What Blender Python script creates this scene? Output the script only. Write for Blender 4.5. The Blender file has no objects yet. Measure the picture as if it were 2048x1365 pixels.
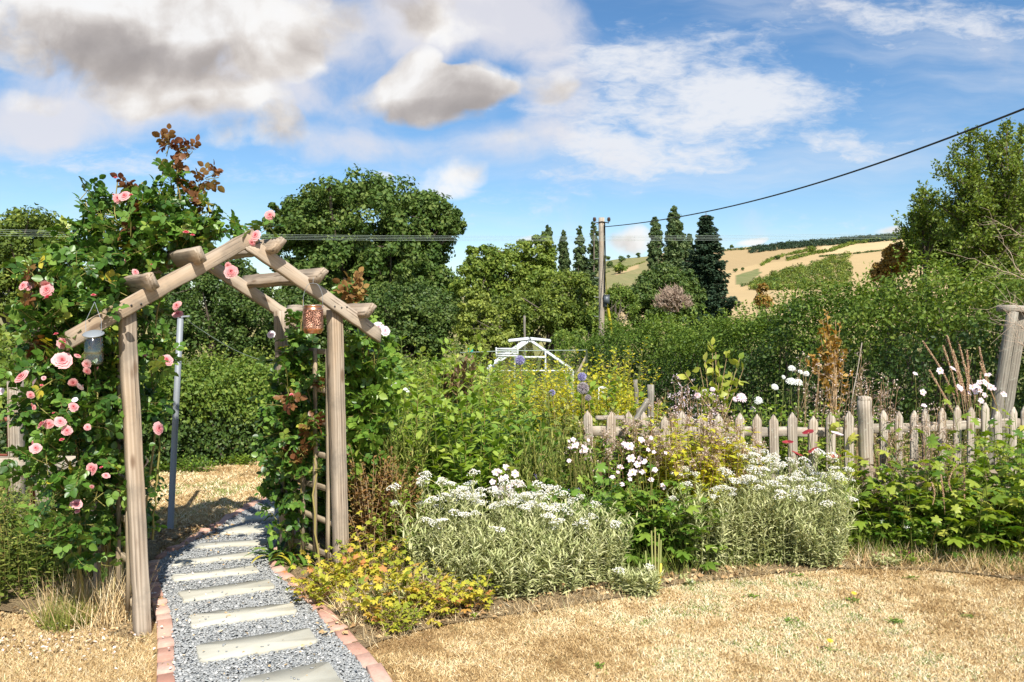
import bpy, math, random
import numpy as np
from mathutils import Matrix, Vector, Quaternion
rng = np.random.default_rng(11)
random.seed(5)
R = math.radians
S = bpy.context.scene
COL = S.collection

# ------------------------------------------------------------------ camera, sky, sun, exposure
H = 1.6          # eye height in metres
F = 1536.0       # focal length in photo pixels (27 mm on 36 mm, photo 2048 wide)
HY = 640.0       # photo row of the horizon
cam = bpy.data.cameras.new('camera'); camo = bpy.data.objects.new('camera', cam); COL.objects.link(camo)
camo.location = (0, 0, H); camo.rotation_euler = (R(90), 0, 0)
cam.lens = 27; cam.sensor_width = 36; cam.shift_y = -0.0208
cam.clip_start = 0.05; cam.clip_end = 6000
S.camera = camo

SUN_AZ = math.atan2(0.30, -0.95)         # direction towards the sun, measured from +Y towards +X
SUN_EL = R(47)
sl = bpy.data.lights.new('sun', 'SUN'); so = bpy.data.objects.new('sun', sl); COL.objects.link(so)
sl.energy = 5.0; sl.angle = R(0.53); sl.color = (1.0, 0.955, 0.88)
sd = Vector((math.sin(SUN_AZ) * math.cos(SUN_EL), math.cos(SUN_AZ) * math.cos(SUN_EL), math.sin(SUN_EL)))
so.rotation_euler = sd.to_track_quat('Z', 'Y').to_euler(); so.location = (5, -15, 20)

S.view_settings.view_transform = 'Standard'; S.view_settings.look = 'None'
S.view_settings.exposure = 0.64; S.view_settings.gamma = 1.0
S.cycles.max_bounces = 7; S.cycles.diffuse_bounces = 3; S.cycles.glossy_bounces = 2
S.cycles.transmission_bounces = 4; S.cycles.transparent_max_bounces = 8
S.cycles.caustics_reflective = False; S.cycles.caustics_refractive = False
S.cycles.use_denoising = True

class NG:
    """small expression helper for shader node trees"""
    def __init__(s, nt): s.nt = nt
    def node(s, t, **k):
        n = s.nt.nodes.new(t)
        for a, b in k.items(): setattr(n, a, b)
        return n
    def put(s, sock, v):
        if isinstance(v, (int, float)): sock.default_value = v
        elif isinstance(v, tuple):
            sock.default_value = v if len(v) == len(sock.default_value) else tuple(v) + (1.0,)
        else: s.nt.links.new(v, sock)
    def m(s, op, a, b=None, c=None, clamp=False):
        n = s.node('ShaderNodeMath', operation=op, use_clamp=clamp)
        s.put(n.inputs[0], a)
        if b is not None: s.put(n.inputs[1], b)
        if c is not None: s.put(n.inputs[2], c)
        return n.outputs[0]
    def add(s, a, b): return s.m('ADD', a, b)
    def sub(s, a, b): return s.m('SUBTRACT', a, b)
    def mul(s, a, b): return s.m('MULTIPLY', a, b)
    def div(s, a, b): return s.m('DIVIDE', a, b)
    def mx(s, a, b): return s.m('MAXIMUM', a, b)
    def ss(s, v, lo, hi, a=0.0, b=1.0):
        n = s.node('ShaderNodeMapRange', interpolation_type='SMOOTHSTEP')
        s.put(n.inputs[0], v); s.put(n.inputs[1], lo); s.put(n.inputs[2], hi); s.put(n.inputs[3], a); s.put(n.inputs[4], b)
        return n.outputs[0]
    def comb(s, x, y, z=0.0):
        n = s.node('ShaderNodeCombineXYZ'); s.put(n.inputs[0], x); s.put(n.inputs[1], y); s.put(n.inputs[2], z); return n.outputs[0]
    def noise(s, vec, scale, detail=4, rough=0.55, dist=0.0, col=False, dim='3D'):
        n = s.node('ShaderNodeTexNoise', noise_dimensions=dim)
        if vec is not None: s.nt.links.new(vec, n.inputs['Vector'])
        n.inputs['Scale'].default_value = scale; n.inputs['Detail'].default_value = detail
        n.inputs['Roughness'].default_value = rough; n.inputs['Distortion'].default_value = dist
        return n.outputs['Color' if col else 'Fac']
    def mix(s, f, a, b, blend='MIX'):
        n = s.node('ShaderNodeMix', data_type='RGBA', blend_type=blend)
        s.put(n.inputs[0], f); s.put(n.inputs[6], a); s.put(n.inputs[7], b); return n.outputs[2]
    def ramp(s, f, stops):
        n = s.node('ShaderNodeValToRGB'); e = n.color_ramp.elements
        while len(e) < len(stops): e.new(0.5)
        for i, (p, c) in enumerate(stops): e[i].position = p; e[i].color = tuple(c) + (1,)
        s.put(n.inputs[0], f); return n.outputs[0]
    def vscale(s, vec, sc, loc=(0, 0, 0)):
        n = s.node('ShaderNodeMapping'); s.nt.links.new(vec, n.inputs[0])
        n.inputs['Scale'].default_value = sc; n.inputs['Location'].default_value = loc; return n.outputs[0]

# the sky: Nishita daylight with clouds laid out by direction
W = bpy.data.worlds.new('World'); S.world = W; W.use_nodes = True
nt = W.node_tree; nt.nodes.clear(); g = NG(nt)
sky = g.node('ShaderNodeTexSky', sky_type='NISHITA', sun_disc=False, sun_elevation=SUN_EL, sun_rotation=SUN_AZ)
sky.altitude = 50; sky.air_density = 1.0; sky.dust_density = 0.4; sky.ozone_density = 2.2
tc = g.node('ShaderNodeTexCoord'); sp = g.node('ShaderNodeSeparateXYZ'); nt.links.new(tc.outputs['Generated'], sp.inputs[0])
vx, vy, vz = sp.outputs
ay = g.mx(g.m('ABSOLUTE', vy), 0.12)
u = g.div(vx, ay); v = g.div(vz, ay)
def U(px): return (px - 1024) / F
def V(py): return (HY - py) / F
P = g.comb(u, v, 0.37)
warp = g.noise(P, 5.0, 3, 0.55, col=True)
wn = g.node('ShaderNodeVectorMath', operation='MULTIPLY_ADD'); nt.links.new(warp, wn.inputs[0])
wn.inputs[1].default_value = (0.10, 0.07, 0); nt.links.new(P, wn.inputs[2]); PW = wn.outputs[0]
ws = g.node('ShaderNodeSeparateXYZ'); nt.links.new(PW, ws.inputs[0])
wu = g.sub(ws.outputs[0], 0.05); wv = g.sub(ws.outputs[1], 0.035)
def blob(cx, cy, rx, ry, uu=None, vv=None):
    a = g.div(g.sub(uu or wu, U(cx)), rx / F); b = g.div(g.sub(vv or wv, V(cy)), ry / F)
    r2 = g.add(g.mul(a, a), g.mul(b, b))
    return g.m('MAXIMUM', g.sub(1.0, r2), 0.0)
def field(L, uu=None, vv=None):
    o = None
    for cx, cy, rx, ry, w in L:
        t = blob(cx, cy, rx, ry, uu, vv)
        if w != 1: t = g.mul(t, w)
        o = t if o is None else g.add(o, t)
    return o
CUM = [(90, 40, 280, 130, 1.3), (370, 90, 280, 150, 1.3), (590, 60, 150, 110, 1.0), (300, 200, 330, 60, .65), (480, 220, 130, 60, .35),
       (850, -20, 250, 120, .8), (900, 70, 150, 60, .35),
       (860, 190, 200, 62, 1.5), (825, 140, 70, 50, 1.0), (975, 165, 85, 55, 1.0), (1090, 175, 90, 60, .7), (930, 260, 170, 40, .35),
       (555, 268, 85, 55, .85), (440, 280, 80, 40, .5), (895, 352, 95, 58, .62), (945, 335, 60, 36, .35), (700, 275, 100, 40, .4),
       (1258, 480, 66, 45, 1.2), (1492, 487, 50, 12, 1.2), (765, 352, 40, 14, .7), (1035, 478, 34, 18, .8), (1000, 290, 120, 30, .35), (1765, 462, 40, 12, .8)]
C = field(CUM)
n1 = g.noise(PW, 6.0, 8, 0.52)
n1b = g.noise(g.vscale(PW, (1, 1, 1), (0.010, -0.034, 0)), 6.0, 8, 0.52)
nd = g.noise(PW, 8.5, 9, 0.56)
dens = g.add(g.mul(C, 0.95), g.mul(g.sub(nd, 0.5), 3.2))
dens = g.sub(dens, g.ss(C, 0.0, 0.45, 0.55, 0.0))
cum_a = g.mul(g.ss(dens, 0.05, 0.95), 0.95)
# light from above: the top of each bank is bright, the underside grey
DARK = [(110, 95, 230, 80, 1.0), (400, 130, 230, 55, .85), (600, 85, 120, 50, .55), (850, 10, 260, 70, .55), (0, 60, 120, 60, .4),
        (850, 225, 210, 40, 1.0), (960, 190, 120, 45, .9), (1080, 190, 80, 50, .4), (1255, 505, 70, 40, .4), (300, 60, 500, 90, .15), (930, 270, 200, 40, .35), (330, 230, 260, 40, .3), (700, 20, 200, 60, .4), (200, 140, 300, 70, .3)]
D = field(DARK)
relief = g.mul(g.sub(n1b, n1), 2.8)
shade = g.m('ADD', g.mul(D, 0.60), g.mul(g.sub(g.noise(PW, 3.5, 3, .45), .5), .45))
shade = g.m('SUBTRACT', shade, relief)
shade = g.ss(shade, -0.55, 1.25)
ccol = g.ramp(shade, [(0.0, (1.0, 1.0, 1.0)), (0.22, (0.97, 0.95, 0.93)), (0.45, (0.76, 0.71, 0.67)), (0.72, (0.52, 0.47, 0.44)), (1.0, (0.37, 0.33, 0.31))])
# high thin cloud: rippled sheets on the right, streaks low on the left
CIR = [(1330, 200, 330, 150, 1.1), (1230, 330, 300, 70, 1.0), (1500, 230, 230, 90, .7), (1180, 90, 200, 90, .6), (1950, 50, 330, 80, 1.0),
       (1700, 20, 220, 60, .6), (1700, 290, 150, 40, .75), (1450, 160, 280, 120, .3), (150, 310, 330, 60, .5), (480, 350, 260, 40, .35), (1560, 330, 220, 30, .4), (1100, 395, 250, 30, .4)]
K = field(CIR)
n2 = g.noise(g.vscale(PW, (0.8, 2.6, 1), (3, 1, 0)), 5.5, 9, 0.64)
n3 = g.noise(g.vscale(P, (1.0, 2.4, 1), (7, 2, 0)), 34.0, 4, 0.62, dist=0.5)
cir_d = g.add(g.add(g.mul(K, 0.95), g.mul(g.sub(n2, 0.56), 3.2)), g.mul(g.sub(n3, 0.5), 1.5))
cir_a = g.mul(g.ss(cir_d, 0.0, 1.45), 0.92)
VL = field([(250, 190, 420, 110, 1.1), (650, 110, 260, 150, 1.0), (960, 40, 260, 110, 1.2), (1110, 190, 110, 110, .9), (1000, 290, 200, 50, .7), (620, 290, 220, 50, .6), (60, 250, 160, 70, .7)])
veil2 = g.mul(g.ss(g.add(g.mul(VL, .9), g.mul(g.sub(g.noise(PW, 5.0, 9, .60), .5), 2.8)), 0.0, 1.1), 0.85)
veil = g.mul(g.ss(g.noise(g.vscale(PW, (0.7, 4.5, 1), (9, 0, 0)), 3.0, 6, 0.6), 0.42, 0.8), 0.45)
up = g.ss(vz, -0.02, 0.02)
bg_sky = g.node('ShaderNodeBackground'); hsv = g.node('ShaderNodeHueSaturation'); hsv.inputs['Saturation'].default_value = 1.22; nt.links.new(sky.outputs[0], hsv.inputs['Color']); nt.links.new(hsv.outputs[0], bg_sky.inputs[0]); bg_sky.inputs[1].default_value = 0.097
CL = 0.64
bg_cir = g.node('ShaderNodeBackground'); bg_cir.inputs[0].default_value = (0.93, 0.95, 1.0, 1); bg_cir.inputs[1].default_value = CL * .93
bg_cum = g.node('ShaderNodeBackground'); nt.links.new(ccol, bg_cum.inputs[0]); bg_cum.inputs[1].default_value = CL
def mixs(f, a, b):
    n = g.node('ShaderNodeMixShader'); nt.links.new(f, n.inputs[0]); nt.links.new(a.outputs[0], n.inputs[1]); nt.links.new(b.outputs[0], n.inputs[2]); return n
cirf = g.mul(g.m('MAXIMUM', cir_a, veil), up)
bg_v = g.node('ShaderNodeBackground'); bg_v.inputs[0].default_value = (0.82, 0.80, 0.84, 1); bg_v.inputs[1].default_value = CL
o1 = mixs(g.mul(veil2, up), mixs(cirf, bg_sky, bg_cir), bg_v); o2 = mixs(g.mul(cum_a, up), o1, bg_cum)
wo = g.node('ShaderNodeOutputWorld'); nt.links.new(o2.outputs[0], wo.inputs[0])
W.cycles.sampling_method = 'MANUAL'; W.cycles.sample_map_resolution = 512

# ------------------------------------------------------------------ helpers
def at(px, py, d): return np.array([(px - 1024) / F * d, d, H - (py - HY) / F * d])
def gp(px, py, z=0.0):
    d = (H - z) * F / (py - HY); return np.array([(px - 1024) / F * d, d, z])
def gz(x, y):
    """height of the ground: level garden, falling away towards the valley"""
    y = np.asarray(y, float)
    t = np.clip((y - 7.5) / 11.0, 0, 1); t2 = np.clip((y - 18) / 40.0, 0, 1)
    return -1.0 * t * t * (3 - 2 * t) - 4.0 * t2 * t2 * (3 - 2 * t2)
def nrm(a): return a / np.maximum(np.linalg.norm(a, axis=-1, keepdims=True), 1e-9)
def rdir(n, up=0.0):
    a = rng.normal(size=(n, 3)); a[:, 2] += up; return nrm(a)

class Buf:
    def __init__(s): s.V = []; s.A = []; s.Q = []; s.T = []; s.QM = []; s.TM = []; s.n = 0
    def add(s, V, quads=None, tris=None, tint=0.5, mi=0):
        V = np.asarray(V, float).reshape(-1, 3); s.V.append(V)
        t = np.broadcast_to(np.asarray(tint, float), (len(V),)) if np.ndim(tint) == 0 else np.asarray(tint, float).ravel()
        s.A.append(t)
        if quads is not None and len(quads):
            q = np.asarray(quads, int).reshape(-1, 4) + s.n; s.Q.append(q); s.QM.append(np.full(len(q), mi))
        if tris is not None and len(tris):
            q = np.asarray(tris, int).reshape(-1, 3) + s.n; s.T.append(q); s.TM.append(np.full(len(q), mi))
        s.n += len(V)
    def inst(s, tm, P, D, N, sc, tint=0.5, mi=0):
        """copy leaf template tm=(verts, quads, tris) to points P with long axis D and face normal N"""
        tv, tq, tt = tm; n = len(P)
        if n == 0: return
        tv = np.asarray(tv, float)
        D = nrm(np.asarray(D, float)); X = np.cross(D, N); X = nrm(X); Z = np.cross(X, D)
        sc = np.asarray(sc, float)
        if sc.ndim == 0: sc = np.full((n, 3), float(sc))
        elif sc.ndim == 1: sc = np.repeat(sc[:, None], 3, 1)
        L = tv[None] * sc[:, None, :]
        V = P[:, None] + L[..., 0:1] * X[:, None] + L[..., 1:2] * D[:, None] + L[..., 2:3] * Z[:, None]
        k = len(tv); off = (np.arange(n) * k)[:, None, None]
        q = (np.asarray(tq, int)[None] + off).reshape(-1, 4) if len(tq) else None
        t = (np.asarray(tt, int)[None] + off).reshape(-1, 3) if len(tt) else None
        ti = np.repeat(np.broadcast_to(np.asarray(tint, float), (n,)), k)
        s.add(V, q, t, ti, mi)
    def tubes(s, PT, RD, sides=4, tint=0.5, mi=0):
        """many tubes at once: PT (n,k,3), RD (n,k)"""
        PT = np.asarray(PT, float); n, k, _ = PT.shape
        RD = np.broadcast_to(np.asarray(RD, float), (n, k))
        T = np.gradient(PT, axis=1); T = nrm(T)
        ref = np.where(np.abs(T[..., 2:3]) > 0.9, np.array([1., 0, 0]), np.array([0, 0, 1.]))
        A = nrm(np.cross(T, ref)); B = np.cross(T, A)
        an = np.arange(sides) * 2 * math.pi / sides
        V = PT[:, :, None] + RD[:, :, None, None] * (np.cos(an)[None, None, :, None] * A[:, :, None] + np.sin(an)[None, None, :, None] * B[:, :, None])
        i = np.arange(k - 1)[:, None] * sides; j = np.arange(sides)[None]; j2 = (j + 1) % sides
        q = np.stack([i + j, i + j2, i + sides + j2, i + sides + j], -1).reshape(-1, 4)
        off = (np.arange(n) * k * sides)[:, None, None]
        ti = np.repeat(np.broadcast_to(np.asarray(tint, float), (n,)), k * sides)
        s.add(V, (q[None] + off).reshape(-1, 4), None, ti, mi)
    def tube(s, pts, r, sides=8, tint=0.5, mi=0, cap=True):
        pts = np.asarray(pts, float); r = np.broadcast_to(np.asarray(r, float), (len(pts),))
        n0 = s.n; s.tubes(pts[None], r[None], sides, tint, mi)
        if cap:
            for e, ix in ((0, 0), (len(pts) - 1, len(pts) - 1)):
                ring = n0 + ix * sides + np.arange(sides)
                s.V.append(pts[ix][None]); s.A.append(np.array([float(np.ravel(tint)[0])]))
                c = s.n; s.n += 1
                t = np.stack([ring, np.roll(ring, -1), np.full(sides, c)], -1)
                s.T.append(t); s.TM.append(np.full(sides, mi))
    def box(s, c, sz, tint=0.5, mi=0, rot=None):
        v = np.array([[x, y, z] for x in (-.5, .5) for y in (-.5, .5) for z in (-.5, .5)]) * np.array(sz)
        if rot is not None: v = v @ np.array(rot).T
        s.add(v + np.array(c), [(0, 1, 3, 2), (4, 6, 7, 5), (0, 4, 5, 1), (2, 3, 7, 6), (0, 2, 6, 4), (1, 5, 7, 3)], None, tint, mi)
    def lathe(s, prof, c, sides=24, tint=0.5, mi=0):
        an = np.arange(sides) * 2 * math.pi / sides; prof = np.asarray(prof, float)
        V = np.stack([prof[:, None, 0] * np.cos(an), prof[:, None, 0] * np.sin(an), np.repeat(prof[:, 1:2], sides, 1)], -1) + np.array(c)
        k = len(prof); i = np.arange(k - 1)[:, None] * sides; j = np.arange(sides)[None]; j2 = (j + 1) % sides
        s.add(V, np.stack([i + j, i + j2, i + sides + j2, i + sides + j], -1).reshape(-1, 4), None, tint, mi)
    def mesh(s, name, mats, smooth=False, origin=(0, 0, 0)):
        me = bpy.data.meshes.new(name)
        V = np.concatenate(s.V) - np.array(origin); A = np.concatenate(s.A)
        Q = np.concatenate(s.Q) if s.Q else np.zeros((0, 4), int); T = np.concatenate(s.T) if s.T else np.zeros((0, 3), int)
        nq, nt_ = len(Q), len(T)
        me.vertices.add(len(V)); me.vertices.foreach_set('co', V.astype(np.float32).ravel())
        me.loops.add(nq * 4 + nt_ * 3); me.loops.foreach_set('vertex_index', np.concatenate([Q.ravel(), T.ravel()]).astype(np.int32))
        me.polygons.add(nq + nt_)
        ls = np.concatenate([np.arange(nq) * 4, nq * 4 + np.arange(nt_) * 3]).astype(np.int32)
        me.polygons.foreach_set('loop_start', ls)
        mi = np.concatenate(s.QM + s.TM).astype(np.int32); me.polygons.foreach_set('material_index', mi)
        if smooth: me.polygons.foreach_set('use_smooth', np.ones(nq + nt_, bool))
        at_ = me.attributes.new('tint', 'FLOAT', 'POINT'); at_.data.foreach_set('value', A.astype(np.float32))
        for m_ in (mats if isinstance(mats, (list, tuple)) else [mats]): me.materials.append(m_)
        me.update(calc_edges=True); me.validate(); return me
def wloc(o):
    v = Vector((0, 0, 0))
    while o is not None: v = v + o.location; o = o.parent
    return v
def tag(o, label=None, cat=None, group=None, kind=None):
    if label: o['label'] = label
    if cat: o['category'] = cat
    if group: o['group'] = group
    if kind: o['kind'] = kind
    return o
def thing(name, label, cat, loc=(0, 0, 0), group=None):
    o = bpy.data.objects.new(name, None); o.empty_display_size = 0.1; COL.objects.link(o); o.location = tuple(float(a) for a in loc)
    return tag(o, label, cat, group)
def obj(name, buf, mats, parent=None, loc=None, smooth=False, label=None, cat=None, group=None, kind=None):
    """link a buffer (in world coordinates) as one mesh object"""
    if parent is not None: org = wloc(parent); l = (0, 0, 0)
    else: org = loc if loc is not None else (0, 0, 0); l = org
    if loc is not None and parent is not None: l = Vector(tuple(map(float, loc))) - org; org = loc
    me = buf.mesh(name, mats, smooth, tuple(org))
    o = bpy.data.objects.new(name, me); COL.objects.link(o); o.location = tuple(float(a) for a in l)
    if parent is not None: o.parent = parent
    return tag(o, label, cat, group, kind)
def place(name, me, parent, M, **k):
    """link an existing mesh under parent at world matrix M (parents are never rotated)"""
    o = bpy.data.objects.new(name, me); COL.objects.link(o)
    if parent is not None:
        o.parent = parent; M = Matrix.Translation(-wloc(parent)) @ M
    o.matrix_basis = M; return tag(o, **k)

# ------------------------------------------------------------------ materials
def mat(name):
    m_ = bpy.data.materials.new(name); m_.use_nodes = True; m_.node_tree.nodes.clear(); return m_, NG(m_.node_tree)
def out(g_, sh): n = g_.node('ShaderNodeOutputMaterial'); g_.nt.links.new(sh, n.inputs[0]); return n
def principled(g_, col, rough=0.6, bump=None, spec=0.5, metal=0.0, bstr=0.3, bdist=0.01):
    p = g_.node('ShaderNodeBsdfPrincipled'); g_.put(p.inputs['Base Color'], col); g_.put(p.inputs['Roughness'], rough)
    g_.put(p.inputs['Specular IOR Level'], spec); g_.put(p.inputs['Metallic'], metal)
    if bump is not None:
        b = g_.node('ShaderNodeBump'); b.inputs['Strength'].default_value = bstr; b.inputs['Distance'].default_value = bdist
        g_.nt.links.new(bump, b.inputs['Height']); g_.nt.links.new(b.outputs[0], p.inputs['Normal'])
    return p
def tint_of(g_): return g_.node('ShaderNodeAttribute', attribute_name='tint').outputs['Fac']
def leafmat(name, stops, rough=0.45, spec=0.4, tr=0.35, trcol=1.25, blotch=0.0):
    """leaf: colour picked per leaf by tint, some light passes through"""
    m_, g_ = mat(name); t = tint_of(g_); c = g_.ramp(t, stops)
    if blotch:
        geo = g_.node('ShaderNodeNewGeometry').outputs['Position']
        c = g_.mix(g_.mul(g_.noise(geo, 60, 3), blotch), c, tuple(min(1, x * 1.6) for x in stops[-1][1]))
    p = principled(g_, c, rough, spec=spec)
    t_ = g_.node('ShaderNodeBsdfTranslucent')
    hs = g_.node('ShaderNodeHueSaturation'); hs.inputs['Saturation'].default_value = 1.1; hs.inputs['Value'].default_value = trcol
    hs.inputs['Hue'].default_value = 0.49
    g_.nt.links.new(c, hs.inputs['Color']); g_.nt.links.new(hs.outputs[0], t_.inputs[0])
    mx_ = g_.node('ShaderNodeMixShader'); mx_.inputs[0].default_value = tr
    g_.nt.links.new(p.outputs[0], mx_.inputs[1]); g_.nt.links.new(t_.outputs[0], mx_.inputs[2]); out(g_, mx_.outputs[0]); return m_
def ramp3(a, b, c, pos=(0, .5, 1)): return [(pos[0], a), (pos[1], b), (pos[2], c)]

def woodmat(name, c0, c1, c2, grain=1.0, lich=0.0, warm=0.0):
    m_, g_ = mat(name)
    tcn = g_.node('ShaderNodeTexCoord').outputs['Object']
    oi = g_.node('ShaderNodeObjectInfo').outputs['Random']
    ofs = g_.node('ShaderNodeVectorMath', operation='ADD'); g_.nt.links.new(tcn, ofs.inputs[0]); g_.nt.links.new(g_.comb(g_.mul(oi, 7.0), g_.mul(oi, 3.0), g_.mul(oi, 13.0)), ofs.inputs[1])
    q = ofs.outputs[0]
    wide = g_.noise(g_.vscale(q, (9, 9, 0.9)), 1.0, 3, .5, dist=0.6)
    fine = g_.noise(g_.vscale(q, (110, 110, 2.2)), 1.0, 5, .6, dist=0.4)
    wv_ = g_.node('ShaderNodeTexWave', wave_type='BANDS', bands_direction='X'); g_.nt.links.new(g_.vscale(q, (16, 9, 0.55)), wv_.inputs[0])
    wv_.inputs['Scale'].default_value = 1.0; wv_.inputs['Distortion'].default_value = 9; wv_.inputs['Detail'].default_value = 3; wv_.inputs['Detail Scale'].default_value = .6
    gr = g_.add(g_.mul(fine, .55), g_.mul(wv_.outputs['Fac'], .45 * grain))
    c = g_.ramp(gr, ramp3(c0, c1, c2, (.2, .5, .85)))
    c = g_.mix(g_.ss(wide, .35, .75), c, g_.ramp(gr, ramp3(tuple(x * .8 for x in c1), tuple(x * .9 for x in c2), c2, (.1, .5, .9))))
    if warm: c = g_.mix(g_.mul(g_.ss(g_.noise(g_.vscale(q, (6, 6, 1.4), (4, 4, 4)), 1.0, 3), .45, .7), warm), c, (.52, .33, .17))
    crack = g_.ss(g_.noise(g_.vscale(q, (75, 75, 1.1), (2, 5, 1)), 1.0, 2, .5), .33, .38)
    c = g_.mix(crack, g_.mix(0.65, c, (.09, .065, .045)), c)
    kn = g_.node('ShaderNodeTexVoronoi'); g_.nt.links.new(g_.vscale(q, (11, 11, 3.6)), kn.inputs['Vector']); kn.inputs['Scale'].default_value = .9
    c = g_.mix(g_.ss(kn.outputs['Distance'], .07, .19, .85, 0.0), c, (.16, .10, .06))
    st = g_.noise(g_.vscale(q, (5, 5, 4)), 1.0, 5, .65)
    c = g_.mix(g_.ss(st, .48, .70, 0, .6), c, (.17, .145, .115))
    if lich:
        l_ = g_.ss(g_.noise(q, 38, 4, .7), .58, .66); c = g_.mix(g_.mul(l_, lich), c, (.50, .52, .42))
    p = principled(g_, c, .82, g_.add(gr, g_.mul(crack, 1.5)), .2, bstr=.55, bdist=.004); out(g_, p.outputs[0]); return m_
M = {}
M['arch_wood'] = woodmat('weathered_arch_timber', (.18, .135, .095), (.40, .32, .24), (.55, .465, .36), grain=.45, warm=.30)
M['picket_wood'] = woodmat('weathered_picket_timber', (.15, .12, .09), (.34, .285, .22), (.54, .475, .385), grain=.7, lich=.45, warm=.2)
M['grey_wood'] = woodmat('grey_old_timber', (.13, .12, .095), (.25, .225, .18), (.37, .335, .275), grain=.5, lich=.3)
M['lath_wood'] = woodmat('trellis_lath_timber', (.17, .13, .08), (.33, .26, .17), (.47, .38, .26), warm=.2)
def plain(name, col, rough=.6, metal=0., spec=.5, nz=0.0, ns=40):
    m_, g_ = mat(name); c = tuple(col)
    cc = c
    bmp = None
    if nz:
        geo = g_.node('ShaderNodeTexCoord').outputs['Object']; n_ = g_.noise(geo, ns, 5, .6)
        cc = g_.mix(n_, tuple(x * (1 - nz) for x in c), tuple(min(1, x * (1 + nz)) for x in c)); bmp = n_
    p = principled(g_, cc, rough, bmp, spec, metal, .25, .003); out(g_, p.outputs[0]); return m_
M['steel'] = plain('galvanised_steel', (.25, .27, .285), .55, .2, nz=.10, ns=12)
M['copper'] = None
M['white_frame'] = plain('white_coated_aluminium', (.62, .64, .63), .45, nz=.1)
M['green_plastic'] = plain('green_plastic', (.02, .25, .17), .4)
M['concrete'] = plain('concrete', (.48, .47, .42), .9, nz=.2)
M['black'] = plain('black_rubber', (.02, .02, .022), .5)
M['grey_box'] = plain('grey_painted_steel', (.10, .115, .13), .45, .2)
M['yellow'] = plain('yellow_plastic', (.75, .62, .05), .5)
M['rust'] = plain('rusty_red_iron', (.22, .06, .035), .7, .2, nz=.4)
M['wire_light'] = plain('pale_green_wire', (.30, .36, .30), .6)
M['porcelain'] = plain('brown_porcelain', (.06, .035, .025), .25)
def glassmat():
    m_, g_ = mat('glass_pane'); t_ = g_.node('ShaderNodeBsdfTransparent'); t_.inputs[0].default_value = (.90, .95, .93, 1)
    gl = g_.node('ShaderNodeBsdfGlossy'); gl.inputs[1].default_value = .05
    mx_ = g_.node('ShaderNodeMixShader'); mx_.inputs[0].default_value = .16
    g_.nt.links.new(t_.outputs[0], mx_.inputs[1]); g_.nt.links.new(gl.outputs[0], mx_.inputs[2]); out(g_, mx_.outputs[0]); return m_
M['glass'] = glassmat()
def coppermat():
    m_, g_ = mat('punched_copper'); q = g_.node('ShaderNodeTexCoord').outputs['Object']
    vr = g_.node('ShaderNodeTexVoronoi'); g_.nt.links.new(q, vr.inputs['Vector']); vr.inputs['Scale'].default_value = 170
    d_ = g_.ss(vr.outputs['Distance'], .25, .55)
    c = g_.mix(d_, (.58, .30, .21), (.22, .095, .06)); c = g_.mix(g_.ss(g_.noise(q, 30, 4), .4, .7), c, (.62, .36, .25))
    p = principled(g_, c, .36, vr.outputs['Distance'], .5, .85, .9, .006); out(g_, p.outputs[0]); return m_
M['copper'] = coppermat(); M['copper_smooth'] = plain('smooth_copper', (.72, .34, .20), .28, .95)

# ground materials
def groundmat(kind):
    m_, g_ = mat(kind); q = g_.node('ShaderNodeNewGeometry').outputs['Position']
    if kind == 'dry_lawn':
        big = g_.noise(q, 1.3, 5, .6); mid = g_.noise(q, 9, 5, .65); fine = g_.noise(q, 120, 4, .7)
        c = g_.ramp(g_.add(g_.mul(fine, .6), g_.mul(mid, .4)), ramp3((.24, .15, .065), (.48, .335, .16), (.68, .54, .31), (.3, .5, .72)))
        c = g_.mix(g_.ss(big, .42, .68, 0, .55), c, (.46, .29, .12)); c = g_.mix(g_.ss(g_.noise(q, 2.3, 4), .52, .70, 0, .5), c, (.30, .29, .10)); c = g_.mix(g_.ss(g_.noise(q, 5.5, 5, .65), .58, .70, 0, .6), c, (.20, .125, .06))
        far = g_.node('ShaderNodeSeparateXYZ'); g_.nt.links.new(q, far.inputs[0]); c = g_.mix(g_.ss(far.outputs[1], 11.5, 15), c, g_.ramp(mid, ramp3((.05, .07, .02), (.14, .15, .05), (.25, .22, .1))))
        p = principled(g_, c, .95, g_.add(fine, mid), .1, bstr=.9, bdist=.02)
    elif kind == 'bed_soil':
        fine = g_.noise(q, 70, 5, .7); mid = g_.noise(q, 7, 5, .6)
        c = g_.ramp(g_.add(g_.mul(fine, .6), g_.mul(mid, .4)), ramp3((.07, .05, .03), (.28, .20, .11), (.54, .42, .25), (.28, .48, .66)))
        p = principled(g_, c, .95, fine, .1, bstr=1, bdist=.03)
    elif kind == 'slate_bed':
        vr = g_.node('ShaderNodeTexVoronoi'); g_.nt.links.new(g_.vscale(q, (1, 1, 1)), vr.inputs['Vector']); vr.inputs['Scale'].default_value = 60
        c = g_.mix(vr.outputs['Distance'], (.22, .23, .225), (.12, .125, .125))
        p = principled(g_, c, .8, vr.outputs['Distance'], .3, bstr=1, bdist=.01)
    out(g_, p.outputs[0]); return m_
M['lawn'] = groundmat('dry_lawn'); M['soil'] = groundmat('bed_soil'); M['slate_bed'] = groundmat('slate_bed')
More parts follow.
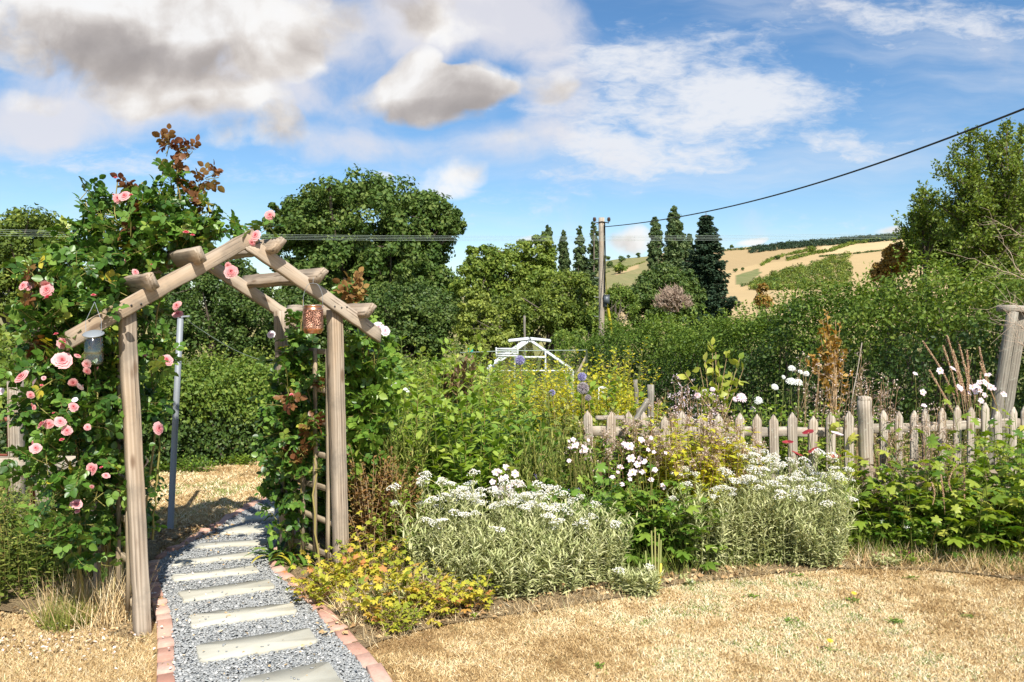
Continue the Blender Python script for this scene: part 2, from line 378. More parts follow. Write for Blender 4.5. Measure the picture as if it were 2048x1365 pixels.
def tintmat(name, stops, rough=.8, spec=.3, nz=0, ns=60, bstr=.3, bd=.004, stain=None):
    m_, g_ = mat(name); t = tint_of(g_); c = g_.ramp(t, stops); b = None
    if nz:
        q = g_.node('ShaderNodeTexCoord').outputs['Object']; b = g_.noise(q, ns, 6, .65)
        c = g_.mix(g_.ss(b, .3, .75, 0, nz), c, tuple(x * .55 for x in stops[1][1]))
        if stain: c = g_.mix(g_.ss(g_.noise(q, 7, 4, .6), .45, .75, 0, .6), c, stain)
    p = principled(g_, c, rough, b, spec, bstr=bstr, bdist=bd); out(g_, p.outputs[0]); return m_
M['slate'] = tintmat('slate_chip', [(0, (.20, .21, .205)), (.5, (.315, .32, .31)), (.93, (.42, .42, .40)), (1, (.64, .62, .58))], .6, .4)
M['brick'] = tintmat('terracotta_brick', ramp3((.40, .20, .14), (.54, .31, .23), (.66, .47, .38)), .85, .2, .4, 45, .4, .003, (.60, .42, .32))
M['slab'] = tintmat('sandstone_slab', ramp3((.45, .43, .35), (.52, .495, .405), (.58, .55, .45)), .85, .2, .22, 9, .35, .004, (.38, .34, .25))
M['straw'] = tintmat('straw_blade', [(0, (.28, .17, .07)), (.3, (.50, .34, .15)), (.6, (.68, .51, .27)), (.85, (.82, .69, .44)), (.96, (.84, .76, .55)), (1, (.22, .27, .07))], .7, .2)
M['dry_stem'] = tintmat('dry_stem', ramp3((.22, .12, .06), (.42, .29, .16), (.60, .47, .30)), .8, .2)
M['soil_chip'] = tintmat('leaf_litter', [(0, (.12, .07, .035)), (.3, (.36, .22, .10)), (.65, (.54, .38, .19)), (1, (.68, .54, .33))], .8, .2)
M['petal_litter'] = leafmat('fallen_petal', [(0, (.55, .38, .28)), (.4, (.80, .66, .55)), (1, (.90, .82, .76))], .6, .2, .2, 1)
M['bark'] = tintmat('tree_bark', ramp3((.06, .05, .035), (.13, .105, .08), (.22, .18, .14)), .95, .1, .5, 12, .8, .03)
M['green_stem'] = tintmat('green_stem', ramp3((.10, .14, .03), (.20, .22, .06), (.33, .16, .07)), .55, .3)
M['cane'] = tintmat('rose_cane', ramp3((.16, .10, .04), (.24, .22, .06), (.34, .24, .10)), .55, .3)

# leaf colours
M['oak'] = leafmat('oak_leaf', ramp3((.034, .072, .013), (.08, .14, .024), (.18, .23, .055)), .6, .25, .25)
M['dark_leaf'] = leafmat('dark_tree_leaf', ramp3((.028, .06, .012), (.065, .115, .022), (.15, .20, .045)), .5, .3, .25)
M['mid_leaf'] = leafmat('mid_green_tree_leaf', ramp3((.06, .115, .014), (.15, .215, .03), (.30, .35, .06)), .55, .3, .3)
M['olive_leaf'] = leafmat('olive_tree_leaf', ramp3((.06, .10, .016), (.15, .205, .03), (.30, .34, .06)), .55, .3, .3)
M['poplar'] = leafmat('poplar_leaf', ramp3((.04, .08, .03), (.10, .15, .05), (.20, .25, .09)), .55, .3, .3)
M['spruce'] = leafmat('spruce_needle', ramp3((.012, .03, .015), (.032, .06, .03), (.07, .10, .045)), .6, .2, .1)
M['hedge'] = leafmat('shaded_hedge_leaf', ramp3((.022, .05, .01), (.052, .10, .018), (.15, .21, .04)), .5, .3, .25)  # lower hedge leaves: shade on the hedge face is put into this darker colour
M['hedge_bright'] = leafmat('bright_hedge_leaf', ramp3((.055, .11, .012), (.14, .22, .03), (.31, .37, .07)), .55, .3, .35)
M['orange_leaf'] = leafmat('orange_leaf', ramp3((.22, .15, .03), (.42, .24, .05), (.58, .38, .10)), .5, .3, .35)
M['dead_twig'] = tintmat('dead_twig', ramp3((.22, .14, .10), (.36, .26, .19), (.52, .42, .32)), .9, .1)
M['rose_leaf'] = leafmat('rose_leaf', [(0, (.025, .065, .012)), (.4, (.075, .17, .022)), (.72, (.18, .30, .05)), (.9, (.36, .43, .07)), (1, (.52, .44, .05))], .38, .45, .3)
M['rose_red'] = leafmat('young_rose_leaf', ramp3((.13, .045, .025), (.22, .10, .035), (.20, .20, .05)), .4, .4, .3)
M['lush'] = leafmat('lush_green_leaf', ramp3((.09, .17, .02), (.24, .36, .045), (.46, .53, .11)), .5, .35, .4)
M['grassy'] = leafmat('narrow_green_leaf', ramp3((.08, .13, .02), (.22, .27, .05), (.46, .44, .12)), .55, .3, .35)
M['yellowing'] = leafmat('yellowing_leaf', ramp3((.36, .42, .04), (.66, .62, .06), (.80, .62, .12)), .5, .3, .45)
M['geranium'] = leafmat('yellow_geranium_leaf', [(0, (.20, .27, .035)), (.4, (.46, .46, .05)), (.8, (.66, .54, .07)), (1, (.60, .28, .10))], .5, .3, .35)
M['lobed'] = leafmat('lobed_green_leaf', ramp3((.07, .16, .02), (.17, .29, .04), (.34, .43, .07)), .38, .45, .35)
M['lobed_bright'] = leafmat('lobed_bright_leaf', ramp3((.07, .16, .02), (.24, .34, .04), (.55, .54, .10)), .42, .4, .42)
M['silver'] = leafmat('silver_felted_leaf', ramp3((.30, .35, .13), (.52, .54, .25), (.72, .70, .41)), .8, .1, .3, 1.0)
M['white_head'] = leafmat('papery_white_flower', ramp3((.70, .69, .58), (.86, .85, .78), (.93, .93, .89)), .8, .1, .2, 1.0)
M['rust_leaf'] = leafmat('rusty_dry_leaf', ramp3((.15, .07, .025), (.32, .18, .06), (.34, .34, .09)), .7, .2, .3)
M['brown_leaf'] = leafmat('brown_withered_leaf', ramp3((.12, .08, .05), (.27, .20, .14), (.46, .38, .28)), .8, .2, .25)
M['bronze'] = leafmat('bronze_leaf', ramp3((.12, .07, .04), (.24, .15, .08), (.34, .26, .12)), .5, .3, .3)
M['yolk'] = tintmat('yellow_stamen', ramp3((.55, .34, .03), (.75, .50, .04), (.80, .60, .08)), .7, .2)
M['pink_petal'] = leafmat('pink_rose_petal', [(0, (.72, .14, .16)), (.4, (.76, .30, .31)), (1, (.84, .52, .50))], .5, .3, .35, 1.05)
M['deep_petal'] = leafmat('deep_pink_rose_petal', ramp3((.62, .05, .09), (.76, .12, .17), (.84, .30, .32)), .5, .3, .3, 1.05)
M['blush'] = leafmat('blush_petal', ramp3((.76, .52, .58), (.86, .70, .74), (.92, .88, .88)), .5, .2, .35, 1.0)
M['white_petal'] = leafmat('white_petal', ramp3((.78, .80, .70), (.86, .87, .82), (.92, .92, .90)), .5, .2, .35, 1.0)
M['poppy'] = leafmat('red_enamel_petal', ramp3((.14, .012, .015), (.26, .018, .022), (.40, .05, .045)), .35, .5, .1, 1.0)
M['magenta'] = leafmat('magenta_petal', ramp3((.40, .01, .10), (.58, .03, .18), (.72, .12, .3)), .5, .3, .3, 1.0)
M['violet'] = leafmat('violet_petal', ramp3((.22, .14, .50), (.34, .24, .66), (.48, .38, .74)), .5, .3, .3, 1.0)
M['thistle'] = leafmat('globe_thistle_spike', ramp3((.22, .19, .38), (.36, .33, .55), (.52, .50, .68)), .7, .2, .15, 1.0)
M['thistle_dry'] = leafmat('faded_thistle_spike', ramp3((.25, .20, .22), (.38, .33, .34), (.52, .47, .46)), .8, .2, .15, 1.0)
M['seed'] = tintmat('seed_spike', ramp3((.24, .10, .06), (.42, .27, .16), (.60, .48, .30)), .85, .2)
M['seed_pink'] = leafmat('dry_pink_floret', ramp3((.42, .29, .22), (.66, .52, .42), (.82, .70, .62)), .8, .1, .3, 1.0)

# ------------------------------------------------------------------ leaf templates  (x across, y along, z up)
T_RH = (np.array([(0, 0, 0), (.32, .48, .04), (0, 1, 0), (-.32, .48, .04)]), [(0, 1, 2, 3)], [])
T_FOLD = (np.array([(0, 0, 0), (.30, .45, .09), (0, 1, -.08), (-.30, .45, .09), (0, .5, -.02)]), [(0, 1, 2, 4), (0, 4, 2, 3)], [])
T_ROSE = (np.array([(0, 0, 0), (0, .35, -.05), (0, .7, -.06), (0, 1.02, -.14), (.36, .28, .04), (.37, .62, .03), (-.36, .28, .04), (-.37, .62, .03), (.2, .88, -.03), (-.2, .88, -.03)]),
          [(1, 4, 5, 2), (1, 2, 7, 6), (2, 5, 8, 3), (2, 3, 9, 7)], [(0, 4, 1), (0, 1, 6)])
T_LANCE = (np.array([(0, 0, 0), (.11, .3, .03), (.12, .6, .0), (0, 1, -.16), (-.11, .3, .03), (-.12, .6, 0), (0, .3, -.01), (0, .62, -.04)]),
           [(6, 1, 2, 7), (6, 7, 5, 4)], [(0, 1, 6), (0, 6, 4), (7, 2, 3), (7, 3, 5)])
T_NARROW = (np.array([(-.04, 0, 0), (.04, 0, 0), (.055, .45, .03), (-.055, .45, .03), (0, 1, -.1)]), [(0, 1, 2, 3)], [(3, 2, 4)])
T_BLADE = (np.array([(-.03, 0, 0), (.03, 0, 0), (.02, .5, .05), (-.02, .5, .05), (0, 1, .22)]), [(0, 1, 2, 3)], [(3, 2, 4)])
T_TRI = (np.array([(-.06, 0, 0), (.06, 0, 0), (0, 1, .2)]), [], [(0, 1, 2)])
def lobed(n=5, deep=.45, w=1.0):
    pts = [(0, 0, 0)]; outl = []
    for i in range(n):
        a = (i / (n - 1) - .5) * R(230); r = (1 - .28 * abs(i / (n - 1) - .5) * 2)
        outl.append((math.sin(a) * r * .5 * w, .35 + math.cos(a) * r * .62, -.10))
        for f_ in (-.09, .09): pass
        if i < n - 1:
            b = a + R(230) / (n - 1) / 2; outl.append((math.sin(b) * r * .5 * deep * w, .35 + math.cos(b) * r * .62 * deep, .03))
    V_ = [(0, 0, 0), (0, .38, .05)] + outl
    # widen each lobe with shoulder points
    V2 = [(0, 0, 0), (0, .38, .05)]; F_ = []
    for i in range(n):
        a = (i / (n - 1) - .5) * R(230); r = (1 - .28 * abs(i / (n - 1) - .5) * 2); h_ = R(230) / (n - 1) / 2
        for da, rr, zz in ((-h_ * .95, deep, .03), (-h_ * .55, .78, -.03), (0, 1.0, -.12), (h_ * .55, .78, -.03)):
            V2.append((math.sin(a + da) * r * rr * .5 * w, .38 + math.cos(a + da) * r * rr * .6, zz))
    k = len(V2)
    for i in range(2, k - 1): F_.append((1, i + 1, i))
    F_.append((0, 1, 2)); F_.append((0, k - 1, 1)); return (np.array(V2), [], F_)
T_LOBE5 = lobed(5, .5, 1.15); T_LOBE3 = lobed(3, .6, 1.2)
# ------------------------------------------------------------------ ground, hills
def heightgrid(xs, ys, zf, name, m_, kind='structure', label=None, tf=None):
    X, Y = np.meshgrid(xs, ys, indexing='ij'); Z = zf(X, Y); b = Buf()
    nx, ny = X.shape; i = np.arange(nx - 1)[:, None] * ny; j = np.arange(ny - 1)[None]
    q = np.stack([i + j, i + ny + j, i + ny + j + 1, i + j + 1], -1).reshape(-1, 4)
    b.add(np.stack([X, Y, Z], -1), q, None, 0.5 if tf is None else tf(X, Y))
    return obj(name, b, m_, smooth=True, kind=kind)
xs = np.concatenate([-np.geomspace(900, 6, 26), np.linspace(-5.8, 5.8, 90), np.geomspace(6, 900, 26)])
ys = np.concatenate([-np.geomspace(60, 1, 8), np.linspace(-.5, 12, 90), np.geomspace(12.3, 900, 50)])
nzt = rng.normal(size=(400, 3))
def bumpy(x, y):
    o = 0
    for i in range(14): o = o + .0005 * np.sin(x * nzt[i, 0] * 3 + y * nzt[i, 1] * 3 + nzt[i, 2] * 5)
    return o
def ground_z(X, Y): return gz(X, Y) + bumpy(X, Y) * (np.abs(X) < 30) - np.clip((Y - 120) / 300, 0, 1) * 12
heightgrid(xs, ys, ground_z, 'ground', M['lawn'])

# the far hill, shaped by its skyline and coloured by its fields
RPX = [-400, 900, 1150, 1205, 1240, 1290, 1330, 1450, 1500, 1600, 1700, 1780, 1900, 2048, 2400, 3200]
RPY = [640, 600, 545, 524, 518, 514, 506, 499, 494, 484, 476, 468, 462, 455, 450, 450]
def hill_py(px, t): return 655 + (np.interp(px, RPX, RPY) - 655) * np.power(t, .8)
def hill_pt(px, py):
    t = np.clip((655 - py) / (655 - np.interp(px, RPX, RPY)), 0, 1) ** (1 / .8); r = 220 + 780 * t
    return at(px, py, r)
def infield(px, py, poly):
    ins = np.zeros(px.shape, bool); n = len(poly)
    for i in range(n):
        x1, y1 = poly[i]; x2, y2 = poly[(i + 1) % n]
        c = ((y1 > py) != (y2 > py)) & (px < (x2 - x1) * (py - y1) / (y2 - y1 + 1e-9) + x1); ins ^= c
    return ins
m_, g_ = mat('hill_fields'); q_ = g_.node('ShaderNodeNewGeometry').outputs['Position']; t_ = tint_of(g_)
c_ = g_.ramp(t_, [(0, (.07, .12, .03)), (.2, (.12, .15, .045)), (.4, (.18, .18, .07)), (.6, (.32, .225, .11)), (.8, (.44, .315, .155)), (1, (.54, .41, .22))])
c_ = g_.mix(g_.ss(g_.noise(g_.vscale(q_, (.02, .02, .05)), 1.0, 5, .6), .3, .7, .0, .35), c_, (.33, .24, .12))
c_ = g_.mix(g_.mul(g_.noise(g_.vscale(q_, (.25, .02, .02)), 1.0, 3, .6), .25), c_, (.54, .42, .24))
out(g_, principled(g_, c_, .95, spec=.1).outputs[0]); M['fields'] = m_
b = Buf(); pxs = np.linspace(-300, 2900, 560); ts = np.linspace(0, 1.0, 130); PX, TT = np.meshgrid(pxs, ts, indexing='ij')
PY = hill_py(PX, TT); RR = 220 + 780 * TT
HX = (PX - 1024) / F * RR; HZ = H - (PY - HY) / F * RR
tn = np.full(PX.shape, .8)
tn[infield(PX, PY, [(1190, 592), (1190, 525), (1290, 512), (1340, 512), (1300, 560), (1290, 585)])] = .35
tn[infield(PX, PY, [(1190, 512), (1300, 508), (1300, 523), (1210, 545), (1190, 545)])] = .15
tn[infield(PX, PY, [(1230, 545), (1275, 530), (1280, 536), (1230, 552)])] = .75
tn[infield(PX, PY, [(1470, 552), (1515, 538), (1522, 546), (1500, 566), (1472, 570)])] = .12
tn[infield(PX, PY, [(1516, 530), (1560, 506), (1590, 500), (1560, 520), (1530, 528)])] = .2
tn[infield(PX, PY, [(1440, 500), (1640, 492), (1600, 520), (1520, 528), (1440, 545)])] = .66
tn[infield(PX, PY, [(1640, 488), (1800, 474), (1800, 500), (1650, 508)])] = .98
tn[infield(PX, PY, [(1500, 500), (1800, 478), (1800, 440), (1500, 470)])] = np.where(1, .9, .9)
tn[PX < 1190] = .4
i = np.arange(len(pxs) - 1)[:, None] * len(ts); j = np.arange(len(ts) - 1)[None]
b.add(np.stack([HX, RR, HZ], -1), np.stack([i + j, i + len(ts) + j, i + len(ts) + j + 1, i + j + 1], -1).reshape(-1, 4), None, tn)
k_ = np.stack([HX[:, -1] * 1.6, RR[:, -1] * 1.6, HZ[:, -1] - 120], -1)      # the far side falls away
e_ = np.stack([HX[:, -1], RR[:, -1], HZ[:, -1]], -1); nb = len(pxs)
i = np.arange(nb - 1); b.add(np.concatenate([e_, k_]), np.stack([i, i + 1, nb + i + 1, nb + i], -1), None, .3)
f_ = np.stack([HX[:, 0], RR[:, 0] , HZ[:, 0]], -1); k2 = f_ + np.array([0, -6, -18.])
b.add(np.concatenate([k2, f_]), np.stack([i, i + 1, nb + i + 1, nb + i], -1), None, .4)
obj('hills', b, M['fields'], smooth=True, kind='structure')

# ------------------------------------------------------------------ trees
def clumps(buf, C_, rad, per, leaf, tmpl=T_RH, squash=.8, up=.35, tmean=.5, tsd=.2, mi=0):
    """leaf clumps: leaves on ragged shells round the centres C_"""
    n = len(C_); rad = np.broadcast_to(rad, (n,)); idx = np.repeat(np.arange(n), per)
    d = rdir(n * per, .15); r = rad[idx] * (rng.uniform(.25, 1.1, n * per) ** .6)
    P_ = C_[idx] + d * r[:, None] * np.array([1, 1, squash])
    N_ = nrm(d + rng.normal(size=d.shape) * .55 + np.array([0, 0, up])); D_ = nrm(np.cross(N_, rng.normal(size=d.shape)))
    ct = np.clip(rng.normal(tmean, .13, n), 0, 1)
    ti = np.clip(ct[idx] + rng.normal(0, tsd, n * per), 0, 1)
    buf.inst(tmpl, P_ - D_ * leaf * .5, D_, N_, leaf * rng.uniform(.65, 1.3, n * per), ti, mi)
def tree(name, label, E, trunk, leaf, nclump, per, m_, cr=.2, cat='tree', group=None, fill=.25, taper=.3, squash=.8, limbs=14, tmpl=T_RH, sparse=False, bark='bark', ry=None, tmean=.5):
    """E: crown ellipsoids (px,py,rx_px,ry_px,distance); trunk: (px, distance, radius)"""
    tx, td, tr = trunk; bx = (tx - 1024) / F * td; base = np.array([bx, td, float(gz(bx, td)) - (12 * min(1, max(0, (td - 120) / 300)))])
    root = thing(name, label, cat, base, group)
    Cs = []; Rs = []; vol = np.array([e[2] * e[3] * (e[4] ** 2) for e in E]); vol = vol / vol.sum()
    for e, w in zip(E, vol):
        c = at(e[0], e[1], e[4]); rx = e[2] / F * e[4]; rz = e[3] / F * e[4]; rd = rx if ry is None else rx * ry
        n = max(6, int(nclump * w)); d = rdir(n, .1); r = rng.uniform(0, 1, n) ** .33
        r = np.where(rng.uniform(size=n) < fill, r * .75, .72 + .28 * rng.uniform(size=n))
        wob = 1 + .12 * np.sin(d[:, 0] * 7 + e[0]) * np.cos(d[:, 2] * 6 + e[1])
        Cs.append(c + d * (r * wob)[:, None] * np.array([rx, rd, rz]) * (1 - cr * .7)); Rs.append(np.full(n, cr * min(rx, rz)) * rng.uniform(.6, 1.25, n))
    Cc = np.concatenate(Cs); Rc = np.concatenate(Rs)
    cb = Buf(); clumps(cb, Cc, Rc, per, leaf, tmpl, squash, tmean=tmean)
    top = at(E[0][0], E[0][1], E[0][4]); tb = Buf()
    fork = base + (top - base) * taper
    pts = np.stack([base + (fork - base) * s + np.array([math.sin(s * 4) * tr * .4, 0, 0]) for s in np.linspace(0, 1, 5)])
    tb.tube(pts, np.linspace(tr * 1.25, tr * .85, 5), 9, .5)
    pick = rng.choice(len(Cc), min(limbs, len(Cc)), replace=False)
    k = 7; s = np.linspace(0, 1, k)[None, :, None]
    s0 = rng.uniform(.55, 1, len(pick))[:, None]; st = base + (fork - base) * s0
    en = Cc[pick]; midp = (st + en) / 2 + rng.normal(size=en.shape) * .08 * np.linalg.norm(en - st, axis=1, keepdims=True); midp[:, 2] += .1 * (en - st)[:, 2]
    PT = (1 - s) ** 2 * st[:, None] + 2 * s * (1 - s) * midp[:, None] + s ** 2 * en[:, None]
    tb.tubes(PT, np.linspace(tr * .55, tr * .08, k)[None], 6, rng.uniform(.3, .8, len(pick)))
    # twigs from limbs to further clumps
    nn = min(len(Cc), limbs * 6); pk2 = rng.choice(len(Cc), nn, replace=False); li = rng.integers(0, len(pick), nn); kk = rng.integers(2, k, nn)
    a_ = PT[li, kk]; dd = np.linalg.norm(Cc[pk2] - a_, axis=1); ok = dd < np.median(dd)
    s3 = np.linspace(0, 1, 4)[None, :, None]; PT2 = a_[ok][:, None] * (1 - s3) + Cc[pk2][ok][:, None] * s3
    tb.tubes(PT2, np.linspace(tr * .18, tr * .04, 4)[None], 4, .5)
    obj('trunk', tb, M[bark], root, smooth=True); obj('crown', cb, M[m_], root)
    return root

tree('oak_tree', 'huge round dark oak towering behind the garden arch', [(735, 452, 195, 112, 55), (640, 450, 95, 80, 54), (830, 470, 98, 95, 55), (590, 490, 75, 70, 54), (735, 560, 215, 90, 54), (640, 590, 110, 80, 53), (830, 600, 110, 90, 53), (560, 450, 40, 45, 54), (900, 445, 40, 42, 54)],
     (740, 56, .75), .29, 820, 125, 'oak', cr=.22, fill=.12, taper=.45, limbs=40, tmean=.55)
tree('broadleaf_tree', 'rounded tree at the left edge of the photo behind the rose', [(60, 500, 90, 105, 34), (0, 560, 80, 90, 34), (110, 590, 60, 70, 34)], (60, 35, .35), .17, 260, 120, 'olive_leaf', cr=.24, limbs=20, tmean=.35)
tree('broadleaf_tree', 'dark bushy tree filling the gap behind the washing line pole', [(500, 575, 55, 50, 31), (450, 560, 80, 62, 31), (420, 640, 95, 95, 30), (360, 680, 60, 70, 29), (500, 640, 80, 100, 30), (330, 600, 60, 60, 31)], (430, 31, .25), .13, 260, 120, 'dark_leaf', cr=.24)
tree('broadleaf_tree', 'dark rounded tree mostly hidden behind the climbing rose', [(230, 610, 110, 90, 33), (320, 590, 80, 75, 33), (380, 570, 60, 55, 32), (150, 650, 90, 70, 33)], (240, 34, .25), .13, 240, 110, 'dark_leaf', cr=.25)
tree('broadleaf_tree', 'dark bushy tree directly below the oak and behind the lantern', [(620, 650, 100, 90, 32), (700, 650, 90, 95, 32), (560, 690, 80, 60, 31)], (640, 33, .25), .13, 260, 120, 'dark_leaf', cr=.24, tmean=.55)
tree('broadleaf_tree', 'dark leafy tree right of the arch under the oak', [(820, 640, 105, 95, 32), (880, 660, 70, 80, 31), (770, 700, 90, 50, 30)], (830, 33, .25), .13, 260, 120, 'dark_leaf', cr=.24, tmean=.6)
tree('broadleaf_tree', 'mid green broad tree between the oak and the first poplars', [(1010, 555, 75, 70, 48), (1060, 540, 60, 62, 48), (950, 580, 60, 70, 47), (1090, 580, 60, 60, 46), (965, 520, 45, 40, 48), (1075, 500, 45, 40, 48)], (1020, 49, .3), .20, 300, 120, 'mid_leaf', cr=.24, tmean=.55)
tree('broadleaf_tree', 'yellowish green bushy tree behind the greenhouse roof', [(1080, 630, 100, 60, 30), (1150, 600, 60, 70, 31), (1010, 640, 80, 55, 29)], (1080, 31, .2), .12, 260, 110, 'olive_leaf', cr=.25)
tree('broadleaf_tree', 'pale twiggy bush to the left behind the greenhouse', [(950, 640, 50, 75, 27), (985, 690, 60, 40, 26)], (955, 27.5, .12), .11, 120, 100, 'olive_leaf', cr=.26, tmean=.7)
tree('broadleaf_tree', 'dark green shrub behind the utility pole foot', [(1190, 655, 60, 40, 30), (1240, 610, 45, 45, 40), (1150, 680, 60, 30, 27)], (1200, 31, .15), .12, 140, 110, 'mid_leaf', cr=.28, tmean=.4)
POPG = 'tall narrow poplars on the skyline'
def poplar(px, top, w, bot, d, label, dens=1.0):
    w = w * 1.25
    hgt = bot - top; E = []
    for s_, ws_ in ((.06, .34), (.16, .55), (.28, .74), (.40, .88), (.52, .96), (.64, 1.0), (.76, .95), (.88, .85)):
        E.append((px + 1.5 * math.sin(s_ * 9 + px), top + hgt * s_, w * ws_, hgt * .12, d))
    tree('poplar_tree', label, E, (px, d + .5, .3), .34, int(240 * dens), 50, 'poplar', cr=.34, cat='tree', group=POPG, fill=.5, taper=.8, limbs=24)
poplar(1095, 452, 18, 560, 110, 'short poplar tip rising just behind the broad mid green tree')
poplar(1127, 462, 11, 560, 112, 'thinnest poplar tip, right of the shortest wide one')
poplar(1160, 453, 16, 640, 110, 'slim poplar standing two left of the utility pole')
poplar(1187, 443, 15, 640, 108, 'slim poplar standing immediately left of the utility pole')
poplar(1311, 434, 16, 545, 105, 'narrow poplar left of the big pair near the spruce')
poplar(1349, 416, 23, 560, 104, 'tallest and widest poplar, left of the spruce', 1.6)
poplar(1378, 470, 14, 560, 106, 'lower poplar crown squeezed between tallest poplar and spruce')
tree('broadleaf_tree', 'round dark dome shaped tree below the tallest poplar', [(1325, 590, 68, 75, 70), (1290, 610, 45, 60, 69), (1375, 600, 40, 70, 70)], (1325, 71, .35), .26, 300, 120, 'dark_leaf', cr=.25, tmean=.65)

# spruce: whorls of drooping branches
def spruce():
    d = 85; px = 1412; bx = (px - 1024) / F * d; zt = H + (HY - 424) / F * d; zb = -5.2; base = np.array([bx, d, zb])
    root = thing('spruce_tree', 'dark pointed spruce right of the poplars on the skyline', 'tree', base)
    tb = Buf(); tb.tube([base, [bx, d, zt]], [.35, .03], 8, .4); cb = Buf(); P_ = []; N_ = []; D_ = []
    h = zt - zb
    for z in (np.arange(62) + rng.uniform(-.5, .5, 62)) / 64 + .02:
        L = 4.2 * (z ** .75) * rng.uniform(.72, 1.12) + .25
        if z > .97: continue
        zz = zt - z * h * .98; nb_ = int(9 + 6 * z)
        for a in rng.uniform(0, 2 * math.pi, nb_):
            l = L * rng.uniform(.4, 1.25); dv = np.array([math.cos(a), math.sin(a), -.18]); n = int(16 + 38 * l)
            s_ = rng.uniform(.05, 1, n) ** .8; p = np.array([bx, d, zz]) + dv * (s_ * l)[:, None]; p[:, 2] += .25 * l * s_ ** 2
            side = np.cross(dv, [0, 0, 1.]); p += side * (rng.normal(size=n) * .26 * l * (1.15 - s_))[:, None]; p[:, 2] -= rng.exponential(.16, n)
            P_.append(p); N_.append(rdir(n, 1.0)); D_.append(nrm(dv + side * rng.normal(size=(n, 1)) * .8 + np.array([0, 0, -.25])))
            tb.tube([[bx, d, zz], np.array([bx, d, zz]) + dv * l * .9 + np.array([0, 0, .2 * l])], [.05, .015], 4, .3, cap=False)
    P_ = np.concatenate(P_); n = len(P_)
    cb.inst(T_RH, P_, np.concatenate(D_), np.concatenate(N_), .36 * rng.uniform(.6, 1.3, n), np.clip(rng.normal(.5, .22, n), 0, 1))
    obj('trunk', tb, M['bark'], root); obj('crown', cb, M['spruce'], root)
spruce()
# leafless pinkish bush
def twigbush(name, label, px, py, d, wpx, hpx, n, m_, th=.02, base_py=None, cat='bush'):
    c = at(px, py + hpx, d); root = thing(name, label, cat, c); b = Buf(); w = wpx / F * d; h = 2 * hpx / F * d
    k = 6; s = np.linspace(0, 1, k)[None, :, None]; a = rng.uniform(0, 2 * math.pi, n); r = rng.uniform(0, 1, n) ** .5
    en = c + np.stack([np.cos(a) * r * w, np.sin(a) * r * w, h * np.sqrt(np.maximum(0, 1.02 - r ** 2)) * rng.uniform(.6, 1.02, n)], -1)
    st = c + rng.normal(size=(n, 3)) * np.array([w * .12, w * .12, 0]); mid = st * .5 + en * .5; mid[:, 2] += .22 * h
    mid += rng.normal(size=mid.shape) * .06 * h
    PT = (1 - s) ** 2 * st[:, None] + 2 * s * (1 - s) * mid[:, None] + s ** 2 * en[:, None]
    b.tubes(PT, np.linspace(th * 1.6, th * .4, k)[None], 3, rng.uniform(0, 1, n))
    m2 = n * 5; ii = rng.integers(0, n, m2); kk = rng.integers(2, k, m2); p0 = PT[ii, kk]; dr = nrm(rdir(m2, .6) + nrm(p0 - c) * .8) * (h * .16 * rng.uniform(.4, 1.2, (m2, 1)))
    b.tubes(np.stack([p0, p0 + dr * .5 + rng.normal(size=dr.shape) * .02 * h, p0 + dr], 1), np.array([[th * .7, th * .5, th * .3]]), 3, rng.uniform(0, 1, m2))
    obj('branches', b, m_, root); return root
twigbush('dead_shrub', 'leafless pinkish brown bush in front of the dome tree', 1345, 598, 42, 38, 26, 420, M['dead_twig'], .025)

# far trees, hedges and wood on the hill
def fartree(px, py, r_px, m_, label, asp=1.1):
    p = hill_pt(px, py); d = p[1]; r = r_px / F * d; b = Buf()
    nC = 9; Cc = p + rdir(nC) * np.array([r * .6, r * .6, r * .45]) + np.array([0, 0, r * .8 * asp])
    clumps(b, Cc, r * .5, 36, r * .38)
    b.tube([p, p + np.array([0, 0, r * .6])], r * .07, 5, .2, mi=1)
    obj('hill_tree', b, [M[m_], M['bark']], loc=p, label=label, cat='tree', group='small trees dotted over the far hillside')
for a in [(1412 + 143, 520, 6, 'dark_leaf', 'roundest small tree on the stubble field, first of the three in a row'), (1575, 519, 4, 'dark_leaf', 'middle tree of the three in a row on the hill'),
          (1595, 517, 5, 'dark_leaf', 'last tree of the three in a row on the hill'), (1471, 545, 5, 'dark_leaf', 'small dark hill tree close to the spruce edge'), (1486, 542, 4, 'dark_leaf', 'second small hill tree from the spruce edge'),
          (1622, 508, 10, 'olive_leaf', 'bushy dark hill tree beside the top hedge line'), (1214, 522, 7, 'dark_leaf', 'hill tree just right of the utility pole'), (1243, 525, 8, 'dark_leaf', 'largest hill tree between the pole and the poplars'),
          (1257, 517, 4, 'dark_leaf', 'smallest hill tree between the pole and the poplars'), (1277, 516, 6, 'dark_leaf', 'hill tree on the skyline nearest the left poplar'), (1241, 548, 14, 'mid_leaf', 'pale green rounded bush low on the left hill slope'),
          (1220, 536, 8, 'dark_leaf', 'dark bush beside the pale field strip by the pole'), (1464, 498, 5, 'dark_leaf', 'hill tree on the skyline just right of the spruce'), (1575, 490, 5, 'dark_leaf', 'lone tree on the skyline where the far wood begins')]:
    fartree(*a)
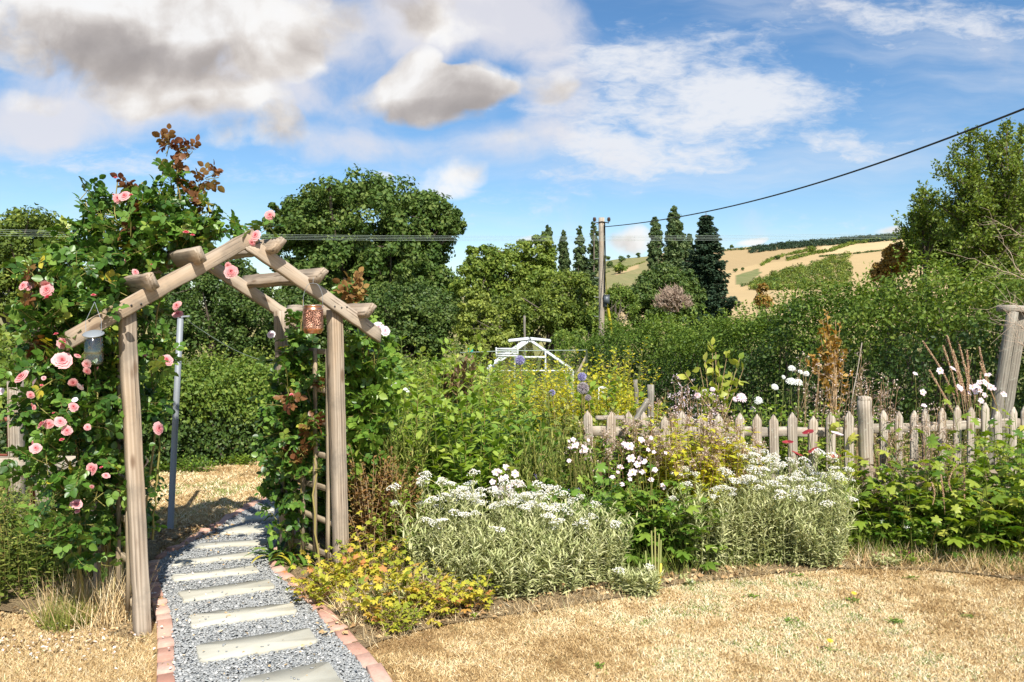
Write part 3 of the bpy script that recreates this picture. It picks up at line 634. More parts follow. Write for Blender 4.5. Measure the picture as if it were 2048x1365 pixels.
def woodline(name, pts, dens, rpx, m_, label, cat, kind=None, jit=3):
    b = Buf(); pts = np.array(pts, float); seg = np.linalg.norm(np.diff(pts, axis=0), axis=1); L = seg.sum(); n = int(L * dens)
    cum = np.concatenate([[0], np.cumsum(seg)]); s = rng.uniform(0, L, n); x = np.interp(s, cum, pts[:, 0]); y = np.interp(s, cum, pts[:, 1]) + rng.uniform(0, jit, n)
    for xx, yy in zip(x, y):
        p = hill_pt(xx, yy); r = rpx / F * p[1] * rng.uniform(.6, 1.2); clumps(b, p[None] + np.array([[0, 0, r * .6]]), r, 26, r * .6, up=.8)
    obj(name, b, M[m_], label=label, cat=cat, kind=kind)
woodline('far_wood', [(1500, 497), (1560, 490), (1620, 484), (1700, 478), (1790, 471), (1900, 464), (2048, 458)], 3.4, 4.5, 'spruce', None, None, 'stuff', 11)
woodline('field_hedge', [(1440, 502), (1520, 496)], 1.0, 3, 'dark_leaf', 'low dark hedge along the hill skyline right of the spruce', 'hedge', None, 2)
woodline('field_hedge', [(1575, 520), (1620, 508), (1660, 502), (1700, 488), (1760, 480)], 1.4, 4.5, 'olive_leaf', 'hedge climbing between the two upper stubble fields', 'hedge', None, 3)
woodline('field_hedge', [(1640, 514), (1720, 507), (1800, 498)], 1.2, 2.6, 'dark_leaf', 'thin hedge line across the upper right stubble field', 'hedge', None, 1)
woodline('field_hedge', [(1520, 532), (1545, 518), (1570, 510), (1625, 500)], 1.2, 4, 'mid_leaf', 'short green hedge on the bank in the middle of the hill', 'hedge', None, 3)
woodline('field_hedge', [(1205, 547), (1240, 538), (1290, 524)], .8, 2, 'olive_leaf', 'hedge under the green field on the left hill slope', 'hedge', None, 2)
woodline('field_hedge', [(1480, 572), (1500, 569), (1520, 556)], .8, 4, 'dark_leaf', 'dark hedge under the small green field on the hill', 'hedge', None, 3)
b = Buf()
for _ in range(420):
    x = rng.uniform(1505, 1700); lo = np.interp(x, [1500, 1560, 1640, 1700], [574, 548, 528, 510]); y = rng.uniform(lo, 582); p = hill_pt(x, y); r = 8 / F * p[1] * rng.uniform(.7, 1.2)
    clumps(b, p[None] + np.array([[0, 0, r * .7]]), r, 60, r * .42, up=.6, tmean=rng.uniform(.15, .6))
obj('hillside_wood', b, M['olive_leaf'], kind='stuff')
tree('broadleaf_tree', 'reddish leafless looking tree in front of the hillside wood', [(1525, 578, 15, 13, 190), (1527, 602, 20, 20, 190)], (1525, 190, .2), .5, 60, 50, 'orange_leaf', cr=.4, tmean=.2)

# right side: tall loose tree, orange shrub and others
def loose_tree(name, label, C0, shoots, m_, leaf, base, tr, twigm='bark', nleaf=60):
    """open tree: explicit leader shoots, each with side twigs and leaves along them"""
    root = thing(name, label, 'tree', base); tb = Buf(); cb = Buf(); k = 9; s = np.linspace(0, 1, k)
    tb.tube([base, base * .5 + C0 * .5 + np.array([.1, 0, 0]), C0], [tr * 1.3, tr, tr * .8], 8, .5)
    for (px, py, d) in shoots:
        e = at(px, py, d); mid = (C0 + e) / 2 + rng.normal(size=3) * .25; mid[2] += .3
        pt = ((1 - s) ** 2)[:, None] * C0 + (2 * s * (1 - s))[:, None] * mid + (s ** 2)[:, None] * e; L = np.linalg.norm(e - C0)
        tb.tube(pt, np.linspace(tr * .5, .008, k), 5, .5, cap=False)
        nt2 = int(11 * L); ss_ = rng.uniform(.15, 1, nt2); p0 = np.stack([np.interp(ss_, s, pt[:, i]) for i in range(3)], -1)
        dv = nrm(rdir(nt2, .3) + .55 * (e - C0) / L); l = (.25 + .6 * (1 - ss_)) * rng.uniform(.4, 1.1, nt2); t3 = np.linspace(0, 1, 4)
        PT = p0[:, None] + dv[:, None] * (l[:, None] * t3[None])[..., None]; PT[..., 2] += .15 * l[:, None] * t3[None] ** 2
        tb.tubes(PT, np.linspace(.011, .004, 4)[None], 3, .5)
        n = nt2 * nleaf // 2; ii = rng.integers(0, nt2, n); tt = rng.uniform(.1, 1, n); P_ = p0[ii] + dv[ii] * (l[ii] * tt)[:, None] + rng.normal(size=(n, 3)) * .045
        P_[:, 2] += .15 * l[ii] * tt ** 2; D_ = nrm(dv[ii] + rdir(n) * .9); cb.inst(T_FOLD, P_, D_, rdir(n, .8), leaf * rng.uniform(.6, 1.2, n), np.clip(rng.normal(.5, .22, n), 0, 1))
        n = int(nleaf * L * 2); tt = rng.uniform(.3, 1, n); P_ = np.stack([np.interp(tt, s, pt[:, i]) for i in range(3)], -1) + rng.normal(size=(n, 3)) * .05
        cb.inst(T_FOLD, P_, rdir(n, .4), rdir(n, .8), leaf * rng.uniform(.6, 1.2, n), np.clip(rng.normal(.5, .22, n), 0, 1))
    obj('trunk', tb, M[twigm], root, smooth=True); obj('crown', cb, M[m_], root); return root
dT = 16.0
loose_tree('fruit_tree', 'tall loose open tree rising at the right edge behind the hedge', at(1990, 520, dT),
           [(1935, 262, dT), (1950, 330, dT - .4), (2010, 245, dT), (2045, 255, dT + .5), (1895, 345, dT), (1870, 350, dT - .5), (1855, 400, dT), (1900, 430, dT + .6), (1920, 380, dT), (1975, 320, dT + .8), (2030, 340, dT - .8), (1960, 400, dT - .8),
            (2000, 400, dT), (2048, 420, dT), (2080, 330, dT), (2110, 400, dT - .5), (1880, 470, dT), (1910, 500, dT - .5), (1950, 470, dT - 1), (2040, 500, dT - 1), (2090, 270, dT + .4), (2120, 350, dT), (1985, 290, dT), (1965, 450, dT + 1), (1925, 460, dT + .8), (2060, 380, dT - 1.2), (2070, 470, dT), (2020, 450, dT - 1), (1905, 300, dT), (1940, 340, dT), (1965, 270, dT), (2000, 360, dT), (1930, 430, dT - .5), (1890, 400, dT), (2020, 300, dT), (2040, 380, dT + .4), (1980, 470, dT), (2060, 520, dT), (1900, 540, dT), (1960, 540, dT - .6)],
           'mid_leaf', .075, np.array([(1990 - 1024) / F * dT, dT, -.8]), .07, nleaf=64)
loose_tree('fruit_tree', 'small upright shoots of a young tree left of the tall loose one', at(1850, 530, 17.5), [(1845, 385, 17.5), (1825, 430, 17.5), (1815, 470, 17.2), (1860, 420, 17.5), (1880, 440, 17.8), (1835, 490, 17), (1870, 480, 17.5)],
           'mid_leaf', .09, np.array([9.2, 17.5, -.9]), .05)
tree('broadleaf_tree', 'brownish green dense tree behind the young tree shoots', [(1870, 470, 55, 60, 20), (1830, 510, 50, 45, 20), (1920, 500, 70, 60, 20), (1990, 520, 70, 60, 20)], (1880, 20.5, .15), .10, 260, 110, 'olive_leaf', cr=.25, tmean=.45)
tree('orange_shrub', 'orange leaved autumn shrub at the top of the right hedge', [(1785, 520, 28, 38, 18), (1765, 545, 22, 25, 18), (1800, 500, 16, 18, 18)], (1785, 18.3, .05), .085, 80, 80, 'orange_leaf', cr=.35, cat='shrub', tmean=.5)
# pale bare branches reaching in from the right
def bare(name, label, paths, th, m_='dead_twig'):
    root = thing(name, label, 'branch', at(*paths[0][0])); b = Buf()
    for pth in paths:
        pts = np.array([at(*p) for p in pth]); s0 = np.linspace(0, 1, len(pts)); s = np.linspace(0, 1, 14)
        pt = np.stack([np.interp(s, s0, pts[:, i]) for i in range(3)], -1) + rng.normal(size=(14, 3)) * .008
        b.tube(pt, np.linspace(th, th * .3, 14), 5, .8, cap=False)
        n = 16; i = rng.integers(2, 14, n); dv = nrm(rdir(n, .1) + .8 * nrm(pts[-1] - pts[0])[None]); l = rng.uniform(.1, .35, (n, 1))
        b.tubes(np.stack([pt[i], pt[i] + dv * l * .5 + rng.normal(size=(n, 3)) * .02, pt[i] + dv * l], 1), np.array([[th * .35, th * .25, th * .12]]), 3, .8)
    obj('twigs', b, M[m_], root)
bare('bare_branch', 'pale bare branches sticking out of the right hedge under the tall tree', [[(2080, 570, 9.5), (2000, 540, 9.6), (1925, 512, 9.7)], [(2080, 480, 9.5), (2040, 470, 9.6), (1985, 440, 9.7)], [(2090, 600, 9.3), (2030, 530, 9.4), (2000, 470, 9.5)]], .006)

# ------------------------------------------------------------------ hedges
def hedge(name, label, p0, p1, thick, htop, m_low, m_top, leaf, dens, split=.6, bump=.18, tmpl=T_FOLD, group=None, stemn=30):
    """p0,p1 ground ends of the centre line; htop(s) height above ground"""
    p0 = np.array(p0, float); p1 = np.array(p1, float); L = np.linalg.norm(p1 - p0); ax = (p1 - p0) / L; sd_ = np.array([ax[1], -ax[0]])
    root = thing(name, label, 'hedge', (p0[0], p0[1], float(gz(*p0))), group); b = Buf()
    KC = 12; nf = int(dens * L * (2 * 2.5 + thick)); n = nf // KC; s = rng.uniform(0, 1, n); hh = htop(s)
    per = 2 * hh + thick; t = rng.uniform(0, 1, n) * per
    side = np.where(t < hh, -1, np.where(t < hh + thick, 0, 1))
    lat = np.where(side == -1, -thick / 2, np.where(side == 1, thick / 2, t - hh - thick / 2)); z = np.where(side == 0, hh, np.where(side == -1, t, t - hh - thick))
    z = np.clip(z, 0.02, None)
    nx_ = np.where(side == 0, 0, side).astype(float); nz_ = (side == 0).astype(float)
    rnd = np.clip(1 - (hh - z) / (.25 * hh), 0, 1); lat = lat * (1 - .22 * rnd ** 2)
    dep = rng.exponential(.11, n) * np.where(rng.uniform(size=n) < .3, 2.2, 1)
    lump = 0
    for i in range(10):
        f1, f2, f3 = nzt[i + 20] * 2.2; lump = lump + np.sin(s * L * f1 + z * f2 + i * 2 + lat * f3)
    lump = lump / 10 * bump * 3.4
    o = lump - dep + rng.normal(0, .035, n) * bump / .15
    lat = lat + nx_ * o; z = z + nz_ * o
    x = p0[0] + ax[0] * s * L + sd_[0] * lat; y = p0[1] + ax[1] * s * L + sd_[1] * lat
    Zg = gz(x, y); P_ = np.stack([x, y, Zg + z], -1)
    # longer shoots on the crown of the hedge
    N_ = np.stack([sd_[0] * nx_, sd_[1] * nx_, nz_], -1)
    nn = nrm(N_ + rng.normal(size=(n, 3)) * .55 + np.array([0, 0, .35])); D_ = nrm(np.cross(nn, rng.normal(size=(n, 3))))
    rep = np.repeat(np.arange(n), KC); s, z, hh, lat = s[rep], z[rep], hh[rep], lat[rep]; N_ = N_[rep]; n = len(rep)
    P_ = P_[rep] + rng.normal(size=(n, 3)) * leaf * np.array([1.15, 1.15, .9]) ; P_[:, 2] = np.maximum(P_[:, 2], gz(P_[:, 0], P_[:, 1]) + .02)
    nn = nrm(N_ + rng.normal(size=(n, 3)) * .6 + np.array([0, 0, .35])); D_ = nrm(np.cross(nn, rng.normal(size=(n, 3))))
    ctint = rng.normal(0, .13, n // KC)[rep]
    patch = 0
    for i in range(6):
        f1, f2, f3 = nzt[i + 40] * 1.4; patch = patch + np.sin(s * L * f1 + z * f2 + i)
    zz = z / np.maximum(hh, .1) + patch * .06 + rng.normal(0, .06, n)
    mi = (zz > split).astype(int); ti = np.clip(rng.normal(.45, .16, n) + ctint + patch * .05, 0, 1)  # leaves below the split take the low material, those above the top one
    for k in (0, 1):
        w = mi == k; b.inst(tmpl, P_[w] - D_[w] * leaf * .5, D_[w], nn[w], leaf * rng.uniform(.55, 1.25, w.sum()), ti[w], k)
    # projecting sprigs with leaves
    ns = int(L * 16); s2 = rng.uniform(0, 1, ns); h2 = htop(s2); la = rng.uniform(-.5, .5, ns) * thick * .8
    bx = p0[0] + ax[0] * s2 * L + sd_[0] * la; by = p0[1] + ax[1] * s2 * L + sd_[1] * la; B_ = np.stack([bx, by, gz(bx, by) + h2 - .1], -1)
    dv = nrm(rdir(ns) * .35 + np.array([0, 0, 1.])); l = rng.uniform(.12, .5, ns) * (bump / .18)
    idx = np.repeat(np.arange(ns), 14); tt = rng.uniform(.2, 1, len(idx)); Pp = B_[idx] + dv[idx] * (l[idx] * tt)[:, None]
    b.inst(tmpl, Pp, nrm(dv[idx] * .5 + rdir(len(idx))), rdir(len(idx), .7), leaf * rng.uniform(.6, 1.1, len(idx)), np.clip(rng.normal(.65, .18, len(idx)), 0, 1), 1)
    sb = Buf(); ns2 = int(L * stemn / 3); s3 = rng.uniform(0, 1, ns2); la = rng.normal(0, .25, ns2) * thick * .6
    bx = p0[0] + ax[0] * s3 * L + sd_[0] * la; by = p0[1] + ax[1] * s3 * L + sd_[1] * la; B0 = np.stack([bx, by, gz(bx, by) - .05], -1)
    lean = rng.normal(size=(ns2, 2)) * .3; Tp = B0 + np.stack([lean[:, 0], lean[:, 1], htop(s3) * rng.uniform(.6, .92, ns2)], -1)
    q = np.linspace(0, 1, 5)[None, :, None]; sb.tubes(B0[:, None] * (1 - q) + Tp[:, None] * q + rng.normal(size=(ns2, 5, 3)) * .03, np.linspace(.02, .006, 5)[None], 4, .5)
    obj('stems', sb, M['bark'], root); obj('foliage', b, [M[m_low], M[m_top]], root); return root
def hp(pts): xs_, ys_ = zip(*pts); return lambda s: np.interp(s, xs_, ys_) + .08 * np.sin(s * 37) + .05 * np.sin(s * 91 + 1)
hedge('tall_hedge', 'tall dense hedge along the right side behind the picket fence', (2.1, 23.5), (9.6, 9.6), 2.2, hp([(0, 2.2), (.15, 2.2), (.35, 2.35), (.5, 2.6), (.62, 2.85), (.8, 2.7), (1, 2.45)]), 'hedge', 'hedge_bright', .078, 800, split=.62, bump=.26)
hedge('tall_hedge', 'bright green bushy hedge behind the tall hedge below the hill', (5.0, 26), (13.5, 15.5), 2.2, hp([(0, 2.2), (.2, 2.3), (.4, 2.9), (.5, 3.1), (.8, 3.3), (1, 3.4)]), 'hedge_bright', 'hedge_bright', .10, 330, split=.4, bump=.4)
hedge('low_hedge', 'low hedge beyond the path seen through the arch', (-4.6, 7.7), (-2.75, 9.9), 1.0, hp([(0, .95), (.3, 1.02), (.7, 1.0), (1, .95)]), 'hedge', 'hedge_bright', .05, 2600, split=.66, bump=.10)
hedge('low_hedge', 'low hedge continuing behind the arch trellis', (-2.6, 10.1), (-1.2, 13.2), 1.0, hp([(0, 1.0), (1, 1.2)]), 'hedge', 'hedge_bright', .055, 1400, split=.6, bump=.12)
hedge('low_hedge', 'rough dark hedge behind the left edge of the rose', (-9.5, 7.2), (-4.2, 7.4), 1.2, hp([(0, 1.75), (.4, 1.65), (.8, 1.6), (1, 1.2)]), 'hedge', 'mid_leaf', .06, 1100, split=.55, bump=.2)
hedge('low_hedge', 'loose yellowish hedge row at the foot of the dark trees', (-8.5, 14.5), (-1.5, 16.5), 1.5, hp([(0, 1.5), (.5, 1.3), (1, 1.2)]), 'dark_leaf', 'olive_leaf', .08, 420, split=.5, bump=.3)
# ------------------------------------------------------------------ path
def g2(px, py): return gp(px, py)[:2]
LE = [(356, 1700), (354, 1480), (352, 1365), (350, 1290), (345, 1240), (336, 1213), (326, 1190), (319, 1165), (317, 1141), (322, 1127), (343, 1112), (388, 1088), (428, 1064), (460, 1044), (492, 1025), (535, 1001), (600, 985), (680, 975)]
RE = [(930, 1700), (825, 1480), (742, 1365), (700, 1313), (672, 1281), (634, 1235), (612, 1212), (591, 1190), (559, 1160), (536, 1140), (540, 1112), (560, 1088), (585, 1066), (600, 1050), (615, 1035), (650, 1015), (720, 1000), (800, 990)]
LG = np.array([g2(*p) for p in LE]); RG = np.array([g2(*p) for p in RE])
def resample(P_, n):
    s = np.concatenate([[0], np.cumsum(np.linalg.norm(np.diff(P_, axis=0), axis=1))]); t = np.linspace(0, s[-1], n)
    # Catmull-like smoothing
    Q_ = np.stack([np.interp(t, s, P_[:, i]) for i in range(2)], -1)
    for _ in range(6): Q_[1:-1] = .25 * Q_[:-2] + .5 * Q_[1:-1] + .25 * Q_[2:]
    return Q_, s[-1]
b = Buf(); n = len(LG); b.add(np.stack([np.concatenate([LG, np.full((n, 1), .008)], 1), np.concatenate([RG, np.full((n, 1), .008)], 1)], 1), [(2 * i, 2 * i + 1, 2 * i + 3, 2 * i + 2) for i in range(n - 1)], None, .5)
obj('gravel_path', b, M['slate_bed'], kind='structure')
# slate chips
N = 36000; seg = rng.integers(1, n - 1, N * 2); area = np.array([np.linalg.norm(RG[i] - LG[i]) * np.linalg.norm((LG[i] + RG[i] - LG[i + 1] - RG[i + 1]) / 2) for i in range(n - 1)]); area[0] = 0
wgt = area / (((LG[:-1, 1] + RG[:-1, 1]) / 2) ** .5); seg = rng.choice(n - 1, N, p=wgt / wgt.sum()); t = rng.uniform(0, 1, N)[:, None]; w = rng.uniform(-.01, 1.01, N)[:, None]
Pa = LG[seg] * (1 - t) + LG[seg + 1] * t; Pb = RG[seg] * (1 - t) + RG[seg + 1] * t; Pc = Pa * (1 - w) + Pb * w
tmpl = (np.array([(-.5, -.3, .12), (.1, -.5, .12), (.55, -.1, .12), (.3, .45, .12), (-.35, .4, .12), (-.5, -.3, -.12), (.1, -.5, -.12), (.55, -.1, -.12), (.3, .45, -.12), (-.35, .4, -.12)]),
        [(0, 5, 6, 1), (1, 6, 7, 2), (2, 7, 8, 3), (3, 8, 9, 4), (4, 9, 5, 0)], [(0, 1, 2), (0, 2, 3), (0, 3, 4)])
Pz = np.concatenate([Pc, rng.uniform(.006, .022, (N, 1))], 1); Dd = rdir(N); Dd[:, 2] *= .35; Nn = nrm(np.array([0, 0, 1.]) + rng.normal(size=(N, 3)) * .26)
sc = np.stack([rng.uniform(.010, .025, N), rng.uniform(.008, .016, N), rng.uniform(.008, .022, N)], -1)
b = Buf(); b.inst(tmpl, Pz, Dd, Nn, sc, np.clip(rng.normal(.5, .2, N) + (rng.uniform(size=N) < .012) * .9, 0, 1)); k = 260; i = rng.integers(0, N, k); P9 = Pz[i].copy(); P9[:, 2] = .036; b.inst(tmpl, P9, Dd[i], np.tile([0, 0, 1.], (k, 1)) + rng.normal(size=(k, 3)) * .1, sc[i] * .7, .5); obj('slate_chippings', b, M['slate'], kind='stuff')
def edging(name, line, side, n_b, keep=lambda i, p: True):
    Q_, L = resample(line, n_b * 6 + 1); b = Buf()
    for i in range(n_b):
        a, m2, c = Q_[i * 6], Q_[i * 6 + 3], Q_[i * 6 + 6]
        if not keep(i, m2): continue
        d = (c - a) / np.linalg.norm(c - a); nrm_ = np.array([d[1], -d[0]]) * side; l = np.linalg.norm(c - a) - .008; z = .024 + rng.normal() * .003
        tl = rng.normal() * .012
        e = .006; W_ = .074
        def ring(o, zz): return [(m2 + d * (sx * (l / 2 - o)) + nrm_ * (W_ / 2 + sy * (W_ / 2 - o) + .004)).tolist() + [zz + tl * sx] for sx, sy in ((-1, -1), (1, -1), (1, 1), (-1, 1))]
        V_ = ring(0, -.06) + ring(0, z - e) + ring(e, z); q = []
        for k in (0, 4):
            for j in range(4): q.append((k + j, k + (j + 1) % 4, k + 4 + (j + 1) % 4, k + 4 + j))
        q.append((8, 9, 10, 11)); b.add(V_, q, None, float(np.clip(rng.normal(.5, .22), 0, 1)))
    obj(name, b, M['brick'], kind='structure')
edging('brick_edging_left', LG, -1, 36); edging('brick_edging_right', RG, 1, 34, lambda i, p: True)

slabs = [([(480, 1372), (655, 1334), (695, 1390), (500, 1430)], 'nearest stepping stone cut off by the bottom edge of the photo'),
         ([(391, 1302), (619, 1267), (637, 1296), (399, 1336)], 'widest looking stepping stone, second from the bottom of the photo'),
         ([(377, 1240), (586, 1216), (597, 1235), (385, 1266)], 'third stepping stone from the bottom, just past the left arch post'),
         ([(357, 1193), (538, 1168), (553, 1185), (367, 1214)], 'stepping stone fourth from the bottom, level with the yellow leaves'),
         ([(340, 1160), (507, 1140), (519, 1153), (348, 1171)], 'stepping stone fifth from the bottom, between the arch posts'),
         ([(350, 1130), (501, 1112), (512, 1121), (344, 1140)], 'shaded stepping stone beside the strappy green leaves'),
         ([(400, 1095), (540, 1086), (536, 1096), (390, 1104)], 'half shaded stepping stone above the dark patch of gravel'),
         ([(450, 1061), (560, 1056), (560, 1071), (440, 1075)], 'stepping stone crossed by the arch shadow further up the path'),
         ([(491, 1039), (585, 1034), (585, 1044), (482, 1049)], 'small looking stepping stone just past the arch shadow'),
         ([(522, 1021), (612, 1017), (614, 1026), (514, 1029)], 'farthest stepping stone almost hidden by the trellis climber')]
for qd, lab in slabs:
    c = np.array([g2(*p) for p in qd]); cen = c.mean(0); ring = []
    for i in range(4):
        a, d = c[i], c[(i + 1) % 4]; m = 9
        for k in range(m): ring.append(a + (d - a) * (k + (.35 if k == 0 else 0)) / m + rng.normal(size=2) * .0035)
    ring = np.array(ring); k = len(ring); ins = cen + (ring - cen) * .985; b = Buf()
    V_ = np.concatenate([np.c_[ring, np.full(k, -.03)], np.c_[ring, np.full(k, .026)], np.c_[ins, np.full(k, .031) + rng.normal(size=k) * .001], [[cen[0], cen[1], .032]]])
    j = np.arange(k); j2 = (j + 1) % k
    b.add(V_, np.concatenate([np.stack([j, j2, j2 + k, j + k], -1), np.stack([j + k, j2 + k, j2 + 2 * k, j + 2 * k], -1)]), np.stack([j + 2 * k, j2 + 2 * k, np.full(k, 3 * k)], -1), float(rng.uniform(.2, .8)))
    obj('stepping_stone', b, M['slab'], loc=(cen[0], cen[1], 0), label=lab, cat='stepping stone', group='rectangular stepping stones in the slate path')

# flower bed soil
BEDF = [(690, 1322), (720, 1300), (800, 1275), (900, 1252), (1000, 1236), (1100, 1224), (1200, 1205), (1290, 1192), (1350, 1172), (1420, 1165), (1560, 1150), (1700, 1140), (1850, 1143), (1950, 1152), (2048, 1165), (2300, 1190)]
BG = np.array([g2(*p) for p in BEDF])
def bed_front(x): return np.interp(x, BG[:, 0], BG[:, 1])
xs2 = np.linspace(BG[0, 0], 5.6, 50); b = Buf(); V_ = []
for x in xs2:
    for t in np.linspace(0, 1, 10):
        y = bed_front(x) * (1 - t) + 8.6 * t; xx = x - (.0 if t < .3 else 0); V_.append((xx, y, .014 + .03 * math.sin(math.pi * min(1, t * 3) / 2) + float(gz(xx, y))))
b.add(V_, [(i * 10 + j, i * 10 + 10 + j, i * 10 + 11 + j, i * 10 + 1 + j) for i in range(49) for j in range(9)], None, .5)
obj('flower_bed', b, M['soil'], smooth=True, kind='structure')
b = Buf(); b.add([(*g2(596, 1195), .012), (*g2(690, 1322), .012), (BG[0, 0] + .02, 6, .03), (*g2(640, 1020), .012), (*g2(545, 1135), .012)], None, [(0, 1, 2), (0, 2, 3), (0, 3, 4)], .5); obj('path_border', b, M['soil'], kind='structure')
# earth under the rose on the left
ring = np.array([g2(*p) for p in [(-300, 1235), (0, 1225), (150, 1245), (262, 1285), (309, 1240), (305, 1150), (318, 1100), (372, 1070), (330, 1052), (250, 1050), (-300, 1060)]]); b = Buf(); cen = ring.mean(0)
b.add(np.concatenate([np.c_[ring, np.full(len(ring), .012)], [[cen[0], cen[1], .03]]]), None, [(i, (i + 1) % len(ring), len(ring)) for i in range(len(ring))], .5); obj('rose_bed_soil', b, M['soil'], kind='structure')

# ------------------------------------------------------------------ timber
def beam(name, parent, p0, p1, w, h, up, m_, cut0=0.0, cut1=0.0, ch=.006, seg=14, wob=.0015, rnd=False, tip=0, label=None):
    p0 = Vector([float(a) for a in p0]); p1 = Vector([float(a) for a in p1]); z = (p1 - p0); L = z.length; z.normalize(); upv = Vector(up); y = (upv - z * upv.dot(z)).normalized(); x = y.cross(z)
    hw, hh = w / 2, h / 2
    if rnd: cs = [(math.cos(a) * hw, math.sin(a) * hh) for a in np.arange(14) * 2 * math.pi / 14]
    else: cs = [(-hw + ch, -hh), (hw - ch, -hh), (hw, -hh + ch), (hw, hh - ch), (hw - ch, hh), (-hw + ch, hh), (-hw, hh - ch), (-hw, -hh + ch)]
    cs = np.array(cs); k = len(cs); b = Buf(); V_ = []
    for i in range(seg + 1):
        t = i / seg; o = np.array([rng.normal() * wob, rng.normal() * wob]) if 0 < i < seg else np.zeros(2)
        sc = 1.0
        zz = L * t + (i == 0) * cut0 * cs[:, 1] + (i == seg) * cut1 * cs[:, 1]
        V_.append(np.c_[cs * sc + o, zz])
    b.add(np.concatenate(V_), [(i * k + j, i * k + (j + 1) % k, (i + 1) * k + (j + 1) % k, (i + 1) * k + j) for i in range(seg) for j in range(k)], None, .5)
    if tip:   # pointed (picket) or domed top
        e = seg * k; c = b.n; b.add([(0, -hh, L + tip), (0, hh, L + tip)], None, None, .5)
        b.T.append(np.array([(e + (j + 1) % k, c if cs[j, 1] < 0 else c + 1, e + j) for j in range(k)])); b.TM.append(np.zeros(k, int))
        # ridge faces
        b.T.append(np.array([(e + 3, c + 1, c), (e + 7, c, c + 1)])); b.TM.append(np.zeros(2, int))
    for e in ([0] if tip else [0, seg]):
        cc = V_[e].mean(0); c = b.n; b.add([cc], None, None, .5)
        b.T.append(np.array([(e * k + (j + 1) % k, e * k + j, c) if e == 0 else (e * k + j, e * k + (j + 1) % k, c) for j in range(k)])); b.TM.append(np.zeros(k, int))
    me = b.mesh(name, m_)
    Mx = Matrix(((x.x, y.x, z.x, p0.x), (x.y, y.y, z.y, p0.y), (x.z, y.z, z.z, p0.z), (0, 0, 0, 1)))
    return place(name, me, parent, Mx, label=label)
WD = M['arch_wood']
PL = np.array([-1.876, 3.905, 0]); PR = np.array([-1.035, 4.675, 0]); uu = nrm(PR - PL); nn_ = np.array([-uu[1], uu[0], 0]); back = nn_ * .72   # away from the camera
Z3 = np.array([0, 0, 1.]); span = np.linalg.norm(PR - PL)
arch = thing('garden_arch', 'weathered timber garden arch with pitched top and trellis side over the slate path', 'garden arch', (PL + PR) / 2)
lean = {0: np.array([-.085, 0, 0]), 1: np.array([-.045, .0, 0])}
posts = []
for i, (c, ln) in enumerate(((PL, lean[0]), (PR, lean[1]), (PL + back, lean[0]), (PR + back, lean[1]))):
    top = c + ln + Z3 * 1.66; o = beam('post', arch, c - Z3 * .05, top, (.072, .076)[i % 2], (.072, .076)[i % 2], nn_, WD, ch=.005, seg=20, wob=.0012); posts.append(top)
# notch lap plates on the two front posts
LT = posts[0].copy(); RT = posts[1].copy(); LT[2] = RT[2] = 0
apex_h = 2.035; eave = 1.672; rh = .080; rt = .040
mid = (LT + RT) / 2; uh = nrm(RT - LT); hs = np.linalg.norm(RT - LT) / 2; slope = (apex_h - eave) / hs
rd = nrm(uh + Z3 * slope); ru = nrm(-uh * slope + Z3)         # left rafter: along, up-normal
ld = nrm(-uh + Z3 * slope); lu = nrm(uh * slope + Z3)
fr = -nn_ * (.040 + rt / 2 + .003)      # in front of the post face
for k_, off in ((0, fr), (1, back + nn_ * (.040 + rt / 2 + .003))):
    bL = LT + off + Z3 * eave; bR = RT + off + Z3 * eave; ap = mid + off + Z3 * apex_h
    e0 = bL - rd * .335; e1 = ap + rd * .07
    beam('rafter', arch, e0, e1, rt, rh, ru, WD, cut0=slope * .9, cut1=0, seg=18)
    f1 = ap - ld * (rh / 2 + .003) - Z3 * .0 + np.array([0, 0, 0]); f0 = bR - ld * .325
    beam('rafter', arch, f0, f1 - ld * .0, rt * .98, rh * .97, lu, WD, cut0=slope * .9, cut1=-slope * 1.35, seg=18)
    if k_ == 0:
        for (q0, dd_) in ((bL, rd), (bR, ld)):
            for (a_, b_) in ((-.02, .022), (.03, -.018), (.0, .0)):
                c = q0 + dd_ * a_ * 1.4 + (ru if dd_ is rd else lu) * b_ - nn_ * (rt / 2 + .0008); sb_ = Buf(); sb_.tube([c, c - nn_ * .0018], .0055, 8, .5); obj('screw', sb_, M['black'], arch)
# purlins across the rafters
for (base, dd_, uv, ts_) in ((LT, rd, ru, (.18, .58)), (RT, ld, lu, (.80, .36, -.19))):
    for t_p in ts_:
        q0 = base + Z3 * eave + dd_ * (t_p * np.linalg.norm([hs, apex_h - eave])) + uv * (rh / 2 + .022)
        a_ = q0 + fr - nn_ * .105; b_ = q0 + back + nn_ * .19
        beam('purlin', arch, a_, b_, .046, .088, uv, WD, cut0=-.35, cut1=.35, seg=16)
# trellis panels
def trellis(c0, c1, label, ztop, zbot=.09, cols=4):
    tr = thing('trellis', None, None, tuple(c0)); tr.parent = arch; tr.location = Vector(tuple(c0)) - arch.location
    if label: tr['label'] = label
    d = nrm(c1 - c0); L = np.linalg.norm(c1 - c0); sideways = np.cross(d, Z3)
    for i in range(cols):
        s = (i + .75) / (cols + .5); p = c0 + d * L * s
        beam('upright', tr, p + Z3 * zbot, p + Z3 * ztop, .030, .018, sideways, M['lath_wood'], ch=.003, seg=6)
    for z in list(np.arange(zbot + .04, ztop - .12, .205)) + [ztop - .02]:
        beam('rail', tr, c0 + d * .042 + Z3 * z + sideways * .020, c1 - d * .042 + Z3 * z + sideways * .020, .020, .034, Z3, M['lath_wood'], ch=.003, seg=6)
trellis(PR + lean[1] * .6, PR + back + lean[1] * .6, None, 1.42)
trellis(PL + lean[0] * .5, PL + back + lean[0] * .5, None, 1.42)

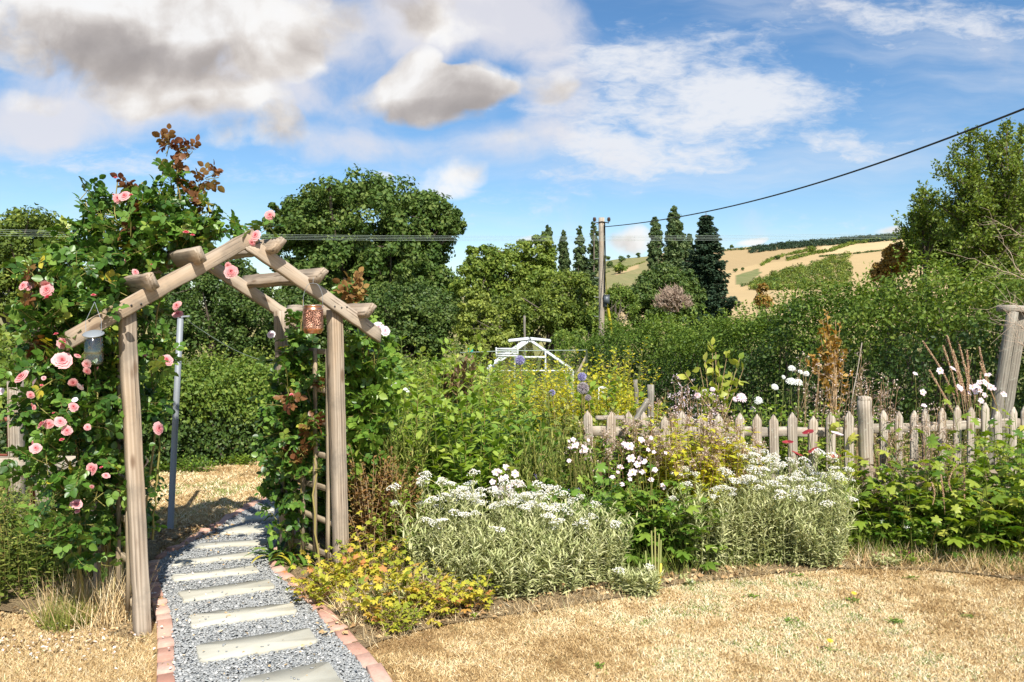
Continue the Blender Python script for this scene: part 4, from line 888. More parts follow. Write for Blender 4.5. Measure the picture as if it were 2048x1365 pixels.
# copper lantern hanging from the right front rafter
LC = at(626, 668, 4.42); lan = thing('hanging_lantern', 'punched copper jar lantern hanging on a wire from the right rafter of the arch', 'lantern', LC)
r_ = .058; h_ = .158
b = Buf(); b.lathe([(.0, .004), (.040, 0), (.047, .004), (.050, .012), (r_, .022), (r_, .03)], LC, 32); obj('base_rim', b, M['copper_smooth'], lan, smooth=True)
b = Buf(); b.lathe([(r_ - .001, .03), (r_, .04), (r_, .128), (r_ - .001, .134)], LC, 40); obj('body', b, M['copper'], lan, smooth=True)
b = Buf(); b.lathe([(r_, .134), (r_ + .001, .139), (.052, .148), (.050, .152), (.0525, .155), (.0525, .162), (.049, .164), (.045, .15)], LC, 32); obj('neck', b, M['copper_smooth'], lan, smooth=True)
b = Buf(); hk = []
for s in np.linspace(0, 1, 21):
    x = (-1 + 2 * s); hk.append(LC + np.array([.056 * (1 if abs(x) > .8 else 1) * (np.sign(x) * min(1, abs(x) * 1.25) ** .8), 0, .155 + .135 * (1 - abs(x) ** 2.6)]))
b.tube(hk, .0014, 6, .5); t_ = LC + np.array([0, 0, .29]); b.tube([t_, t_ + np.array([0, .006, .03]), t_ + np.array([0, .05, .05])], .0014, 6, .5)
for s_ in (-1, 1): b.tube([LC + np.array([s_ * .050, 0, .155]), LC + np.array([s_ * .060, 0, .155])], .004, 8, .5)
obj('wire_handle', b, M['steel'], lan, smooth=True)

# glass jar feeder with a silver lid under the left end of the rafter
FC = at(187, 668, 3.62); fd = thing('hanging_jar', 'glass jar with an oval silver lid hanging under the left end of the rafter', 'hanging jar', FC - np.array([0, 0, .13]))
b = Buf(); b.lathe([(0, .012), (.025, .010), (.044, .002), (.0475, -.001), (.044, -.004), (0, -.003)], FC, 28)
vv_ = b.V[0] - FC; vv_[:, 2] += vv_[:, 1] * .32 - vv_[:, 0] * .08; b.V[0] = vv_ + FC; obj('lid', b, M['steel'], fd, smooth=True)
b = Buf(); b.lathe([(.030, -.012), (.041, -.02), (.042, -.13), (.034, -.145), (0, -.146)], FC, 24); obj('jar', b, M['glass'], fd, smooth=True)
b = Buf(); b.tube([FC + np.array([-.036, 0, .004]), FC + np.array([-.037, 0, .06]), FC + np.array([0, .01, .15])], .0011, 5, .5); b.tube([FC + np.array([.036, 0, 0]), FC + np.array([.037, 0, .06]), FC + np.array([0, .01, .15])], .0011, 5, .5); obj('wire', b, M['steel'], fd)

# washing line pole and line
PB = gp(340, 1060); PT_ = at(361, 636, 5.72); wp = thing('washing_line_pole', 'grey galvanised pole standing in the grass left of the path', 'pole', PB)
b = Buf(); b.tube([PB - np.array([0, 0, .05]), PB * .5 + PT_ * .5, PT_], [.0235, .0225, .0215], 16, .5); obj('shaft', b, M['steel'], wp, smooth=True)
b = Buf(); b.tube([PT_ + np.array([-.01, 0, .006]), PT_ + np.array([.072, -.01, .010])], .0075, 8, .5); b.tube([PT_, PT_ + np.array([0, 0, .015])], .025, 16, .5); obj('cross_bar', b, M['steel'], wp, smooth=True)
a_ = at(372, 640, 5.7); e_ = at(545, 727, 7.6); b = Buf(); pts = [a_ * (1 - s) + e_ * s - np.array([0, 0, .05 * math.sin(math.pi * s)]) for s in np.linspace(0, 1, 14)]
b.tube(pts, .0028, 5, .5); obj('washing_line', b, M['wire_light'], loc=a_, label='thin pale washing line sagging from the grey pole towards the trellis', cat='washing line')

# ------------------------------------------------------------------ picket fence
PK = M['picket_wood']
fen = thing('picket_fence', 'weathered pointed picket fence behind the flower bed with a round topped post', 'fence', (1.8, 5.78, 0))
FA = np.array([.55, 5.80, 0]); FB = np.array([2.60, 5.74, 0]); FC2 = np.array([2.70, 5.90, 0]); FD = np.array([5.0, 6.55, 0])
def fence_run(a, c, pitch, top, xpx=None):
    d = nrm(c - a); L = np.linalg.norm(c - a); fw = np.array([d[1], -d[0], 0])
    for z in (.24, top - .15): beam('rail', fen, a + Z3 * z + fw * -.022, c + Z3 * z + fw * -.022, .028, .072, Z3, PK, seg=20, wob=.003)
    n_ = int(L / pitch)
    for i in range(n_ + 1):
        p = a + d * (i * pitch + .05); ln = rng.normal() * .012; hgt = top + rng.normal() * .018
        beam('picket', fen, p + fw * .002 + Z3 * .02, p + d * ln + Z3 * (hgt - .055) + fw * rng.normal() * .004, .068, .020, fw, PK, ch=.0025, seg=6, wob=.0012, tip=.05)
fence_run(FA, FB, .1375, .905); fence_run(FC2, FD, .1395, .90)
PP = np.array([2.635, 5.74, 0]); beam('post', fen, PP - Z3 * .03 + np.array([.02, 0, 0]), PP + Z3 * 1.0, .100, .100, (0, 1, 0), PK, rnd=True, seg=14, wob=.002)
cb_ = Buf(); cb_.lathe([(.0505, 1.0), (.050, 1.012), (.044, 1.024), (.02, 1.031), (0, 1.032)], PP, 16); obj('post_cap', cb_, PK, fen, smooth=True)
# fence behind the rose on the left
lf = thing('rail_fence', 'pale post and rail fence half hidden behind the left side of the rose', 'fence', gp(42, 1090))
q = gp(36, 1075); beam('post', lf, q, q + np.array([-.02, 0, 1.15]), .085, .075, (0, 1, 0), PK, seg=10)
q2 = gp(80, 1150); q3 = gp(92, 1120); beam('post', lf, q3, q3 + np.array([-.02, 0, .62]), .085, .075, (0, 1, 0), PK, seg=10)
beam('rail', lf, at(-160, 932, 5.35), at(215, 925, 5.3), .03, .10, Z3, PK, seg=14)
beam('rail', lf, at(-160, 1048, 5.4), at(120, 1048, 5.4), .03, .08, Z3, PK, seg=14)
gt = thing('iron_gate', 'rusty red tubular iron gate behind the rail fence at the left edge', 'gate', at(-60, 900, 6.0)); b = Buf(); a0 = at(-160, 836, 6.0); a1 = at(66, 840, 6.0)
b.tube([a0, a1, a1 + np.array([.01, 0, -.05]), a1 - np.array([0, 0, .75])], .018, 10, .5); b.tube([a0 - Z3 * .28, a1 - Z3 * .28], .010, 8, .5); b.tube([a0 - Z3 * .55, a1 - Z3 * .55], .010, 8, .5); obj('frame', b, M['rust'], gt, smooth=True)
b = Buf()
for x in (at(17, 845, 6)[0], at(-60, 845, 6)[0], at(-130, 845, 6)[0]): b.tube([[x, 6.0, a0[2]], [x, 6.0, a0[2] - .72]], .011, 8, .5)
obj('bar', b, M['rust'], gt, smooth=True)

# leaning timber frame at the right
tf = thing('timber_frame', 'leaning round timber post with a cross beam at the right edge behind the fence', 'timber frame', gp(1950, 950))
dF = 7.0; GM = M['grey_wood']
a_ = at(1972, 968, dF); e_ = at(2025, 624, dF)
beam('post', tf, a_, e_, .098, .098, (0, 1, 0), GM, rnd=True, seg=12, wob=.002)
a2 = at(1990, 968, dF + .12); e2 = at(2044, 624, dF + .12); beam('post', tf, a2, e2, .085, .06, (0, 1, 0), GM, seg=12)
beam('beam', tf, at(2003, 617, dF), at(2180, 622, dF + .3), .11, .06, Z3, GM, seg=12)
beam('post', tf, at(2150, 968, dF + .4), at(2172, 624, dF + .3), .098, .098, (0, 1, 0), GM, rnd=True, seg=12)
bare('bare_branch', 'pale dry twigs in front of the leaning timber post at the right edge', [[(2075, 660, 6.6), (2040, 655, 6.6), (2010, 640, 6.6)], [(2080, 700, 6.6), (2045, 690, 6.6), (2022, 665, 6.6)], [(2075, 640, 6.6), (2040, 615, 6.6), (2005, 600, 6.6)]], .005)

# old posts with a brace and small things behind the fence
bp = thing('braced_post', 'old round wooden post with a diagonal brace behind the left end of the picket fence', 'post', at(1300, 900, 7.6))
beam('post', bp, at(1302, 960, 7.6), at(1301, 770, 7.6), .07, .07, (0, 1, 0), GM, rnd=True, seg=10, wob=.003); beam('brace', bp, at(1262, 856, 7.45), at(1297, 800, 7.55), .045, .05, Z3, GM, seg=8)
o = thing('fence_post', 'short thin crooked wooden stake left of the braced post', 'post', at(1275, 840, 9.5)); beam('stake', o, at(1279, 860, 9.5), at(1271, 760, 9.5), .055, .055, (0, 1, 0), GM, rnd=True, seg=10, wob=.006)
o = thing('wooden_stake', 'bare wooden pole sticking up behind the greenhouse ridge', 'post', at(1049, 720, 21)); beam('stake', o, at(1050, 740, 21), at(1049, 632, 21), .06, .06, (0, 1, 0), GM, rnd=True, seg=8)
o = thing('garden_cane', 'long thin bamboo cane leaning behind the fence beside the rusty shrub', 'cane', at(1705, 800, 7.5)); beam('cane', o, at(1701, 820, 7.5), at(1724, 686, 7.5), .010, .010, (0, 1, 0), M['picket_wood'], rnd=True, seg=6)
o = thing('wooden_stake', 'diagonal wooden batten leaning right of the greenhouse', 'post', at(1150, 760, 16)); beam('batten', o, at(1150, 756, 16), at(1173, 713, 16), .05, .03, (0, 1, 0), M['picket_wood'], seg=6)
o = thing('coping_board', 'pale weathered board lying level at the left end of the picket fence', 'board', at(1200, 838, 5.9)); beam('board', o, at(1192, 836, 6.0), at(1248, 836, 5.95), .07, .03, (0, 0, 1), PK, seg=8)
o = thing('support_post', 'slim green painted metal post with a green cap left of the greenhouse', 'post', at(942, 760, 14)); b = Buf(); b.tube([at(944, 790, 14), at(942, 702, 14)], .028, 10, .5); obj('shaft', b, M['steel'], o, smooth=True)
b = Buf(); b.tube([at(941, 704, 14), at(940.5, 695, 14)], .05, 10, .5); obj('cap', b, M['green_plastic'], o, smooth=True)
b = Buf(); b.tube([at(920, 706, 14), at(1020, 702, 14.5), at(1172, 701, 15)], .008, 5, .5); b.tube([at(1173, 700, 15), at(1174, 790, 15)], .022, 6, .5); obj('bean_wire', b, M['wire_light'], loc=at(920, 706, 14), label='taut garden wire running behind the globe thistles to a thin post', cat='wire')
b = Buf(); dq = 12.0
for (x0, y0, x1, y1) in ((1197, 800, 1198, 776), (1215, 800, 1215, 778), (1197, 776, 1215, 778), (1197, 784, 1215, 786), (1197, 792, 1215, 793), (1215, 778, 1206, 774), (1197, 776, 1206, 774)): b.tube([at(x0, y0, dq), at(x1, y1, dq)], .012, 6, .5)
obj('wire_frame', b, M['white_frame'], loc=at(1205, 800, dq), label='small white wire frame standing in the vegetable plot', cat='frame')

# ------------------------------------------------------------------ greenhouse
GD = 18.0; gh = thing('greenhouse', 'small white framed glass greenhouse with its roof vents open', 'greenhouse', at(1060, 745, GD) * np.array([1, 1, 0]) + np.array([0, 0, -1.0]))
Lx, Rx, Cx = at(974, 0, GD)[0], at(1146, 0, GD)[0], at(1060, 0, GD)[0]; ez = at(0, 742, GD)[2]; rz_ = at(0, 682, GD)[2]; zg = -1.0; LEN = 2.5
WF = M['white_frame']
def bar(parent, name, a, c, t=.035, m_=None):
    b = Buf(); b.tubes(np.array([[a, c]], float), t / 2 * 1.3, 4, .5); return obj(name, b, m_ or WF, parent)
for y in (GD, GD + LEN):
    for pts, nm in (([(Lx, y, zg), (Lx, y, ez)], 'corner_post'), ([(Rx, y, zg), (Rx, y, ez)], 'corner_post'), ([(Lx, y, ez), (Cx, y, rz_)], 'gable_bar'), ([(Rx, y, ez), (Cx, y, rz_)], 'gable_bar')): bar(gh, nm, *pts, t=.045)
for x in (Cx - .36, Cx + .36):
    f_ = 1 - abs(x - Cx) / (Rx - Cx); bar(gh, 'door_post', (x, GD, zg), (x, GD, ez + (rz_ - ez) * f_), .04)
bar(gh, 'sill_bar', (Lx, GD, ez), (Rx, GD, ez), .03); bar(gh, 'sill_bar', (Cx - .36, GD - .02, .72), (Cx + .36, GD - .02, .72), .04); bar(gh, 'sill_bar', (Lx, GD, -.2), (Rx, GD, -.2), .03)
bar(gh, 'ridge', (Cx, GD - .05, rz_), (Cx, GD + LEN, rz_), .06)
for x in (Lx, Rx):
    bar(gh, 'gutter', (x, GD - .03, ez), (x, GD + LEN, ez), .07)
    for k in range(1, 4): y = GD + LEN * k / 4; bar(gh, 'glazing_bar', (x, y, zg), (x, y, ez), .03); bar(gh, 'glazing_bar', (x, y, ez), (Cx, y, rz_), .03)
def pane(pts): b = Buf(); b.add(pts, [(0, 1, 2, 3)] if len(pts) == 4 else None, [(0, 1, 2)] if len(pts) == 3 else None, .5); obj('pane', b, M['glass'], gh)
for k in range(4):
    y0 = GD + LEN * k / 4 + .02; y1 = GD + LEN * (k + 1) / 4 - .02
    for x in (Lx, Rx): pane([(x, y0, zg), (x, y1, zg), (x, y1, ez), (x, y0, ez)]); pane([(x, y0, ez), (x, y1, ez), (Cx, y1, rz_), (Cx, y0, rz_)])
for y in (GD + .004, GD + LEN): pane([(Lx, y, zg), (Rx, y, zg), (Rx, y, ez), (Lx, y, ez)]); pane([(Lx, y, ez), (Rx, y, ez), (Cx, y, rz_)])
bar(gh, 'brace', (Rx - .05, GD + .05, .02), (Rx - .42, GD + .05, .02), .02); b = Buf(); b.tube([at(1115, 722, GD), at(1127, 730, GD), at(1116, 748, GD)], .014, 6, .5); obj('downpipe', b, WF, gh)
for sgn in (-1, 1):
    hg = np.array([Cx + sgn * .03, GD + .25, rz_ + .03]); tipv = np.array([Cx + sgn * .50, GD + .25, rz_ - .02]); v = thing('roof_vent', None, None, hg); v.parent = gh; v.location = Vector(tuple(hg)) - gh.location
    wy = np.array([0, .6, 0])
    for a_, c_ in ((hg, tipv), (hg + wy, tipv + wy), (tipv, tipv + wy), (hg, hg + wy)): bar(v, 'frame', a_, c_, .055)
    b = Buf(); b.add([hg, tipv, tipv + wy, hg + wy], [(0, 1, 2, 3)], None, .5); obj('pane', b, M['glass'], v)
lou = at(1014, 706, GD - .3); b = Buf()
for k in range(4): b.box(lou + np.array([0, 0, .085 - .055 * k]), (.50, .02, .046), .5, rot=Matrix.Rotation(.5, 3, 'X'))
b.box(lou + np.array([-.25, 0, 0]), (.025, .03, .25)); b.box(lou + np.array([.25, 0, 0]), (.025, .03, .25)); obj('white_louvre', b, WF, loc=lou, label='white slatted board fixed against the left slope of the greenhouse', cat='louvre')
# staging pots inside
o = thing('flower_pot', 'terracotta pot of red flowers inside the greenhouse', 'flower pot', (Cx - .3, GD + .5, -.25)); b = Buf(); b.lathe([(0, 0), (.09, 0), (.13, .22), (.14, .24)], (Cx - .3, GD + .5, -.25), 16); obj('pot', b, M['rust'], o)

# ------------------------------------------------------------------ utility pole and wires
UD = 28.0; ub = at(1203, 640, UD); ub[2] = -3.0; ut = at(1203, 436, UD); up_ = thing('utility_pole', 'tall pale wooden utility pole standing behind the hedge', 'utility pole', ub)
beam('shaft', up_, ub, ut, .215, .215, (0, 1, 0), M['picket_wood'], rnd=True, seg=16, wob=.002)
b = Buf()
for s_ in (-1, 1):
    c = ut + np.array([s_ * .26, -.05, -.10]); b.tube([ut + np.array([0, -.12, -.16]), c + np.array([0, 0, -.10]), c], .02, 6, .5); b.lathe([(.02, -.05), (.07, -.03), (.045, .01), (.075, .03), (.05, .07), (.06, .09), (.0, .12)], c, 12)
obj('insulator', b, M['porcelain'], up_, smooth=True)
b = Buf(); b.tube([ut + np.array([.1, -.14, -.2]), ut + np.array([.12, -.15, -1.5]), ut + np.array([.10, -.15, -2.75])], .022, 6, .5); b.tube([ut + np.array([-.08, -.14, -.2]), ut + np.array([-.3, -.14, -.35]), ut + np.array([-.13, -.14, -.9])], .014, 6, .5); obj('cable', b, M['black'], up_)
bx = at(1211, 600, UD); b = Buf(); b.box(bx + np.array([.02, -.12, 0]), (.20, .18, .30)); b.box(bx + np.array([.02, -.12, .155]), (.23, .21, .03)); b.box(bx + np.array([.0, -.10, -.2]), (.12, .1, .14)); obj('switch_box', b, M['grey_box'], up_)
b = Buf()
for z in np.linspace(-.8, -3.6, 5): c = ut + np.array([-.14, -.05, z]); b.tube([c + np.array([.05, 0, 0]), c + np.array([-.12, -.03, 0]), c + np.array([-.12, -.03, .03])], .011, 5, .5)
obj('step_bolt', b, M['steel'], up_)
b = Buf(); b.tube([at(1216, 618, UD - .2), at(1225, 672, UD - .5)], .055, 10, .5); b.tube([at(1205, 470, UD), at(1216, 618, UD - .2)], .012, 5, .5); obj('stay_guard', b, M['yellow'], loc=at(1225, 672, UD - .5), label='bright yellow plastic guard on the stay wire beside the utility pole', cat='stay guard')
def cable(name, pts, r, m_, label, n=40, group=None):
    pts = np.array(pts, float); px = np.linspace(pts[0, 0], pts[-1, 0], n); co = np.polyfit(pts[:, 0], pts[:, 1], min(3, len(pts) - 1)); py = np.polyval(co, px); inv = np.interp(px, [pts[0, 0], pts[-1, 0]], [1 / pts[0, 2], 1 / pts[-1, 2]])
    P_ = np.array([at(a, c, 1 / d) for a, c, d in zip(px, py, inv)]); b = Buf(); b.tube(P_, r, 6, .5); obj(name, b, m_, loc=P_[0], label=label, cat='cable', group=group)
cable('overhead_cable', [(1211, 453, 28), (1300, 445, 0), (1415, 424, 0), (1560, 388, 0), (1700, 345, 0), (1880, 283, 0), (2048, 219, 0), (2320, 110, 9)], .016, M['black'], 'thick black overhead cable rising from the utility pole to the top right')
for a_, c_, d_, lab in ((457, 474, 456, 'highest of the thin parallel wires crossing the whole view'), (461, 477, 458, 'second highest of the thin parallel wires crossing the view'), (466, 480, 461, 'third from the top of the thin parallel wires crossing the view'), (471, 483, 463, 'lowest of the thin parallel wires crossing the whole view')):
    cable('overhead_wire', [(-200, a_ - 3, 25), (1000, c_ - 1, 0), (1200, c_ - 1, 0), (2300, d_, 25.2)], .0042, M['wire_light'], lab, 60, 'thin parallel overhead wires')
# ------------------------------------------------------------------ flowers (prototype meshes shared by many parts)
def petal_patch(b, r, h, phi, width, open_, tint, mi=0, curl=.25, c=(0, 0, 0), ruff=0.0):
    u_ = np.linspace(-1, 1, 5); v_ = np.linspace(0, 1, 5); U_, V_ = np.meshgrid(u_, v_, indexing='ij')
    ang = phi + U_ * width * (.35 + .75 * np.sin(np.minimum(1, V_ * 1.05) * math.pi * .55))
    th = open_ * V_ ** .8; rad = r * (.18 + .82 * V_ ** .9) * (.35 + np.sin(th) * .9); z = h * np.sin(V_ * math.pi * .5) * np.cos(open_ * .75) - curl * h * np.maximum(0, V_ - .65) ** 1.0 * open_
    z = z - .10 * h * U_ ** 2 * V_; rad = rad * (1 - .10 * U_ ** 2 * V_) + ruff * r * np.sin(U_ * 5 + phi * 3) * V_ ** 2
    X = np.cos(ang) * rad; Y = np.sin(ang) * rad; n = 5; i = np.arange(4)[:, None] * n; j = np.arange(4)[None]
    b.add(np.stack([X, Y, z], -1).reshape(-1, 3) + np.array(c), np.stack([i + j, i + n + j, i + n + j + 1, i + j + 1], -1).reshape(-1, 4), None, tint, mi)
def rose_mesh(name, m_, seed, full=1.0, droop=0):
    r0 = np.random.default_rng(seed); b = Buf()
    for lay, (npet, r, h, op) in enumerate([(4, .30, .60, .35), (5, .46, .62, .55), (6, .62, .60, .85), (7, .80, .50, 1.15), (7, .98, .36, 1.45)]):
        for k in range(npet):
            petal_patch(b, r * r0.uniform(.88, 1.1), h * r0.uniform(.9, 1.1), k * 2 * math.pi / npet + lay * .7 + r0.normal() * .12, math.pi / npet * 1.5, op * full * .86 * r0.uniform(.85, 1.15), np.clip(.15 + lay * .17 + r0.normal() * .1, 0, 1), ruff=.09, curl=.3)
    b.lathe([(.03, -.35), (.05, -.1), (.14, -.06), (.16, .05), (.05, .12)], (0, 0, 0), 8, .5, 1)
    for k in range(5):
        a = k * 1.257; b.inst(T_NARROW, np.array([[.1 * math.cos(a), .1 * math.sin(a), 0]]), np.array([[math.cos(a), math.sin(a), -.5]]), np.array([[0, 0, 1.]]), .5, .4, 1)
    return b.mesh(name, [m_, M['green_stem']], True)
ROSE = [rose_mesh('rose_bloom_mesh', M['pink_petal'], 1), rose_mesh('rose_bloom_mesh', M['pink_petal'], 2, .85), rose_mesh('rose_bloom_mesh', M['pink_petal'], 3, 1.12), rose_mesh('rose_bud_mesh', M['deep_petal'], 4, .42), rose_mesh('rose_bloom_mesh', M['blush'], 5, 1.1)]
def aim(p, d, s, roll=None):
    q = Vector(tuple(d)).to_track_quat('Z', 'Y'); r = Quaternion((0, 0, 1), rng.uniform(0, 6.28) if roll is None else roll)
    return Matrix.Translation(Vector(tuple(p))) @ (q @ r).to_matrix().to_4x4() @ Matrix.Diagonal((s, s, s, 1))
def flat_flower(name, m_, npet, w, cup, seed, center=True, jag=0, rings=1, cm='yolk'):
    r0 = np.random.default_rng(seed); b = Buf()
    for rg in range(rings):
        for k in range(npet):
            a = (k + rg * .5) * 2 * math.pi / npet + r0.normal() * .06; L = (1 - .16 * rg) * r0.uniform(.85, 1.08); ca, sa = math.cos(a), math.sin(a); up_ = cup + .16 * rg
            pts = []
            for t, ww in ((.08, .12), (.4, .85), (.72, 1.0), (.95, .62), (1.03, .0)):
                zz = up_ * math.sin(t * 1.5) - .12 * t * t
                for sgn in (-1, 1): pts.append((ca * t * L - sa * sgn * ww * w, sa * t * L + ca * sgn * ww * w, zz + .04 * abs(ww)))
            b.add(pts, [(2 * i, 2 * i + 1, 2 * i + 3, 2 * i + 2) for i in range(4)], None, float(np.clip(r0.normal(.55, .25), 0, 1)))
    if center:
        b.lathe([(.0, .20), (.10, .17), (.17, .08), (.18, .0), (.05, -.04)], (0, 0, 0), 10, .3, 1)
        an = np.arange(16) * .3927; b.inst(T_NARROW, np.c_[np.cos(an) * .15, np.sin(an) * .15, an * 0 + .05], np.c_[np.cos(an), np.sin(an), an * 0 + .8], rdir(16), .16, .9, 1)
    return b.mesh(name, [m_, M[cm]], False)
ANEM = [flat_flower('anemone_flower_mesh', M['blush'], 6, .34, .12, 7), flat_flower('anemone_flower_mesh', M['blush'], 5, .38, .25, 8)]
ASTER = flat_flower('shaggy_flower_mesh', M['white_petal'], 16, .10, .25, 9, rings=4)
ASTERP = flat_flower('shaggy_flower_mesh', M['blush'], 14, .12, .3, 10, rings=3)
POPPY = flat_flower('poppy_flower_mesh', M['poppy'], 4, .62, .42, 11, cm='black' if False else 'seed')
POPPYW = flat_flower('poppy_flower_mesh', M['blush'], 4, .62, .40, 12, cm='seed')
DAND = flat_flower('dandelion_mesh', M['yolk'], 18, .1, .2, 13, rings=2)
def ball_mesh(name, m_, n, seed):
    r0 = np.random.default_rng(seed); b = Buf(); i = np.arange(n) + .5; ph = np.arccos(1 - 2 * i / n); th = math.pi * (1 + 5 ** .5) * i
    d = np.c_[np.cos(th) * np.sin(ph), np.sin(th) * np.sin(ph), np.cos(ph)]; b.inst(T_NARROW, d * .45, d + r0.normal(size=d.shape) * .12, rdir(n), .62, r0.uniform(0, 1, n)); b.inst(T_RH, d * .78, d, rdir(n), .26, r0.uniform(.4, 1, n))
    b.lathe([(0, -.5), (.35, -.35), (.5, 0), (.35, .35), (0, .5)], (0, 0, 0), 10, .1); return b.mesh(name, m_, False)
GLOBE = [ball_mesh('globe_flower_mesh', M['thistle'], 260, 1), ball_mesh('globe_flower_mesh', M['thistle_dry'], 240, 2)]
OCT = (np.array([(0, 0, .5), (.45, 0, 0), (0, .45, 0), (-.45, 0, 0), (0, -.45, 0), (0, 0, -.4)]), [], [(0, 1, 2), (0, 2, 3), (0, 3, 4), (0, 4, 1), (5, 2, 1), (5, 3, 2), (5, 4, 3), (5, 1, 4)])
def head_mesh(name, m_, n, seed, flat=.35, yolk=True):
    r0 = np.random.default_rng(seed); b = Buf(); r = r0.uniform(0, 1, n) ** .5; a = r0.uniform(0, 6.28, n); wob = 1 + .25 * np.sin(a * 3 + seed)
    P_ = np.c_[np.cos(a) * r * wob, np.sin(a) * r * wob, flat * (1 - r ** 2) + r0.normal(size=n) * .05]
    b.inst(OCT, P_, rdir(n), rdir(n), r0.uniform(.16, .30, n), r0.uniform(0, 1, n), 0)
    if yolk: k = n // 4; b.inst(OCT, P_[:k] + np.array([0, 0, .10]), rdir(k), rdir(k), .10, .3, 1)
    m2 = 14; an = r0.uniform(0, 6.28, m2); rr = r0.uniform(.3, .9, m2); e = np.c_[np.cos(an) * rr, np.sin(an) * rr, np.full(m2, .0)]
    b.tubes(np.stack([np.tile([0, 0, -.9], (m2, 1)), e * .5 + [0, 0, -.4], e], 1), .03, 3, .5, 2); return b.mesh(name, [m_, M['yolk'], M['silver']])
HEADS = [head_mesh('flower_head_mesh', M['white_head'], 70, s, f_) for s, f_ in ((1, .35), (2, .45), (3, .25), (4, .55))]

# ------------------------------------------------------------------ generic herbaceous plant
def stems(base, tip, bow, k=6):
    s = np.linspace(0, 1, k)[None, :, None]; return base[:, None] * (1 - s) + tip[:, None] * s + bow[:, None] * (4 * s * (1 - s))
def along(PT, i, t):
    k = PT.shape[1]; x = np.clip(t, 0, 1) * (k - 1); a = np.minimum(x.astype(int), k - 2); f_ = (x - a)[:, None]
    return PT[i, a] * (1 - f_) + PT[i, a + 1] * f_, nrm(PT[i, a + 1] - PT[i, a])
def herb(name, label, cat, region, n, h, leaf, m_leaf, tmpl=T_LANCE, per=16, splay=.25, up=.45, t0=.12, stem_r=.003, m_stem='green_stem', tint=(.5, .2), group=None, taper=.35, width=1.0, parts=True, leafname='foliage', stemtint=.4, pet=0.0, hsd=.12, pairs=False, hfun=None):
    """region: list of (x, y, rx, ry); n stems; h mean height"""
    reg = np.array(region, float); pk = rng.choice(len(reg), n, p=(reg[:, 2] * reg[:, 3]) / (reg[:, 2] * reg[:, 3]).sum()); a = rng.uniform(0, 6.28, n); r = rng.uniform(0, 1, n) ** .5
    bx = reg[pk, 0] + np.cos(a) * r * reg[pk, 2]; by = reg[pk, 1] + np.sin(a) * r * reg[pk, 3]; base = np.stack([bx, by, gz(bx, by)], -1)
    hh = h * (1 + rng.normal(0, hsd, n)) * (1 - .22 * r ** 3)
    if hfun is not None: hh = hh * hfun(bx, by)
    out_ = np.stack([np.cos(a) * r, np.sin(a) * r], -1) * splay * h + rng.normal(size=(n, 2)) * .06 * h
    tip = base + np.c_[out_, hh]; bow = np.c_[-out_ * .18, np.zeros(n)] + rng.normal(size=(n, 3)) * .02 * h
    PT = stems(base, tip, bow); cen = (reg[:, 0].mean(), reg[:, 1].mean(), float(gz(reg[:, 0].mean(), reg[:, 1].mean())))
    root = thing(name, label, cat, cen, group); sb = Buf(); sb.tubes(PT, np.linspace(stem_r * 1.3, stem_r * .5, PT.shape[1])[None], 4, np.clip(rng.normal(stemtint, .2, n), 0, 1))
    i = np.repeat(np.arange(n), per); t = np.tile((np.arange(per) + .5) / per, n) * (1 - t0) + t0 + rng.normal(size=n * per) * .012
    if pairs: t = np.tile(np.repeat((np.arange(per // 2) + .5) / (per // 2), 2), n) * (1 - t0) + t0
    P_, Td = along(PT, i, t)
    ph = np.tile(np.arange(per) * (math.pi if pairs else 2.4), n) + np.tile(np.repeat(np.arange(per // 2), 2) * 1.57 if pairs else np.zeros(per), n) + np.repeat(rng.uniform(0, 6.28, n), per) + rng.normal(size=n * per) * .3
    el = up + (t - .5) * .7 + rng.normal(size=n * per) * .22
    D_ = np.stack([np.cos(ph) * np.cos(el), np.sin(ph) * np.cos(el), np.sin(el)], -1); N_ = np.stack([-np.cos(ph) * np.sin(el), -np.sin(ph) * np.sin(el), np.cos(el)], -1) + rng.normal(size=P_.shape) * .2
    sz = leaf * (1 - taper * np.clip(t - .35, 0, 1) / .65 * 1.0) * rng.uniform(.7, 1.2, n * per)
    if pet:
        P2 = P_ + D_ * (pet * sz / leaf)[:, None]; sb.tubes(np.stack([P_, P2], 1), stem_r * .45, 3, .4); P_ = P2
    lb = Buf(); lb.inst(tmpl, P_, D_, N_, np.stack([sz * width, sz, sz], -1), np.clip(rng.normal(tint[0], tint[1], n * per) + np.repeat(rng.normal(0, .1, n), per), 0, 1))
    obj('stems', sb, M[m_stem], root); obj(leafname, lb, M[m_leaf], root); return root, PT, tip
def X(px, d): return (px - 1024) / F * d

